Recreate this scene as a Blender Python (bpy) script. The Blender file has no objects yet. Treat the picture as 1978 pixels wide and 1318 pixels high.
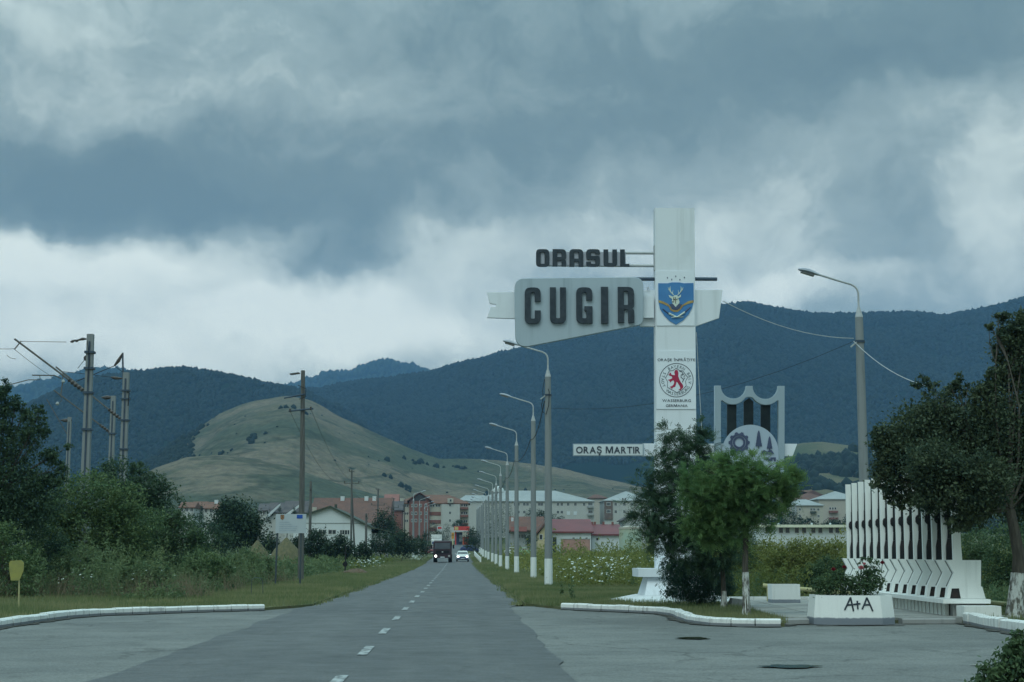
import bpy, bmesh, math, random
import numpy as np
from mathutils import Vector, Matrix, noise as mnoise

R = math.radians
random.seed(7)
rng = np.random.default_rng(11)
sc = bpy.context.scene
col = sc.collection

# ------------------------------------------------------------------ camera
F, HX, HY, CX, CY, CAMZ = 3000.0, 885.0, 1068.0, 989.0, 659.0, 1.55
pitch = math.atan((HY - CY) / F)
yaw = math.asin((CX - HX) / F * math.cos(pitch))
fwd = Vector((math.sin(yaw) * math.cos(pitch), math.cos(yaw) * math.cos(pitch), math.sin(pitch)))
rgt = Vector((math.cos(yaw), -math.sin(yaw), 0))
upv = rgt.cross(fwd)
cam_d = bpy.data.cameras.new('camera')
cam_d.sensor_width = 36
cam_d.lens = F / 1978 * 36
cam_d.clip_start = 0.2
cam_d.clip_end = 40000
cam = bpy.data.objects.new('camera', cam_d)
col.objects.link(cam)
M3 = Matrix((rgt, upv, -fwd)).transposed()
cam.matrix_world = Matrix.Translation((0, 0, CAMZ)) @ M3.to_4x4()
sc.camera = cam

# ------------------------------------------------------------------ sky, sun, exposure
SUN_EL, SUN_AZ = R(52), R(205)          # azimuth measured clockwise from +Y: behind and left of the camera
world = bpy.data.worlds.new('World')
sc.world = world
world.use_nodes = True
wt = world.node_tree
wt.nodes.clear()


class NT:
    """small helper for building node trees"""
    def __init__(self, tree): self.t = tree
    def n(self, typ, **kw):
        nd = self.t.nodes.new(typ)
        for k, v in kw.items(): setattr(nd, k, v)
        return nd
    def l(self, a, b): self.t.links.new(a, b)
    def put(self, sock, v):
        if hasattr(v, 'is_linked') or hasattr(v, 'node'): self.l(v, sock)
        else: sock.default_value = v
    def m(self, op, a, b=0.0, c=None, clamp=False):
        nd = self.n('ShaderNodeMath', operation=op, use_clamp=clamp)
        self.put(nd.inputs[0], a); self.put(nd.inputs[1], b)
        if c is not None: self.put(nd.inputs[2], c)
        return nd.outputs[0]
    def noise(self, vec, scale, detail=4, rough=0.55, dist=0.0):
        nd = self.n('ShaderNodeTexNoise')
        if vec is not None: self.l(vec, nd.inputs['Vector'])
        nd.inputs['Scale'].default_value = scale
        nd.inputs['Detail'].default_value = detail
        nd.inputs['Roughness'].default_value = rough
        nd.inputs['Distortion'].default_value = dist
        return nd.outputs['Fac'], nd.outputs['Color']
    def ramp(self, fac, stops, interp='LINEAR'):
        nd = self.n('ShaderNodeValToRGB')
        cr = nd.color_ramp
        cr.interpolation = interp
        while len(cr.elements) < len(stops): cr.elements.new(0.5)
        for e, (p, c) in zip(cr.elements, stops):
            e.position = p
            e.color = (c[0], c[1], c[2], 1) if len(c) == 3 else c
        self.l(fac, nd.inputs[0])
        return nd.outputs[0]
    def mix(self, f, a, b, blend='MIX'):
        nd = self.n('ShaderNodeMix', data_type='RGBA', blend_type=blend)
        self.put(nd.inputs['Factor'], f)
        for s, v in ((nd.inputs[6], a), (nd.inputs[7], b)):
            if isinstance(v, tuple): s.default_value = (v[0], v[1], v[2], 1)
            else: self.l(v, s)
        return nd.outputs[2]
    def smooth(self, v, a, b, o0=0.0, o1=1.0):
        nd = self.n('ShaderNodeMapRange', interpolation_type='SMOOTHSTEP')
        self.l(v, nd.inputs[0])
        for i, x in zip((1, 2, 3, 4), (a, b, o0, o1)): nd.inputs[i].default_value = x
        return nd.outputs[0]


W = NT(wt)
tc = W.n('ShaderNodeTexCoord')
sep = W.n('ShaderNodeSeparateXYZ')
W.l(tc.outputs['Generated'], sep.inputs[0])
az = W.m('ARCTAN2', sep.outputs[0], sep.outputs[1])
el = W.m('ARCSINE', sep.outputs[2])
U = W.m('MULTIPLY', az, 3.0)            # cloud chart: azimuth / elevation in thirds of a radian
V = W.m('MULTIPLY', el, 3.0)
uv = W.n('ShaderNodeCombineXYZ')
W.l(U, uv.inputs[0]); W.l(V, uv.inputs[1])
# ragged edges: bend the chart by two octaves of noise
nf, nc = W.noise(uv.outputs[0], 3.2, 6, 0.58)
vs = W.n('ShaderNodeVectorMath', operation='SUBTRACT'); W.l(nc, vs.inputs[0]); vs.inputs[1].default_value = (.5, .5, .5)
vm = W.n('ShaderNodeVectorMath', operation='SCALE'); W.l(vs.outputs[0], vm.inputs[0]); vm.inputs['Scale'].default_value = 0.30
va = W.n('ShaderNodeVectorMath', operation='ADD'); W.l(uv.outputs[0], va.inputs[0]); W.l(vm.outputs[0], va.inputs[1])
wv = va.outputs[0]
# cloud masses (centre, radii, turn, weight); charted from the photograph's own sky
BLOBS = [
    # dark masses
    (80, 370, 540, 145, -4, -.38), (430, 330, 440, 160, 12, -.28), (560, 440, 340, 120, 6, -.22), (640, 500, 160, 60, 0, -.10),
    (1280, 190, 780, 160, 5, -.24), (1750, 90, 580, 210, 0, -.28), (1000, 60, 500, 130, 0, -.20),
    (1690, 470, 190, 260, 8, -.10), (900, 330, 420, 130, 10, -.16), (1300, 370, 200, 80, 0, -.08),
    # bright masses
    (60, 50, 240, 150, 30, .13), (370, 190, 330, 100, 10, .05), (60, 545, 440, 90, 3, .50), (430, 500, 260, 95, 20, .30),
    (300, 650, 760, 150, 0, .44), (720, 620, 480, 120, 0, .36), (900, 500, 330, 90, 12, .20), (900, 720, 1400, 120, 0, .14), (1240, 470, 240, 130, 0, .20),
    (1480, 500, 230, 200, 0, .24), (1930, 440, 170, 230, 0, .22), (1560, 560, 330, 70, 0, .24), (1900, 260, 260, 120, -20, .10),
    (1250, 330, 180, 90, 0, .06), (700, 200, 300, 110, 15, .03),
]
acc = None
for (bx_, by_, rx_, ry_, rot_, wt_) in BLOBS:
    mp_ = W.n('ShaderNodeMapping', vector_type='TEXTURE')
    W.l(wv, mp_.inputs['Vector'])
    mp_.inputs['Location'].default_value = ((bx_ - HX) / 1000, (HY - by_) / 1000, 0)
    mp_.inputs['Rotation'].default_value = (0, 0, R(rot_))
    mp_.inputs['Scale'].default_value = (rx_ / 1000, ry_ / 1000, 1)
    g_ = W.n('ShaderNodeTexGradient', gradient_type='SPHERICAL')
    W.l(mp_.outputs[0], g_.inputs[0])
    s_ = W.smooth(g_.outputs['Fac'], 0.0, 0.8, 0.0, wt_)
    acc = s_ if acc is None else W.m('ADD', acc, s_)
st = W.n('ShaderNodeMapping'); W.l(wv, st.inputs['Vector']); st.inputs['Scale'].default_value = (1.0, 1.5, 1)
d1, _ = W.noise(st.outputs[0], 2.1, 7, 0.55)
d2, _ = W.noise(st.outputs[0], 7.5, 6, 0.6)
val = W.m('ADD', W.m('MULTIPLY_ADD', W.m('SUBTRACT', d1, 0.5), 0.38, 0.475), acc)
val = W.m('ADD', val, W.m('MULTIPLY', W.m('SUBTRACT', d2, 0.5), 0.44))
d3, _ = W.noise(wv, 22, 5, 0.62)
val = W.m('ADD', val, W.m('MULTIPLY', W.m('SUBTRACT', d3, 0.5), 0.18))
cloud = W.ramp(val, [(0.0, (.150, .218, .215)), (0.22, (.190, .265, .255)), (0.48, (.35, .44, .41)), (0.71, (.655, .75, .68)), (1.0, (.96, 1.04, .93))])
# an overcast dome is brighter towards the zenith than at the horizon
zen = W.smooth(sep.outputs[2], 0.30, 0.95, 1.0, 2.7)
tintv = W.mix(W.smooth(sep.outputs[2], 0.22, 0.60), (1, 1, 1), (.78, .98, 1.12))     # heavier, bluer cloud overhead
cl0 = W.mix(1.0, cloud, tintv, 'MULTIPLY')
cl = W.n('ShaderNodeVectorMath', operation='SCALE'); W.l(cl0, cl.inputs[0]); W.l(zen, cl.inputs['Scale'])
sky = W.n('ShaderNodeTexSky', sky_type='NISHITA')
sky.sun_disc = False
sky.sun_elevation = SUN_EL
sky.sun_rotation = SUN_AZ
sky.air_density = 1.5
bg_sky = W.n('ShaderNodeBackground'); W.l(sky.outputs[0], bg_sky.inputs[0]); bg_sky.inputs[1].default_value = 0.10
bg_cl = W.n('ShaderNodeBackground'); W.l(cl.outputs[0], bg_cl.inputs[0]); bg_cl.inputs[1].default_value = 1.0
mx = W.n('ShaderNodeMixShader'); mx.inputs[0].default_value = 0.94
W.l(bg_sky.outputs[0], mx.inputs[1]); W.l(bg_cl.outputs[0], mx.inputs[2])
out = W.n('ShaderNodeOutputWorld'); W.l(mx.outputs[0], out.inputs[0])

sun_d = bpy.data.lights.new('sun', 'SUN')
sun_d.energy = 0.9
sun_d.angle = R(35)
sun_d.color = (.92, 1.0, .94)
sun = bpy.data.objects.new('sun', sun_d)
col.objects.link(sun)
sd = Vector((math.sin(SUN_AZ) * math.cos(SUN_EL), math.cos(SUN_AZ) * math.cos(SUN_EL), math.sin(SUN_EL)))
sun.rotation_euler = sd.to_track_quat('Z', 'Y').to_euler()
sun.location = sd * 60

sc.view_settings.view_transform = 'Standard'
sc.view_settings.look = 'None'
sc.view_settings.gamma = 1
sc.view_settings.use_curve_mapping = False
sc.view_settings.exposure = 0.12
sc.render.engine = 'CYCLES'
sc.cycles.max_bounces = 6
sc.cycles.diffuse_bounces = 3
sc.cycles.transparent_max_bounces = 8
sc.cycles.volume_bounces = 1
sc.cycles.use_denoising = True

# ------------------------------------------------------------------ placing helpers
def ray(px, py):
    return (fwd + rgt * ((px - CX) / F) + upv * ((CY - py) / F))

def at(px, py, Y):
    d = ray(px, py)
    return Vector((0, 0, CAMZ)) + d * (Y / d.y)

def gnd(px, py, z=0.0):
    d = ray(px, py)
    return Vector((0, 0, CAMZ)) + d * ((z - CAMZ) / d.z)

def gz(y):
    t = max(0.0, y - 120)
    return 3.85e-5 * t * t if t < 330 else 4.193 + 0.0254 * (t - 330)

def ppm(Y): return F / Y

# ------------------------------------------------------------------ materials
MATS = {}
def mat(name, c1, c2=None, scale=3.0, rough=0.7, bump=0.0, bscale=40.0, spec=0.3, metal=0.0, detail=6, lo=.35, hi=.65, stretch=(1, 1, 1), c3=None):
    if name in MATS: return MATS[name]
    m = bpy.data.materials.new(name)
    m.use_nodes = True
    T = NT(m.node_tree)
    b = m.node_tree.nodes['Principled BSDF']
    b.inputs['Roughness'].default_value = rough
    b.inputs['Specular IOR Level'].default_value = spec
    b.inputs['Metallic'].default_value = metal
    tcx = T.n('ShaderNodeTexCoord')
    mpn = T.n('ShaderNodeMapping'); T.l(tcx.outputs['Object'], mpn.inputs[0]); mpn.inputs['Scale'].default_value = stretch
    if c2 is None: c2 = tuple(x * 0.82 for x in c1)
    f, _ = T.noise(mpn.outputs[0], scale, detail, .62)
    f = T.smooth(f, lo, hi)
    c = T.mix(f, c1, c2)
    if c3 is not None:
        g, _ = T.noise(mpn.outputs[0], scale * 4.3, 5, .65)
        c = T.mix(T.smooth(g, .52, .70), c, c3)
    T.l(c, b.inputs['Base Color'])
    if bump:
        h, _ = T.noise(tcx.outputs['Object'], bscale, 4, .6)
        bn = T.n('ShaderNodeBump'); bn.inputs['Strength'].default_value = bump; bn.inputs['Distance'].default_value = .02
        T.l(h, bn.inputs['Height']); T.l(bn.outputs[0], b.inputs['Normal'])
    MATS[name] = m
    return m

def leafmat(name, dark, light, rough=.55, trans=.25):
    if name in MATS: return MATS[name]
    m = bpy.data.materials.new(name)
    m.use_nodes = True
    T = NT(m.node_tree)
    b = m.node_tree.nodes['Principled BSDF']
    a = T.n('ShaderNodeAttribute'); a.attribute_name = 'tint'
    c = T.mix(a.outputs['Fac'], dark, light)
    T.l(c, b.inputs['Base Color'])
    b.inputs['Roughness'].default_value = rough
    b.inputs['Specular IOR Level'].default_value = .2
    if trans:
        tr = T.n('ShaderNodeBsdfTranslucent'); T.l(c, tr.inputs[0])
        ms = T.n('ShaderNodeMixShader'); ms.inputs[0].default_value = trans
        T.l(b.outputs[0], ms.inputs[1]); T.l(tr.outputs[0], ms.inputs[2])
        T.l(ms.outputs[0], m.node_tree.nodes['Material Output'].inputs[0])
    MATS[name] = m
    return m

def emit(name, c, s):
    if name in MATS: return MATS[name]
    m = bpy.data.materials.new(name); m.use_nodes = True
    b = m.node_tree.nodes['Principled BSDF']
    b.inputs['Base Color'].default_value = (*c, 1)
    b.inputs['Emission Color'].default_value = (*c, 1)
    b.inputs['Emission Strength'].default_value = s
    MATS[name] = m
    return m

def streaky(name, base, dirt, rough=.6, amount=.55, scale=1.0, low=None, low_h=0.0):
    """painted concrete with vertical rain streaks, blotches and an optional bare band low down"""
    if name in MATS: return MATS[name]
    m = bpy.data.materials.new(name); m.use_nodes = True
    T = NT(m.node_tree)
    b = m.node_tree.nodes['Principled BSDF']
    b.inputs['Roughness'].default_value = rough
    b.inputs['Specular IOR Level'].default_value = .25
    tcx = T.n('ShaderNodeTexCoord')
    m1 = T.n('ShaderNodeMapping'); T.l(tcx.outputs['Object'], m1.inputs[0]); m1.inputs['Scale'].default_value = (7 * scale, 7 * scale, .45 * scale)
    f1, _ = T.noise(m1.outputs[0], 1.0, 5, .6)
    f2, _ = T.noise(tcx.outputs['Object'], 1.6 * scale, 7, .65)
    f3, _ = T.noise(tcx.outputs['Object'], 14 * scale, 5, .7)
    k = T.m('MULTIPLY', T.smooth(f1, .5, .74), amount)
    k = T.m('MAXIMUM', k, T.m('MULTIPLY', T.smooth(f2, .52, .75), amount * .8))
    k = T.m('MAXIMUM', k, T.m('MULTIPLY', T.smooth(f3, .62, .8), amount * .7))
    c = T.mix(k, base, dirt)
    if low is not None:
        sp = T.n('ShaderNodeSeparateXYZ'); T.l(tcx.outputs['Object'], sp.inputs[0])
        hz = T.m('ADD', sp.outputs[2], T.m('MULTIPLY', T.m('SUBTRACT', f3, .5), low_h * .35))
        c = T.mix(T.smooth(hz, low_h * .9, low_h * 1.1, 1.0, 0.0), c, low)
    T.l(c, b.inputs['Base Color'])
    bn = T.n('ShaderNodeBump'); bn.inputs['Strength'].default_value = .25; bn.inputs['Distance'].default_value = .01
    T.l(f3, bn.inputs['Height']); T.l(bn.outputs[0], b.inputs['Normal'])
    MATS[name] = m
    return m

# ------------------------------------------------------------------ object helpers
def link(name, me, m=None, parent=None):
    o = bpy.data.objects.new(name, me)
    col.objects.link(o)
    if m is not None and len(me.materials) == 0: me.materials.append(m)
    if parent is not None: o.parent = parent
    return o

def tag(o, label=None, cat=None, group=None, kind=None):
    if label: o['label'] = label
    if cat: o['category'] = cat
    if group: o['group'] = group
    if kind: o['kind'] = kind
    return o

def thing(name, label, cat, loc=(0, 0, 0), rz=0.0, group=None):
    o = bpy.data.objects.new(name, None)
    col.objects.link(o)
    o.empty_display_size = .3
    o.location = loc
    o.rotation_euler = (0, 0, rz)
    return tag(o, label, cat, group)

def dup(root, loc, rz, label, group=None):
    r = root.copy(); col.objects.link(r)
    r.location = loc; r.rotation_euler = (0, 0, rz)
    r['label'] = label
    if group: r['group'] = group
    for ch in list(root.children):
        c = ch.copy(); col.objects.link(c); c.parent = r
        for g in list(ch.children):
            d = g.copy(); col.objects.link(d); d.parent = c
    return r

class MB:
    def __init__(self): self.v = []; self.f = []
    def add(self, vs, fs):
        o = len(self.v)
        self.v += [tuple(x) for x in vs]
        self.f += [tuple(i + o for i in f) for f in fs]
        return self
    def box(self, x0, x1, y0, y1, z0, z1):
        return self.add([(x0, y0, z0), (x1, y0, z0), (x1, y1, z0), (x0, y1, z0), (x0, y0, z1), (x1, y0, z1), (x1, y1, z1), (x0, y1, z1)],
                        [(3, 2, 1, 0), (4, 5, 6, 7), (0, 1, 5, 4), (1, 2, 6, 5), (2, 3, 7, 6), (3, 0, 4, 7)])
    def hexa(self, b, t):
        """b, t: four points each, anticlockwise from above"""
        return self.add(list(b) + list(t), [(3, 2, 1, 0), (4, 5, 6, 7), (0, 1, 5, 4), (1, 2, 6, 5), (2, 3, 7, 6), (3, 0, 4, 7)])
    def tube(self, pts, rad, n=8, caps=True):
        pts = [Vector(p) for p in pts]
        if not hasattr(rad, '__len__'): rad = [rad] * len(pts)
        vs = []
        ref = None
        for i, p in enumerate(pts):
            t = (pts[min(i + 1, len(pts) - 1)] - pts[max(i - 1, 0)]).normalized()
            if ref is None: ref = Vector((0, 1, 0)) if abs(t.y) < .9 else Vector((1, 0, 0))
            a = t.cross(ref).normalized(); b = t.cross(a).normalized()
            ref = -a.cross(t).normalized() if False else ref
            for k in range(n):
                an = 2 * math.pi * k / n
                vs.append(p + (a * math.cos(an) + b * math.sin(an)) * rad[i])
        fs = []
        for i in range(len(pts) - 1):
            for k in range(n):
                fs.append((i * n + k, i * n + (k + 1) % n, (i + 1) * n + (k + 1) % n, (i + 1) * n + k))
        if caps:
            fs.append(tuple(range(n - 1, -1, -1)))
            fs.append(tuple((len(pts) - 1) * n + k for k in range(n)))
        return self.add(vs, fs)
    def lathe(self, prof, n=12, c=(0, 0, 0)):
        """prof: list of (radius, z)"""
        vs = []
        for r_, z_ in prof:
            for k in range(n):
                an = 2 * math.pi * k / n
                vs.append((c[0] + r_ * math.cos(an), c[1] + r_ * math.sin(an), c[2] + z_))
        fs = []
        for i in range(len(prof) - 1):
            for k in range(n):
                fs.append((i * n + k, i * n + (k + 1) % n, (i + 1) * n + (k + 1) % n, (i + 1) * n + k))
        fs.append(tuple(range(n - 1, -1, -1)))
        fs.append(tuple((len(prof) - 1) * n + k for k in range(n)))
        return self.add(vs, fs)
    def prism(self, poly, y0, y1):
        """poly: (x, z) outline, extruded from y0 to y1"""
        n = len(poly)
        vs = [(x, y0, z) for x, z in poly] + [(x, y1, z) for x, z in poly]
        fs = [tuple(range(n)), tuple(range(2 * n - 1, n - 1, -1))]
        for i in range(n):
            j = (i + 1) % n
            fs.append((i, n + i, n + j, j))
        return self.add(vs, fs)
    def mesh(self, name, smooth=False):
        me = bpy.data.meshes.new(name)
        me.from_pydata(self.v, [], self.f)
        bm = bmesh.new(); bm.from_mesh(me)
        bmesh.ops.recalc_face_normals(bm, faces=bm.faces)
        bm.to_mesh(me); bm.free()
        if smooth:
            for p in me.polygons: p.use_smooth = True
            try: me.set_sharp_from_angle(angle=R(35))
            except Exception: pass
        return me
    def build(self, name, m, parent=None, smooth=False):
        return link(name, self.mesh(name, smooth), m, parent)

def big_mesh(name, V_, F_, tint=None, smooth=False):
    """numpy verts (N,3) and faces (M,k) with one k"""
    me = bpy.data.meshes.new(name)
    n, (mm, k) = len(V_), F_.shape
    me.vertices.add(n); me.vertices.foreach_set('co', np.asarray(V_, np.float32).ravel())
    me.loops.add(mm * k); me.loops.foreach_set('vertex_index', F_.astype(np.int32).ravel())
    me.polygons.add(mm)
    me.polygons.foreach_set('loop_start', np.arange(0, mm * k, k, dtype=np.int32))
    if tint is not None:
        a = me.attributes.new('tint', 'FLOAT', 'FACE')
        a.data.foreach_set('value', np.asarray(tint, np.float32))
    me.update(calc_edges=True)
    if smooth: me.polygons.foreach_set('use_smooth', np.ones(mm, bool))
    return me

def leaves(P, size, up=.35, aspect=.5, tint=None, droop=None, jit=.4):
    """diamond leaves at points P; returns verts, faces, tint"""
    n = len(P)
    d = rng.normal(size=(n, 3))
    if droop is not None: d = d * .6 + droop
    d /= np.linalg.norm(d, axis=1, keepdims=True) + 1e-9
    nrm = rng.normal(size=(n, 3)); nrm[:, 2] += up * 3
    s = np.cross(d, nrm); s /= np.linalg.norm(s, axis=1, keepdims=True) + 1e-9
    L = size * (1 + jit * rng.uniform(-1, 1, n))[:, None]
    b = P - d * L * .5; t = P + d * L * .5
    q1 = P + s * L * aspect * .5; q2 = P - s * L * aspect * .5
    V_ = np.stack([b, q1, t, q2], 1).reshape(-1, 3)
    F_ = np.arange(4 * n).reshape(n, 4)
    if tint is None: tint = rng.uniform(0, 1, n)
    return V_, F_, tint

def crown_points(lobes, n, clumps, spread=.16, hollow=.5):
    """leaf points gathered in clumps over the shells of ellipsoid lobes; returns points and a per-leaf clump value"""
    vol = np.array([l[3] * l[4] * l[5] for l in lobes]) ** (2 / 3)
    li = rng.choice(len(lobes), clumps, p=vol / vol.sum())
    L = np.array(lobes)[li]
    d = rng.normal(size=(clumps, 3)); d /= np.linalg.norm(d, axis=1, keepdims=True)
    r = hollow + (1 - hollow) * rng.uniform(0, 1, clumps) ** .6
    C = L[:, :3] + d * L[:, 3:] * r[:, None]
    cs = spread * L[:, 3:].mean(1) * rng.uniform(.6, 1.5, clumps)
    ct = rng.uniform(0, 1, clumps)
    k = rng.integers(0, clumps, n)
    P = C[k] + rng.normal(size=(n, 3)) * cs[k][:, None] * np.array([1, 1, .75])
    return P, np.clip(ct[k] * .7 + rng.uniform(0, .3, n), 0, 1)

def make_crown(name, lobes, n, clumps, size, m, parent, spread=.16, hollow=.5, up=.35, aspect=.5, droop=None):
    P, t = crown_points(lobes, n, clumps, spread, hollow)
    me = big_mesh(name, *leaves(P, size, up, aspect, t, droop))
    return link(name, me, m, parent)

def limb(p0, p1, bend=.12, n=5):
    p0, p1 = Vector(p0), Vector(p1)
    L = (p1 - p0).length
    o1 = Vector((random.uniform(-1, 1), random.uniform(-1, 1), random.uniform(-.2, .6))) * L * bend
    return [p0.lerp(p1, i / n) + o1 * math.sin(math.pi * i / n) for i in range(n + 1)]

# ================================================================== SETTING: ground, road, hills
def structure(o, label=None):
    o['kind'] = 'structure'
    if label: o['label'] = label
    return o

m_earth = mat('earth', (.065, .088, .040), (.10, .108, .05), .05, .95, .6, 3, .1, c3=(.045, .065, .03))
m_lawn = mat('lawn soil', (.080, .104, .050), (.130, .135, .068), .35, .95, .8, 18, .1, c3=(.12, .105, .065))
def asphalt(name, base, dark, light, stretch, crack, rough):
    """worn bitumen: broad blotches, wheel-polished streaks, speckle of aggregate, meandering cracks and their sealing"""
    m = bpy.data.materials.new(name); m.use_nodes = True
    T = NT(m.node_tree); b = m.node_tree.nodes['Principled BSDF']
    tcx = T.n('ShaderNodeTexCoord'); o = tcx.outputs['Object']
    mp1 = T.n('ShaderNodeMapping'); T.l(o, mp1.inputs[0]); mp1.inputs['Scale'].default_value = stretch
    f1, _ = T.noise(mp1.outputs[0], .55, 6, .6); f2, _ = T.noise(o, 1.3, 7, .7); f3, _ = T.noise(o, 30, 3, .75); f4, _ = T.noise(o, .16, 4, .5)
    c = T.mix(T.smooth(f1, .36, .66), base, light)
    c = T.mix(T.m('MULTIPLY', T.smooth(f2, .54, .72), .75), c, dark)
    c = T.mix(T.m('MULTIPLY', T.smooth(f4, .50, .62), .5), c, dark)
    sp = T.smooth(f3, .35, .70, .72, 1.28)
    vm = T.n('ShaderNodeVectorMath', operation='SCALE'); T.l(c, vm.inputs[0]); T.l(sp, vm.inputs['Scale'])
    _, wc = T.noise(o, 1.1, 5, .6)
    ws = T.n('ShaderNodeVectorMath', operation='SCALE'); T.l(wc, ws.inputs[0]); ws.inputs['Scale'].default_value = 1.3
    wa = T.n('ShaderNodeVectorMath', operation='ADD'); T.l(o, wa.inputs[0]); T.l(ws.outputs[0], wa.inputs[1])
    vo = T.n('ShaderNodeTexVoronoi', feature='DISTANCE_TO_EDGE'); T.l(wa.outputs[0], vo.inputs['Vector']); vo.inputs['Scale'].default_value = .30
    fm, _ = T.noise(o, .22, 3, .5)
    ck = T.m('MULTIPLY', T.smooth(vo.outputs['Distance'], .004, .020, 1.0, 0.0), T.m('MULTIPLY', T.smooth(fm, .47, .56), crack))
    c2 = T.mix(ck, vm.outputs[0], tuple(x * .35 for x in dark))
    T.l(c2, b.inputs['Base Color'])
    T.l(T.smooth(f2, .3, .75, rough - .12, rough + .12), b.inputs['Roughness'])
    b.inputs['Specular IOR Level'].default_value = .22
    bn = T.n('ShaderNodeBump'); bn.inputs['Strength'].default_value = .55; bn.inputs['Distance'].default_value = .012
    T.l(T.m('SUBTRACT', f3, T.m('MULTIPLY', ck, 2.0)), bn.inputs['Height']); T.l(bn.outputs[0], b.inputs['Normal'])
    MATS[name] = m
    return m
m_road = asphalt('asphalt', (.102, .108, .109), (.080, .086, .088), (.122, .127, .126), (1.6, .10, 1), .30, .60)
m_tarmac = asphalt('weathered tarmac', (.155, .162, .156), (.115, .121, .118), (.20, .206, .196), (.6, .9, 1), .45, .74)
m_paint = mat('worn road paint', (.42, .45, .45), (.118, .125, .126), 7, .6, .2, 60, .3, lo=.44, hi=.60, c3=(.15, .155, .155))
m_paving = mat('concrete paving', (.24, .245, .235), (.33, .33, .31), 1.1, .8, .4, 30, .2, c3=(.19, .195, .18))
m_kerb = streaky('whitewashed kerb', (.74, .76, .74), (.34, .35, .34), .7, .80, 1.2, low=(.20, .215, .235), low_h=.055)
m_kerbgrey = streaky('bare kerb', (.30, .305, .30), (.17, .175, .17), .8, .6, 1.2)

# ground sheet out to the horizon
ys = [-60, -20, 0, 20, 40, 60, 80, 100, 120, 150, 180, 210, 240, 270, 300, 330, 360, 400, 450, 600, 900, 1400, 2200, 4000, 6300]
xs = [-3500, -2000, -1000, -400, -200, -100, -60, -30, -10, 0, 10, 30, 60, 100, 200, 400, 1000, 2000, 3500]
gv = [(x, y, gz(min(y, 1500)) - .08) for y in ys for x in xs]
nx_ = len(xs)
gf = [(j * nx_ + i, j * nx_ + i + 1, (j + 1) * nx_ + i + 1, (j + 1) * nx_ + i) for j in range(len(ys) - 1) for i in range(nx_ - 1)]
structure(MB().add(gv, gf).build('ground', m_earth))

# main road: a darker strip with ragged edges, running to the crest
def road_edges(y):
    w = .16 * mnoise.noise(Vector((3.1, y * .35, 0))) + .09 * mnoise.noise(Vector((9.1, y * 1.3, 0)))
    w2 = .2 * mnoise.noise(Vector((5.7, y * .33, 4))) + .10 * mnoise.noise(Vector((1.1, y * 1.2, 7)))
    if y < 45: return -4.45 + w, 1.48 + w2
    k = min(1, (y - 45) / 4)
    return -4.45 + .2 * k + w, 1.48 + .5 * k + w2
ry = [-8 + .7 * i for i in range(100)] + [62 + 4 * i for i in range(95)]
rv, rf = [], []
for i, y in enumerate(ry):
    a, b = road_edges(y)
    for t in (0, .33, .67, 1): rv.append((a + (b - a) * t, y, gz(y) + .004 + .03 * math.sin(math.pi * t)))
    if i: rf += [((i - 1) * 4 + k, (i - 1) * 4 + k + 1, i * 4 + k + 1, i * 4 + k) for k in range(3)]
structure(MB().add(rv, rf).build('road', m_road))
# centre line dashes
dm = MB()
y = 17.6
while y < 300:
    cx_ = -1.43 if y < 60 else -1.38
    z = gz(y) + .040
    dm.add([(cx_ - .075, y, z), (cx_ + .075, y, z), (cx_ + .075, y + 2.2, gz(y + 2.2) + .040), (cx_ - .075, y + 2.2, gz(y + 2.2) + .040)], [(0, 1, 2, 3)])
    y += 6.1
structure(dm.build('centre_line', m_paint))

def sheet(name, poly, z, m, skirt=0):
    bm = bmesh.new()
    vs = [bm.verts.new((p[0], p[1], z)) for p in poly]
    es = [bm.edges.new((vs[i], vs[(i + 1) % len(vs)])) for i in range(len(vs))]
    bmesh.ops.triangle_fill(bm, use_beauty=True, edges=es)
    for f in bm.faces:
        if f.normal.z < 0: f.normal_flip()
    if skirt:
        lo = [bm.verts.new((p[0], p[1], z - skirt)) for p in poly]
        for i in range(len(vs)):
            j = (i + 1) % len(vs); bm.faces.new((vs[i], vs[j], lo[j], lo[i]))
    me = bpy.data.meshes.new(name); bm.to_mesh(me); bm.free()
    return structure(link(name, me, m))

sheet('tarmac_apron', [(-26, -8), (22, -8), (22, 36.5), (8, 36.5), (4.6, 43.2), (2.6, 46.2), (-5.4, 46.2), (-9.2, 40.3), (-26, 40.3)], -.012, m_tarmac)

KL = [(-9.6, 22), (-9.55, 32.4), (-9.45, 36.2), (-9.35, 38.2), (-8.85, 39.7), (-6.8, 41.9), (-5.24, 43.0)]
KR = [(2.83, 43.5), (4.0, 42.0), (5.1, 40.5), (5.32, 39.2), (5.2, 37.0), (5.17, 35.4), (5.45, 33.9), (6.0, 33.35), (6.85, 33.2)]
KR2 = [(11.25, 34.75), (10.95, 32.4), (10.85, 30.2), (10.8, 22)]
LZ = .10
left_lawn = [(-30, 22)] + [(x - .12, y + .14) for x, y in KL] + [(-4.9, 44.4), (-4.28, 46.3)] + [(-4.28, yy) for yy in (60, 80, 100, 119)] + [(-30, 119)]
right_lawn = [(2.0, 47.2), (2.5, 45.0)] + [(x + .1, y + .14) for x, y in KR] + [(7.0, 34.7), (11.25, 34.95)] + [(x + .14, y) for x, y in KR2] + [(40, 22), (40, 119), (2.0, 119)]
sheet('left_verge', left_lawn, LZ * .6, m_lawn, .15)
sheet('right_verge', right_lawn, LZ * .6, m_lawn, .15)
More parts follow.
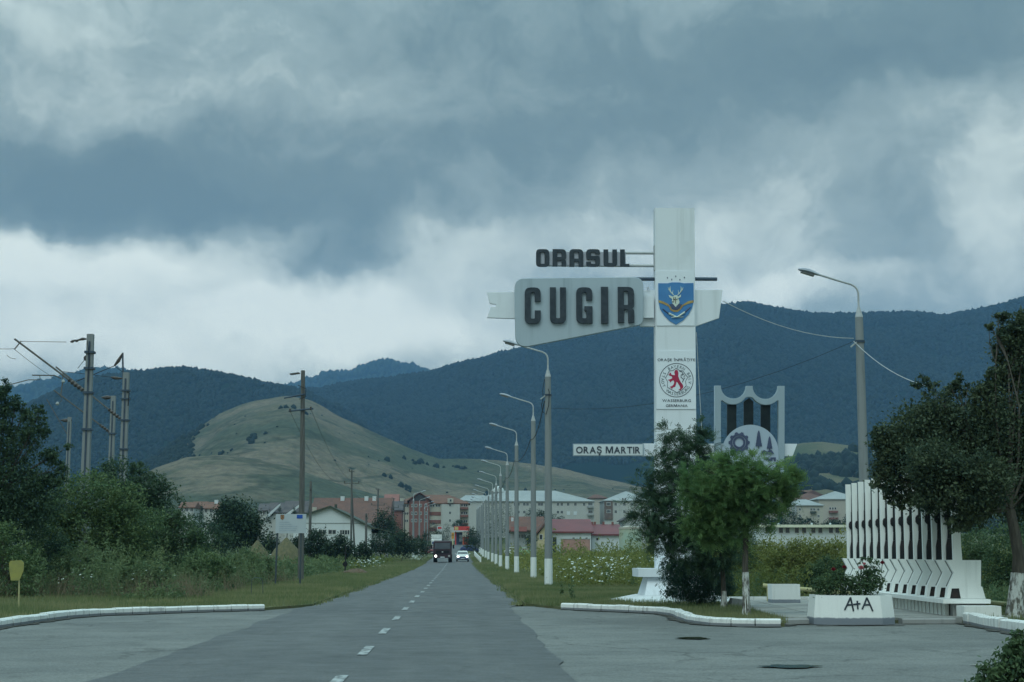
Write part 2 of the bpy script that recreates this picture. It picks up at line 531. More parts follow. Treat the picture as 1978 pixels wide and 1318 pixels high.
# verges that follow the rising road
def far_verge(name, x0, x1):
    v, f = [], []
    yy = [119] + list(range(130, 450, 12))
    for i, y in enumerate(yy):
        k = .06 if y < 121 else .03
        v += [(x0, y, gz(y) + k - .02), (x1, y, gz(y) + k - .02)]
        if i: f.append((2 * i - 2, 2 * i - 1, 2 * i + 1, 2 * i))
    structure(MB().add(v, f).build(name, m_lawn))
far_verge('left_far_verge', -30, -4.3)
far_verge('right_far_verge', 2.0, 40)

# kerbs made of single blocks
def path_samples(P, step):
    P = [Vector((p[0], p[1])) for p in P]
    seg = [(P[i + 1] - P[i]).length for i in range(len(P) - 1)]
    tot = sum(seg); n = max(1, round(tot / step)); res = []
    for k in range(n + 1):
        d = tot * k / n; i = 0
        while i < len(seg) - 1 and d > seg[i]: d -= seg[i]; i += 1
        res.append(P[i].lerp(P[i + 1], min(1, d / seg[i])))
    return res
def kerb(name, P, m, h=.17, w=.2, step=.5, side=1, bm_=None):
    root = thing(name, None, None)
    structure(root)
    S = path_samples(P, step)
    for i in range(len(S) - 1):
        a, b = S[i], S[i + 1]
        d = (b - a).normalized(); n = Vector((-d.y, d.x)) * side
        a2, b2 = a + d * .012, b - d * .012
        hh = h + random.uniform(-.012, .012); o = n * random.uniform(-.014, .014)
        q = [a2 + o, b2 + o, b2 + o + n * w, a2 + o + n * w]
        qt = [a2 + o + n * .035, b2 + o + n * .035, b2 + o + n * w, a2 + o + n * w]
        k = MB()
        if side < 0: q = [q[1], q[0], q[3], q[2]]; qt = [qt[1], qt[0], qt[3], qt[2]]
        mid = [(p.x, p.y, hh - .03) for p in q]
        k.add([(p.x, p.y, -.05) for p in q] + mid + [(p.x, p.y, hh) for p in qt],
              [(3, 2, 1, 0)] + [(j, (j + 1) % 4, 4 + (j + 1) % 4, 4 + j) for j in range(4)] +
              [(4 + j, 4 + (j + 1) % 4, 8 + (j + 1) % 4, 8 + j) for j in range(4)] + [(8, 9, 10, 11)])
        k.build('kerb_block', m, root)
    return root
kerb('left_kerb', KL, m_kerb, step=.5, side=1)
kerb('right_kerb', KR, m_kerb, step=.55, side=1)
kerb('plaza_kerb', [(6.9, 33.5), (7.2, 34.35), (7.72, 34.4)], m_kerbgrey, h=.12, w=.25, step=.9, side=1)
kerb('plaza_kerb', [(9.8, 34.5), (11.05, 34.6)], m_kerbgrey, h=.12, w=.25, step=.9, side=1)
kerb('far_right_kerb', KR2, m_kerb, h=.24, w=.2, step=.55, side=1)

# dark grit washed against the feet of the kerbs
m_grit = mat('gutter grit', (.060, .058, .050), (.105, .105, .098), 3, .95, .6, 40, .1)
def gutter(P, side):
    S = path_samples(P, .18); v = []; f = []
    for i, p in enumerate(S):
        d = (S[min(i + 1, len(S) - 1)] - S[max(i - 1, 0)]).normalized(); n = Vector((-d.y, d.x)) * side
        w = .10 + .22 * max(0, mnoise.noise(Vector((p.x * 1.7, p.y * 1.7, 1))) + .35) + random.uniform(0, .05)
        q = p + n * .02; r_ = p - n * w; v += [(q.x, q.y, .006), (r_.x, r_.y, .006)]
        if i: f.append((2 * i - 2, 2 * i - 1, 2 * i + 1, 2 * i))
    structure(MB().add(v, f).build('gutter_grit', m_grit))
gutter(KL, 1); gutter(KR, 1); gutter(KR2, 1); gutter([(6.9, 33.5), (7.2, 34.3), (7.72, 34.35)], 1); gutter([(9.8, 34.45), (11.05, 34.55)], 1); gutter([(7.72, 33.82), (9.65, 33.82)], 1)

# paved plaza of large slabs
slab_me = {}
pv = thing('paving', None, None); structure(pv)
yy = 34.9
while yy < 48.2:
    x0 = 7.35 + max(0, (yy - 36) * .05)
    xx = x0
    while xx < 12.4:
        w_ = min(1.0, 12.6 - xx)
        z = .118 + random.uniform(-.004, .004)
        k = MB().box(xx + .008, xx + w_ - .008, yy + .008, yy + 1.102, .0, z)
        k.build('paving_slab', m_paving, pv)
        xx += 1.0
    yy += 1.11
edge = MB().box(7.9, 12.6, 48.3, 48.55, 0, .2).build('paving_rim', m_kerb); structure(edge)

# ------------------------------------------------------------------ hills and mountains
def interp(prof, px):
    return float(np.interp(px, [p[0] for p in prof], [p[1] for p in prof]))

def terrain(name, m, ridge, foot_py, Yr, Yf, nx=220, nv=46, rough=10, ridge_rough=2.0, shape=1.0, seed=0, px0=None, px1=None, Yrf=None):
    """a hill with its own foot, slope, crest and far side; crest and foot charted along bearings"""
    px0 = ridge[0][0] if px0 is None else px0
    px1 = ridge[-1][0] if px1 is None else px1
    G = np.zeros((nx, nv + 8, 3))
    for i in range(nx):
        px = px0 + (px1 - px0) * i / (nx - 1)
        yr = Yr if Yrf is None else Yrf(px)
        r = at(px, interp(ridge, px), yr)
        fz = gz(min(Yf, 1500)) - 12
        f = at(px, foot_py, Yf); f.z = fz
        for j in range(nv + 8):
            v = j / nv
            if v <= 1:
                p = f.lerp(r, v)
                s = v ** shape
                z = fz + (r.z - fz) * s
                nzv = mnoise.fractal(Vector((p.x / 260 + seed, p.y / 260, seed * 1.7)), 1.0, 2.1, 5)
                rav = mnoise.fractal(Vector((p.x / 130 + seed, p.y / 900, 5 + seed)), 1.0, 2.0, 4)
                z += (nzv + .8 * rav) * rough * math.sin(math.pi * min(1, v * .97)) ** .8
                if v > .9: z += ridge_rough * mnoise.fractal(Vector((p.x / 45, p.y / 45, seed)), 1, 2, 4) * (v - .9) * 10
            else:
                w_ = (v - 1) * nv / 8
                p = r + (r - f).normalized() * w_ * (yr - Yf) * .5
                z = r.z - (r.z - fz) * .75 * w_ ** 1.5
            G[i, j] = (p.x, p.y, z)
    V_ = G.reshape(-1, 3)
    idx = np.arange(nx * (nv + 8)).reshape(nx, nv + 8)
    F_ = np.stack([idx[:-1, :-1], idx[1:, :-1], idx[1:, 1:], idx[:-1, 1:]], -1).reshape(-1, 4)
    o = structure(link(name, big_mesh(name, V_, F_, smooth=True), m))
    return o, G, nv

# crowns for woods: low domes, one mesh per wood
DOME_V, DOME_F = [], []
for rr, zz in ((.75, -.5), (1.0, .05), (.66, .55)):
    for k in range(6):
        an = 2 * math.pi * (k + (.5 if zz > 0 and rr == 1.0 else 0)) / 6
        DOME_V.append((rr * math.cos(an), rr * math.sin(an), zz))
DOME_V.append((0, 0, .95))
for i in range(2):
    for k in range(6):
        DOME_F += [(i * 6 + k, i * 6 + (k + 1) % 6, (i + 1) * 6 + k), (i * 6 + (k + 1) % 6, (i + 1) * 6 + (k + 1) % 6, (i + 1) * 6 + k)]
for k in range(6): DOME_F.append((12 + k, 12 + (k + 1) % 6, 18))
DOME_V = np.array(DOME_V); DOME_F = np.array(DOME_F)
def wood(name, P, size, m, tall=1.15, label=None):
    n = len(P)
    s = size * rng.uniform(.6, 1.35, n)
    h = tall * rng.uniform(.8, 1.35, n)
    V_ = DOME_V[None] * (1 + .25 * rng.uniform(-1, 1, (n, len(DOME_V), 1)))
    V_ = V_ * s[:, None, None] * np.stack([np.ones(n), np.ones(n), h], -1)[:, None, :] + P[:, None, :]
    F_ = (DOME_F[None] + (np.arange(n) * len(DOME_V))[:, None, None]).reshape(-1, 3)
    t = np.repeat(rng.uniform(0, 1, n), len(DOME_F))
    o = link(name, big_mesh(name, V_.reshape(-1, 3), F_, t), m)
    o['kind'] = 'stuff'
    if label: o['label'] = label
    return o
def on_terrain(G, nv, n, vlo=0.0, vhi=1.0, keep=None, power=1.0):
    nx = G.shape[0]
    u = rng.uniform(0, nx - 1.001, n); v = (vlo + (vhi - vlo) * rng.uniform(0, 1, n) ** power) * (nv - .001)
    i = u.astype(int); j = v.astype(int); fu = (u - i)[:, None]; fv = (v - j)[:, None]
    P = (G[i, j] * (1 - fu) * (1 - fv) + G[i + 1, j] * fu * (1 - fv) + G[i, j + 1] * (1 - fu) * fv + G[i + 1, j + 1] * fu * fv)
    if keep is not None: P = P[keep(u / (nx - 1), v / nv, P)]
    return P

m_forest_floor = mat('forest floor', (.012, .022, .015), (.020, .032, .018), .004, 1, 0, 1, .0)
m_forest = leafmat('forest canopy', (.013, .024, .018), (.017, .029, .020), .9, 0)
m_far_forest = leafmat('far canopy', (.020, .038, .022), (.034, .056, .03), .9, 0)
m_hillgrass = bpy.data.materials.new('hill pasture'); m_hillgrass.use_nodes = True
def _hill():
    """grazed hillside: sun-bleached spurs, greener hollows, tufts, dark path and gully lines; relief shade put into the colour"""
    T = NT(m_hillgrass.node_tree); b = m_hillgrass.node_tree.nodes['Principled BSDF']; b.inputs['Roughness'].default_value = .95; b.inputs['Specular IOR Level'].default_value = .1
    o = T.n('ShaderNodeTexCoord').outputs['Object']
    m1 = T.n('ShaderNodeMapping'); T.l(o, m1.inputs[0]); m1.inputs['Rotation'].default_value = (0, R(-24), R(10)); m1.inputs['Scale'].default_value = (.5, .7, 2.6)
    f1, _ = T.noise(m1.outputs[0], .0075, 9, .62, .6); f2, _ = T.noise(o, .022, 8, .68); f3, _ = T.noise(o, .16, 6, .7); f4, _ = T.noise(m1.outputs[0], .006, 5, .55); f5, _ = T.noise(o, .045, 5, .6)
    c = T.mix(T.smooth(f1, .40, .60), (.074, .086, .054), (.172, .145, .100))
    c = T.mix(T.m('MULTIPLY', T.smooth(f2, .50, .70), .7), c, (.068, .080, .046))
    gl = T.smooth(T.m('ABSOLUTE', T.m('SUBTRACT', f4, .5)), .004, .018, 1.0, 0.0)
    c = T.mix(T.m('MULTIPLY', gl, .65), c, (.045, .055, .032))  # dark lines for paths and gullies, painting in relief the light leaves flat
    c = T.mix(T.smooth(f5, .66, .72), c, (.030, .044, .024))
    vm = T.n('ShaderNodeVectorMath', operation='SCALE'); T.l(c, vm.inputs[0]); T.l(T.smooth(f3, .3, .7, .72, 1.25), vm.inputs['Scale'])
    T.l(vm.outputs[0], b.inputs['Base Color'])
    bn = T.n('ShaderNodeBump'); bn.inputs['Strength'].default_value = .8; bn.inputs['Distance'].default_value = 6
    T.l(T.m('ADD', f2, T.m('MULTIPLY', f3, .25)), bn.inputs['Height']); T.l(bn.outputs[0], b.inputs['Normal'])
_hill()
m_field = mat('far fields', (.075, .088, .045), (.13, .12, .07), .006, .95, 0, 1, .1, lo=.45, hi=.55, stretch=(1, .5, 1), c3=(.05, .07, .035))

RIDGE_MAIN = [(430, 800), (520, 772), (560, 760), (590, 752), (650, 745), (700, 735), (760, 728), (850, 718), (900, 704), (960, 690), (1000, 678), (1100, 652), (1180, 640),
              (1240, 631), (1300, 619), (1350, 606), (1395, 590), (1440, 585), (1480, 592), (1530, 602), (1580, 609), (1640, 606), (1700, 605),
              (1760, 603), (1830, 612), (1880, 601), (1930, 590), (1990, 572), (2150, 560), (2400, 620)]
RIDGE_LEFT = [(-300, 800), (-100, 805), (20, 800), (75, 772), (130, 744), (180, 729), (250, 719), (330, 715), (400, 719), (440, 723), (490, 733), (540, 744), (590, 757), (660, 790), (740, 850), (800, 900)]
RIDGE_GRASS = [(120, 940), (280, 898), (425, 800), (470, 784), (520, 775), (560, 769), (600, 777), (650, 801), (720, 836), (800, 870), (850, 886), (900, 884), (960, 886), (1040, 898), (1100, 906), (1160, 923), (1230, 942), (1330, 955)]
RIDGE_FAR = [(380, 790), (500, 760), (580, 740), (620, 723), (680, 718), (720, 701), (750, 697), (790, 706), (840, 718), (900, 745), (1000, 780)]
RIDGE_FARLEFT = [(-320, 770), (-60, 765), (35, 752), (80, 739), (130, 726), (190, 713), (230, 712), (270, 724), (340, 748), (420, 790)]
RIDGE_SPUR = [(150, 985), (240, 935), (300, 905), (360, 884), (430, 880), (500, 888), (560, 902), (620, 925), (680, 945), (760, 965)]
RIDGE_FOOT = [(1200, 965), (1330, 935), (1440, 900), (1500, 872), (1545, 858), (1590, 854), (1640, 862), (1720, 880), (1850, 905), (2000, 900), (2300, 930)]

mm, Gm, nvm = terrain('mountain', m_forest_floor, RIDGE_MAIN, 930, 3300, 1900, 260, 50, 26, 3, 1.05, 1)
ml, Gl, nvl = terrain('left_hill', m_forest_floor, RIDGE_LEFT, 930, 2500, 1700, 180, 40, 16, 3, 1.0, 4)
mg, Gg, nvg = terrain('pasture_hill', m_hillgrass, RIDGE_GRASS, 960, 1500, 900, 240, 64, 17, 1.6, 1.1, 7)
msp, Gs, nvs = terrain('pasture_spur', m_hillgrass, RIDGE_SPUR, 975, 1060, 800, 110, 26, 4, .4, 1.1, 9)
mf, Gf, nvf = terrain('far_mountain', m_forest_floor, RIDGE_FAR, 930, 5600, 4300, 120, 30, 30, 6, 1.0, 12)
mfl, Gfl, nvfl = terrain('far_left_mountain', m_forest_floor, RIDGE_FARLEFT, 930, 4900, 3800, 120, 30, 26, 5, 1.0, 15)
mft, Gft, nvft = terrain('foothill', m_field, RIDGE_FOOT, 975, 1500, 900, 120, 30, 5, .6, 1.0, 20)

def kept(G, u, v, P):
    return np.ones(len(P), bool)
wood('mountain_forest', np.concatenate([on_terrain(Gm, nvm, 42000, .25, .985), on_terrain(Gm, nvm, 7000, .97, .999)]), 4.7, m_forest)
wood('left_hill_forest', np.concatenate([on_terrain(Gl, nvl, 14000, .12, .985), on_terrain(Gl, nvl, 2600, .97, .999)]), 4.0, m_forest)
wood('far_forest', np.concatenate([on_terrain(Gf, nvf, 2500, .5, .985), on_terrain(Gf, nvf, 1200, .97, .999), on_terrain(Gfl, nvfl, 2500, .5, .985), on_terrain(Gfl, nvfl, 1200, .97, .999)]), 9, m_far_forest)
# dark scrub in the pasture folds and along the hill's foot
def scrub_keep(u, v, P):
    nz = np.array([mnoise.fractal(Vector((p[0] / 70, p[1] / 70, 3)), 1, 2, 3) for p in P])
    edge = (u < .30) & (v < .9) & (u < .30 * (1 - v * .4))
    return (nz > .52) | (edge & (rng.uniform(0, 1, len(P)) < .25))
Ps = on_terrain(Gg, nvg, 4200, .05, .97, scrub_keep)
Pf = on_terrain(Gft, nvft, 5200, .05, .9, lambda u, v, P: np.array([mnoise.fractal(Vector((p[0] / 90, p[1] / 60, 8)), 1, 2, 3) for p in P]) > -.05)
Pe = on_terrain(Gg, nvg, 9000, .02, .999, lambda u, v, P: rng.uniform(0, 1, len(P)) < np.clip((.150 + .080 * v - u + .035 * np.array([mnoise.fractal(Vector((p[0] / 60, p[1] / 60, 2)), 1, 2, 3) for p in P])) / .030, 0, 1))
Pd = on_terrain(Gg, nvg, 900, .1, .9)
wood('hill_scrub', Ps, 2.4, m_forest)
wood('flank_wood', Pe, 3.2, m_forest)
wood('hill_bushes', Pd[:80], .9, m_forest)
wood('foothill_wood', Pf, 5.0, m_forest)
# wooded belt behind the town
def belt(px0, px1, Y, dY, n, s):
    u = rng.uniform(px0, px1, n); y = Y + rng.uniform(0, dY, n)
    return np.array([((p - HX) / F * yy, yy, gz(min(yy, 1500)) + s * .5) for p, yy in zip(u, y)])
wood('town_trees', np.concatenate([belt(250, 640, 560, 160, 90, 3.0), belt(600, 1000, 640, 100, 60, 3), belt(1000, 1250, 760, 120, 130, 4.0), belt(1480, 2050, 660, 220, 260, 4.5)]), 3.2, m_forest, 1.2)

# ------------------------------------------------------------------ air
hz = MB().box(-3600, 3600, -100, 6350, -14, 1050).build('haze', None)
hz['kind'] = 'stuff'
hm = bpy.data.materials.new('haze'); hm.use_nodes = True
hm.node_tree.nodes.clear()
H = NT(hm.node_tree)
pvn = H.n('ShaderNodeVolumePrincipled')
HAZE = (.28, .56, .97); HAZE_D = 9.8e-5
pvn.inputs['Color'].default_value = (*HAZE, 1)
pvn.inputs['Density'].default_value = HAZE_D
ho = H.n('ShaderNodeOutputMaterial'); H.l(pvn.outputs[0], ho.inputs['Volume'])
hz.data.materials.append(hm)

# ================================================================== THE TOWN SIGN
def rp(pts, seg=4):
    """polygon from (x, z, corner radius) points"""
    res = []
    n = len(pts)
    for i, p in enumerate(pts):
        x, z = p[0], p[1]; r = p[2] if len(p) > 2 else 0
        if r <= 0: res.append((x, z)); continue
        a = Vector((pts[i - 1][0] - x, pts[i - 1][1] - z)); b = Vector((pts[(i + 1) % n][0] - x, pts[(i + 1) % n][1] - z))
        r1 = min(r, a.length * .5); r2 = min(r, b.length * .5)
        p0 = Vector((x, z)) + a.normalized() * r1; p2 = Vector((x, z)) + b.normalized() * r2; p1 = Vector((x, z))
        for k in range(seg + 1):
            t = k / seg
            q = p0 * (1 - t) ** 2 + p1 * 2 * t * (1 - t) + p2 * t * t
            res.append((q.x, q.y))
    return res

def flat_mesh(name, loops, t, bevel=0.0):
    """plate of thickness t from outlines with holes; lies in XZ, its face looking to -Y"""
    c = bpy.data.curves.new(name, 'CURVE'); c.dimensions = '2D'; c.fill_mode = 'BOTH'; c.extrude = t / 2
    if bevel: c.bevel_depth = bevel; c.bevel_resolution = 0; c.extrude = max(1e-4, t / 2 - bevel)
    for lp in loops:
        s = c.splines.new('POLY'); s.points.add(len(lp) - 1); s.use_cyclic_u = True
        for pt, (x, z) in zip(s.points, lp): pt.co = (x, z, 0, 1)
    o = bpy.data.objects.new(name, c); col.objects.link(o)
    bpy.context.view_layer.update()
    me = bpy.data.meshes.new_from_object(o.evaluated_get(bpy.context.evaluated_depsgraph_get()))
    bpy.data.objects.remove(o); bpy.data.curves.remove(c)
    me.name = name
    me.transform(Matrix(((1, 0, 0, 0), (0, 0, -1, 0), (0, 1, 0, 0), (0, 0, 0, 1))))
    return me

def flat(name, loops, t, y, m, parent, bevel=0.0):
    """y: where the back of the plate sits"""
    me = flat_mesh(name, loops, t, bevel)
    me.transform(Matrix.Translation((0, y - t / 2, 0)))
    return link(name, me, m, parent)

def char_mesh(ch, bold=.02):
    if ch == 'M':
        c = bpy.data.curves.new('letter', 'CURVE'); c.dimensions = '2D'; c.fill_mode = 'BOTH'; c.extrude = .5
        pts = [(0, 0), (0, .73), (.20, .73), (.42, .24), (.64, .73), (.84, .73), (.84, 0), (.71, 0), (.71, .52), (.48, 0), (.36, 0), (.13, .52), (.13, 0)]
        sp = c.splines.new('POLY'); sp.points.add(len(pts) - 1); sp.use_cyclic_u = True
        for q, (x, y) in zip(sp.points, pts): q.co = (x, y, 0, 1)
        o = bpy.data.objects.new('letter', c); col.objects.link(o); bpy.context.view_layer.update()
        me = bpy.data.meshes.new_from_object(o.evaluated_get(bpy.context.evaluated_depsgraph_get()))
        bpy.data.objects.remove(o); bpy.data.curves.remove(c)
        return me, 0.0, .84
    c = bpy.data.curves.new('letter', 'FONT'); c.body = ch; c.size = 1; c.offset = bold; c.extrude = .5; c.resolution_u = 3
    o = bpy.data.objects.new('letter', c); col.objects.link(o)
    bpy.context.view_layer.update()
    me = bpy.data.meshes.new_from_object(o.evaluated_get(bpy.context.evaluated_depsgraph_get()))
    bpy.data.objects.remove(o); bpy.data.curves.remove(c)
    v = np.empty(len(me.vertices) * 3, np.float32); me.vertices.foreach_get('co', v); v = v.reshape(-1, 3)
    return me, v[:, 0].min(), v[:, 0].max()

def write(text, x0, x1, z0, h, y, t, m, parent, bold=.02, joined=None, stretch=None):
    """lettering along a straight line between x0 and x1, cap height h, each letter a part (or all one when joined)"""
    items = []; cur = 0.0
    for ch in text:
        if ch == ' ': cur += .36; continue
        me, a, b = char_mesh(ch, bold)
        items.append((me, cur - a)); cur += (b - a) + .10
    cur -= .10
    sx = (x1 - x0) / cur; sz = h / .73
    if joined:
        bm = bmesh.new()
    for me, off in items:
        me.transform(Matrix.Translation((off, 0, 0)))
        me.transform(Matrix(((sx, 0, 0, x0), (0, 0, -t, y - t / 2), (0, sz, 0, z0), (0, 0, 0, 1))))
        if joined: bm.from_mesh(me); bpy.data.meshes.remove(me)
        else:
            me.name = 'letter'; link('letter', me, m, parent)
    if joined:
        me = bpy.data.meshes.new(joined); bm.to_mesh(me); bm.free()
        return tag(link(joined, me, m, parent), kind='stuff')

def glyph(ch, w, h, s, r):
    ri = max(.0, r - s * .75); bt = s * .8
    if ch == 'C':
        return [rp([(w, .62 * h), (w, h, r), (0, h, r), (0, 0, r), (w, 0, r), (w, .36 * h), (w - s, .36 * h), (w - s, s * .85, ri), (s, s * .85, ri), (s, h - s * .85, ri), (w - s, h - s * .85, ri), (w - s, .62 * h)])]
    if ch == 'G':
        return [rp([(w, .65 * h), (w, h, r), (0, h, r), (0, 0, r), (w * .8, 0, r * .3), (w, 0), (w, .47 * h), (w * .52, .47 * h), (w * .52, .35 * h), (w - s, .35 * h), (w - s, s * .85, ri), (s, s * .85, ri), (s, h - s * .85, ri), (w - s, h - s * .85, ri), (w - s, .65 * h)])]
    if ch == 'U':
        return [rp([(0, h), (0, 0, r), (w, 0, r), (w, h), (w - s, h), (w - s, s * .85, ri), (s, s * .85, ri), (s, h)])]
    if ch == 'I':
        return [[(0, 0), (w, 0), (w, h), (0, h)]]
    if ch == 'L':
        return [[(0, 0), (w, 0), (w, bt * .7), (s, bt * .7), (s, h), (0, h)]]
    if ch == 'R':
        k = .38 * h
        return [rp([(0, 0), (0, h), (w, h, r), (w, k + bt * .5, r * .3), (w * .86, k + bt * .15), (w, k - bt * .3, r * .2), (w, 0), (w - s, 0), (w - s, k - bt * .1, ri), (s, k - bt * .1), (s, 0)]),
                rp([(s, k + bt * .85), (w - s, k + bt * .85, ri), (w - s, h - bt * .85, ri), (s, h - bt * .85)])]
    if ch == 'A':
        k = .30 * h
        return [rp([(0, 0), (0, h, r), (w, h, r), (w, 0), (w - s, 0), (w - s, k), (s, k), (s, 0)]),
                rp([(s, k + bt * .8), (w - s, k + bt * .8), (w - s, h - bt * .75, ri), (s, h - bt * .75, ri)])]
    if ch == 'O':
        return [rp([(0, 0, r), (0, h, r), (w, h, r), (w, 0, r)]), rp([(s, bt * .8, ri), (w - s, bt * .8, ri), (w - s, h - bt * .8, ri), (s, h - bt * .8, ri)])]
    if ch == 'S':
        mz = .52 * h; q = bt * .48
        return [rp([(w, .74 * h), (w, h, r), (0, h, r), (0, mz - q, r * .5), (w - s, mz - q, ri), (w - s, bt * .8, ri), (s, bt * .8, ri), (s, .27 * h), (0, .27 * h), (0, 0, r), (w, 0, r), (w, mz + q, r * .5), (s, mz + q, ri), (s, h - bt * .8, ri), (w - s, h - bt * .8, ri), (w - s, .74 * h)])]

m_white = streaky('white painted concrete', (.72, .77, .82), (.46, .50, .52), .5, .38, .5)
m_panel = streaky('weathered sheet metal', (.38, .46, .52), (.25, .32, .37), .5, .7, .45)
m_letter = mat('dark letter paint', (.024, .036, .050), (.042, .056, .072), 6, .55, .2, 60, .3)
m_strip = streaky('pale strip paint', (.42, .45, .52), (.28, .31, .37), .5, .4, 1.0)
m_bluesteel = mat('dark blue steel', (.040, .065, .10), (.06, .09, .13), 4, .5)
m_print = mat('dark print', (.035, .050, .075), (.05, .065, .09), 5, .6)
m_board = streaky('printed white board', (.74, .80, .86), (.62, .68, .72), .45, .2, .6)
m_blue = mat('heraldic blue', (.055, .19, .43), (.075, .24, .50), 1.4, .4, lo=.3, hi=.7)
m_gold = mat('heraldic gold', (.48, .37, .13), (.34, .22, .09), 6, .5)
m_deer = mat('heraldic silver', (.66, .74, .66), (.52, .60, .54), 8, .5)
m_red = mat('heraldic red', (.42, .030, .085), (.34, .025, .07), 5, .5)
m_navy = mat('heraldic navy', (.05, .07, .13), (.07, .09, .16), 4, .5)
m_wire = mat('black wire', (.02, .022, .025), None, 5, .6)
m_galv = mat('galvanised steel', (.45, .48, .50), (.36, .39, .41), 6, .45, 0, 1, .5)
m_greyframe = streaky('grey blue frame paint', (.30, .38, .44), (.22, .29, .34), .5, .4, .8)
m_darkglass = mat('dark glossy panel', (.010, .017, .022), (.020, .030, .034), 1.6, .5, spec=.15)
m_soil = mat('soil', (.05, .04, .028), (.08, .065, .045), 4, .95, .6, 20)

YM = 47.0
mon = thing('town_monument', 'tall white concrete town sign with name panel, two coats of arms and a shield emblem', 'town sign', (at(1306, 1068, YM).x, YM, 0))
MX = mon.location.x
def mp(px, py):
    p = at(px, py, YM); return (p.x - MX, p.z)
def mpl(pts, ox=0, oy=0, sc_=1.0):
    """outline traced in an enlargement: offset and enlargement factor"""
    return [mp(ox + p[0] / sc_, oy + p[1] / sc_) for p in pts]

zb, zt = 1.09, mp(1306, 402)[1]
hw0, hw1 = .62, .60
pb0, pb1, pt0, pt1 = mp(1267.5, 1098)[0], mp(1347, 1098)[0], mp(1265.5, 402)[0], mp(1341.5, 402)[0]
MB().hexa([(pb0, -.0, zb), (pb1, -.0, zb), (pb1, .42, zb), (pb0, .42, zb)], [(pt0, 0, zt), (pt1, 0, zt), (pt1, .42, zt), (pt0, .42, zt)]).build('pylon', m_white, mon)
# pedestal: capping slab, splayed leg, sloping base slab
MB().box(-1.22, 1.22, -.62, 1.0, .84, 1.085).build('pedestal_cap', m_white, mon)
MB().hexa([(-1.05, -.75, .30), (1.05, -.75, .30), (1.05, 1.1, .30), (-1.05, 1.1, .30)], [(-.90, -.42, .838), (.90, -.42, .838), (.90, .85, .838), (-.90, .85, .838)]).build('pedestal_leg', m_white, mon)
bs = MB()
bs.hexa([(-1.55, -1.9, .0), (1.6, -1.9, .0), (2.05, 1.6, .0), (-2.05, 1.6, .0)], [(-1.5, -1.85, .11), (1.55, -1.85, .11), (2.0, 1.55, .11), (-2.0, 1.55, .11)])
bs.hexa([(-1.5, -1.85, .112), (1.55, -1.85, .112), (2.0, 1.55, .112), (-2.0, 1.55, .112)], [(-1.1, -.80, .297), (1.1, -.80, .297), (1.1, 1.15, .297), (-1.1, 1.15, .297)])
bs.build('base_slab', streaky('base concrete', (.66, .69, .70), (.45, .48, .49), .7, .5, .7, low=(.25, .27, .30), low_h=.14), mon)

# name panel with its five letters
pl = mpl([(993, 640), (993, 541), (1240, 538), (1240, 628)])
pan = flat('name_panel', [rp([(*mp(994, 541), .30), (*mp(1241, 538.5), .30), (*mp(1240, 628), .16), (*mp(996, 675), .42)], 6)], .16, -.05, m_panel, mon, .012)
def big_letter(ch, px0, py0, px1, py1, spx, rpx, y, t, parent, m):
    x0, z0 = mp(px0, py1); x1, z1 = mp(px1, py0)
    k = (x1 - x0) / (px1 - px0)
    loops = glyph(ch, x1 - x0, z1 - z0, spx * k, rpx * k)
    loops = [[(x + x0, z + z0) for x, z in lp] for lp in loops]
    return flat('letter', loops, t, y, m, parent, .005)
C7 = lambda x: 920 + x / 3.956
D7 = lambda y: 380 + y / 3.956
for ch, a, b, c_, d in (('C', 369, 708, 487, 980), ('U', 561, 707, 679, 977), ('G', 761, 707, 879, 977), ('I', 950, 703, 999, 978), ('R', 1078, 704, 1196, 972)):
    big_letter(ch, C7(a), D7(b), C7(c_), D7(d), 10.6, 11, -.212, .09, pan, m_letter)
# panel seams and braces behind
MB().box(mp(1241, 560)[0] - .3, -hw1 + .02, .0, .10, mp(1240, 614)[1], mp(1240, 572)[1]).build('panel_arm', m_white, mon)

# upper word: strip, rails, letters
xr0, zr0 = mp(1040, 514); xr1, zr1 = mp(1209, 485)
stp = MB().box(xr0, xr1, .055, .085, zr0 + .03, zr1 - .03).build('letter_strip', m_strip, mon)
for py in (487.5, 512):
    z = mp(1200, py)[1]
    MB().tube([(mp(1042, py)[0], .12, z), (pt0 + .02, .12, z)], .045, 8).build('rail', m_galv, mon)
MB().box(pt0 - .05, pt0 + .012, .06, .2, mp(1266, 522)[1], mp(1266, 474)[1]).build('rail_bracket', m_galv, mon)
for ch, a, b, c_, d in (('O', 458, 403, 556, 535), ('R', 585, 403, 685, 533), ('A', 714, 403, 815, 535), ('S', 842, 403, 943, 535), ('U', 975, 405, 1074, 535), ('L', 1102, 405, 1168, 533)):
    big_letter(ch, C7(a), D7(b), C7(c_), D7(d), 8.2, 7.5, .053, .06, stp, m_letter)
# round bar through the pylon
for a, b in ((1222, 1268), (1341, 1387)):
    xa, z = mp(a, 537); xb, _ = mp(b, 537)
    MB().tube([(xa, .2, z), (xb, .2, z)], .058, 10).build('crossbar', m_bluesteel, mon)
# white ribbon with swallow tail, crossing behind the pylon
flat('ribbon', [mpl([(941, 565), (996, 564), (996, 615), (942, 613), (948, 593), (958, 593), (958, 587), (947, 586)])], .12, .16, m_white, mon, .008)
flat('ribbon', [mpl([(1238, 560), (1268, 560), (1268, 629), (1238, 629)])], .12, .26, m_white, mon, .008)
flat('ribbon', [mpl([(1340, 559), (1397, 559), (1390, 613), (1346, 628.5), (1340, 628.5)])], .12, .26, m_white, mon, .008)

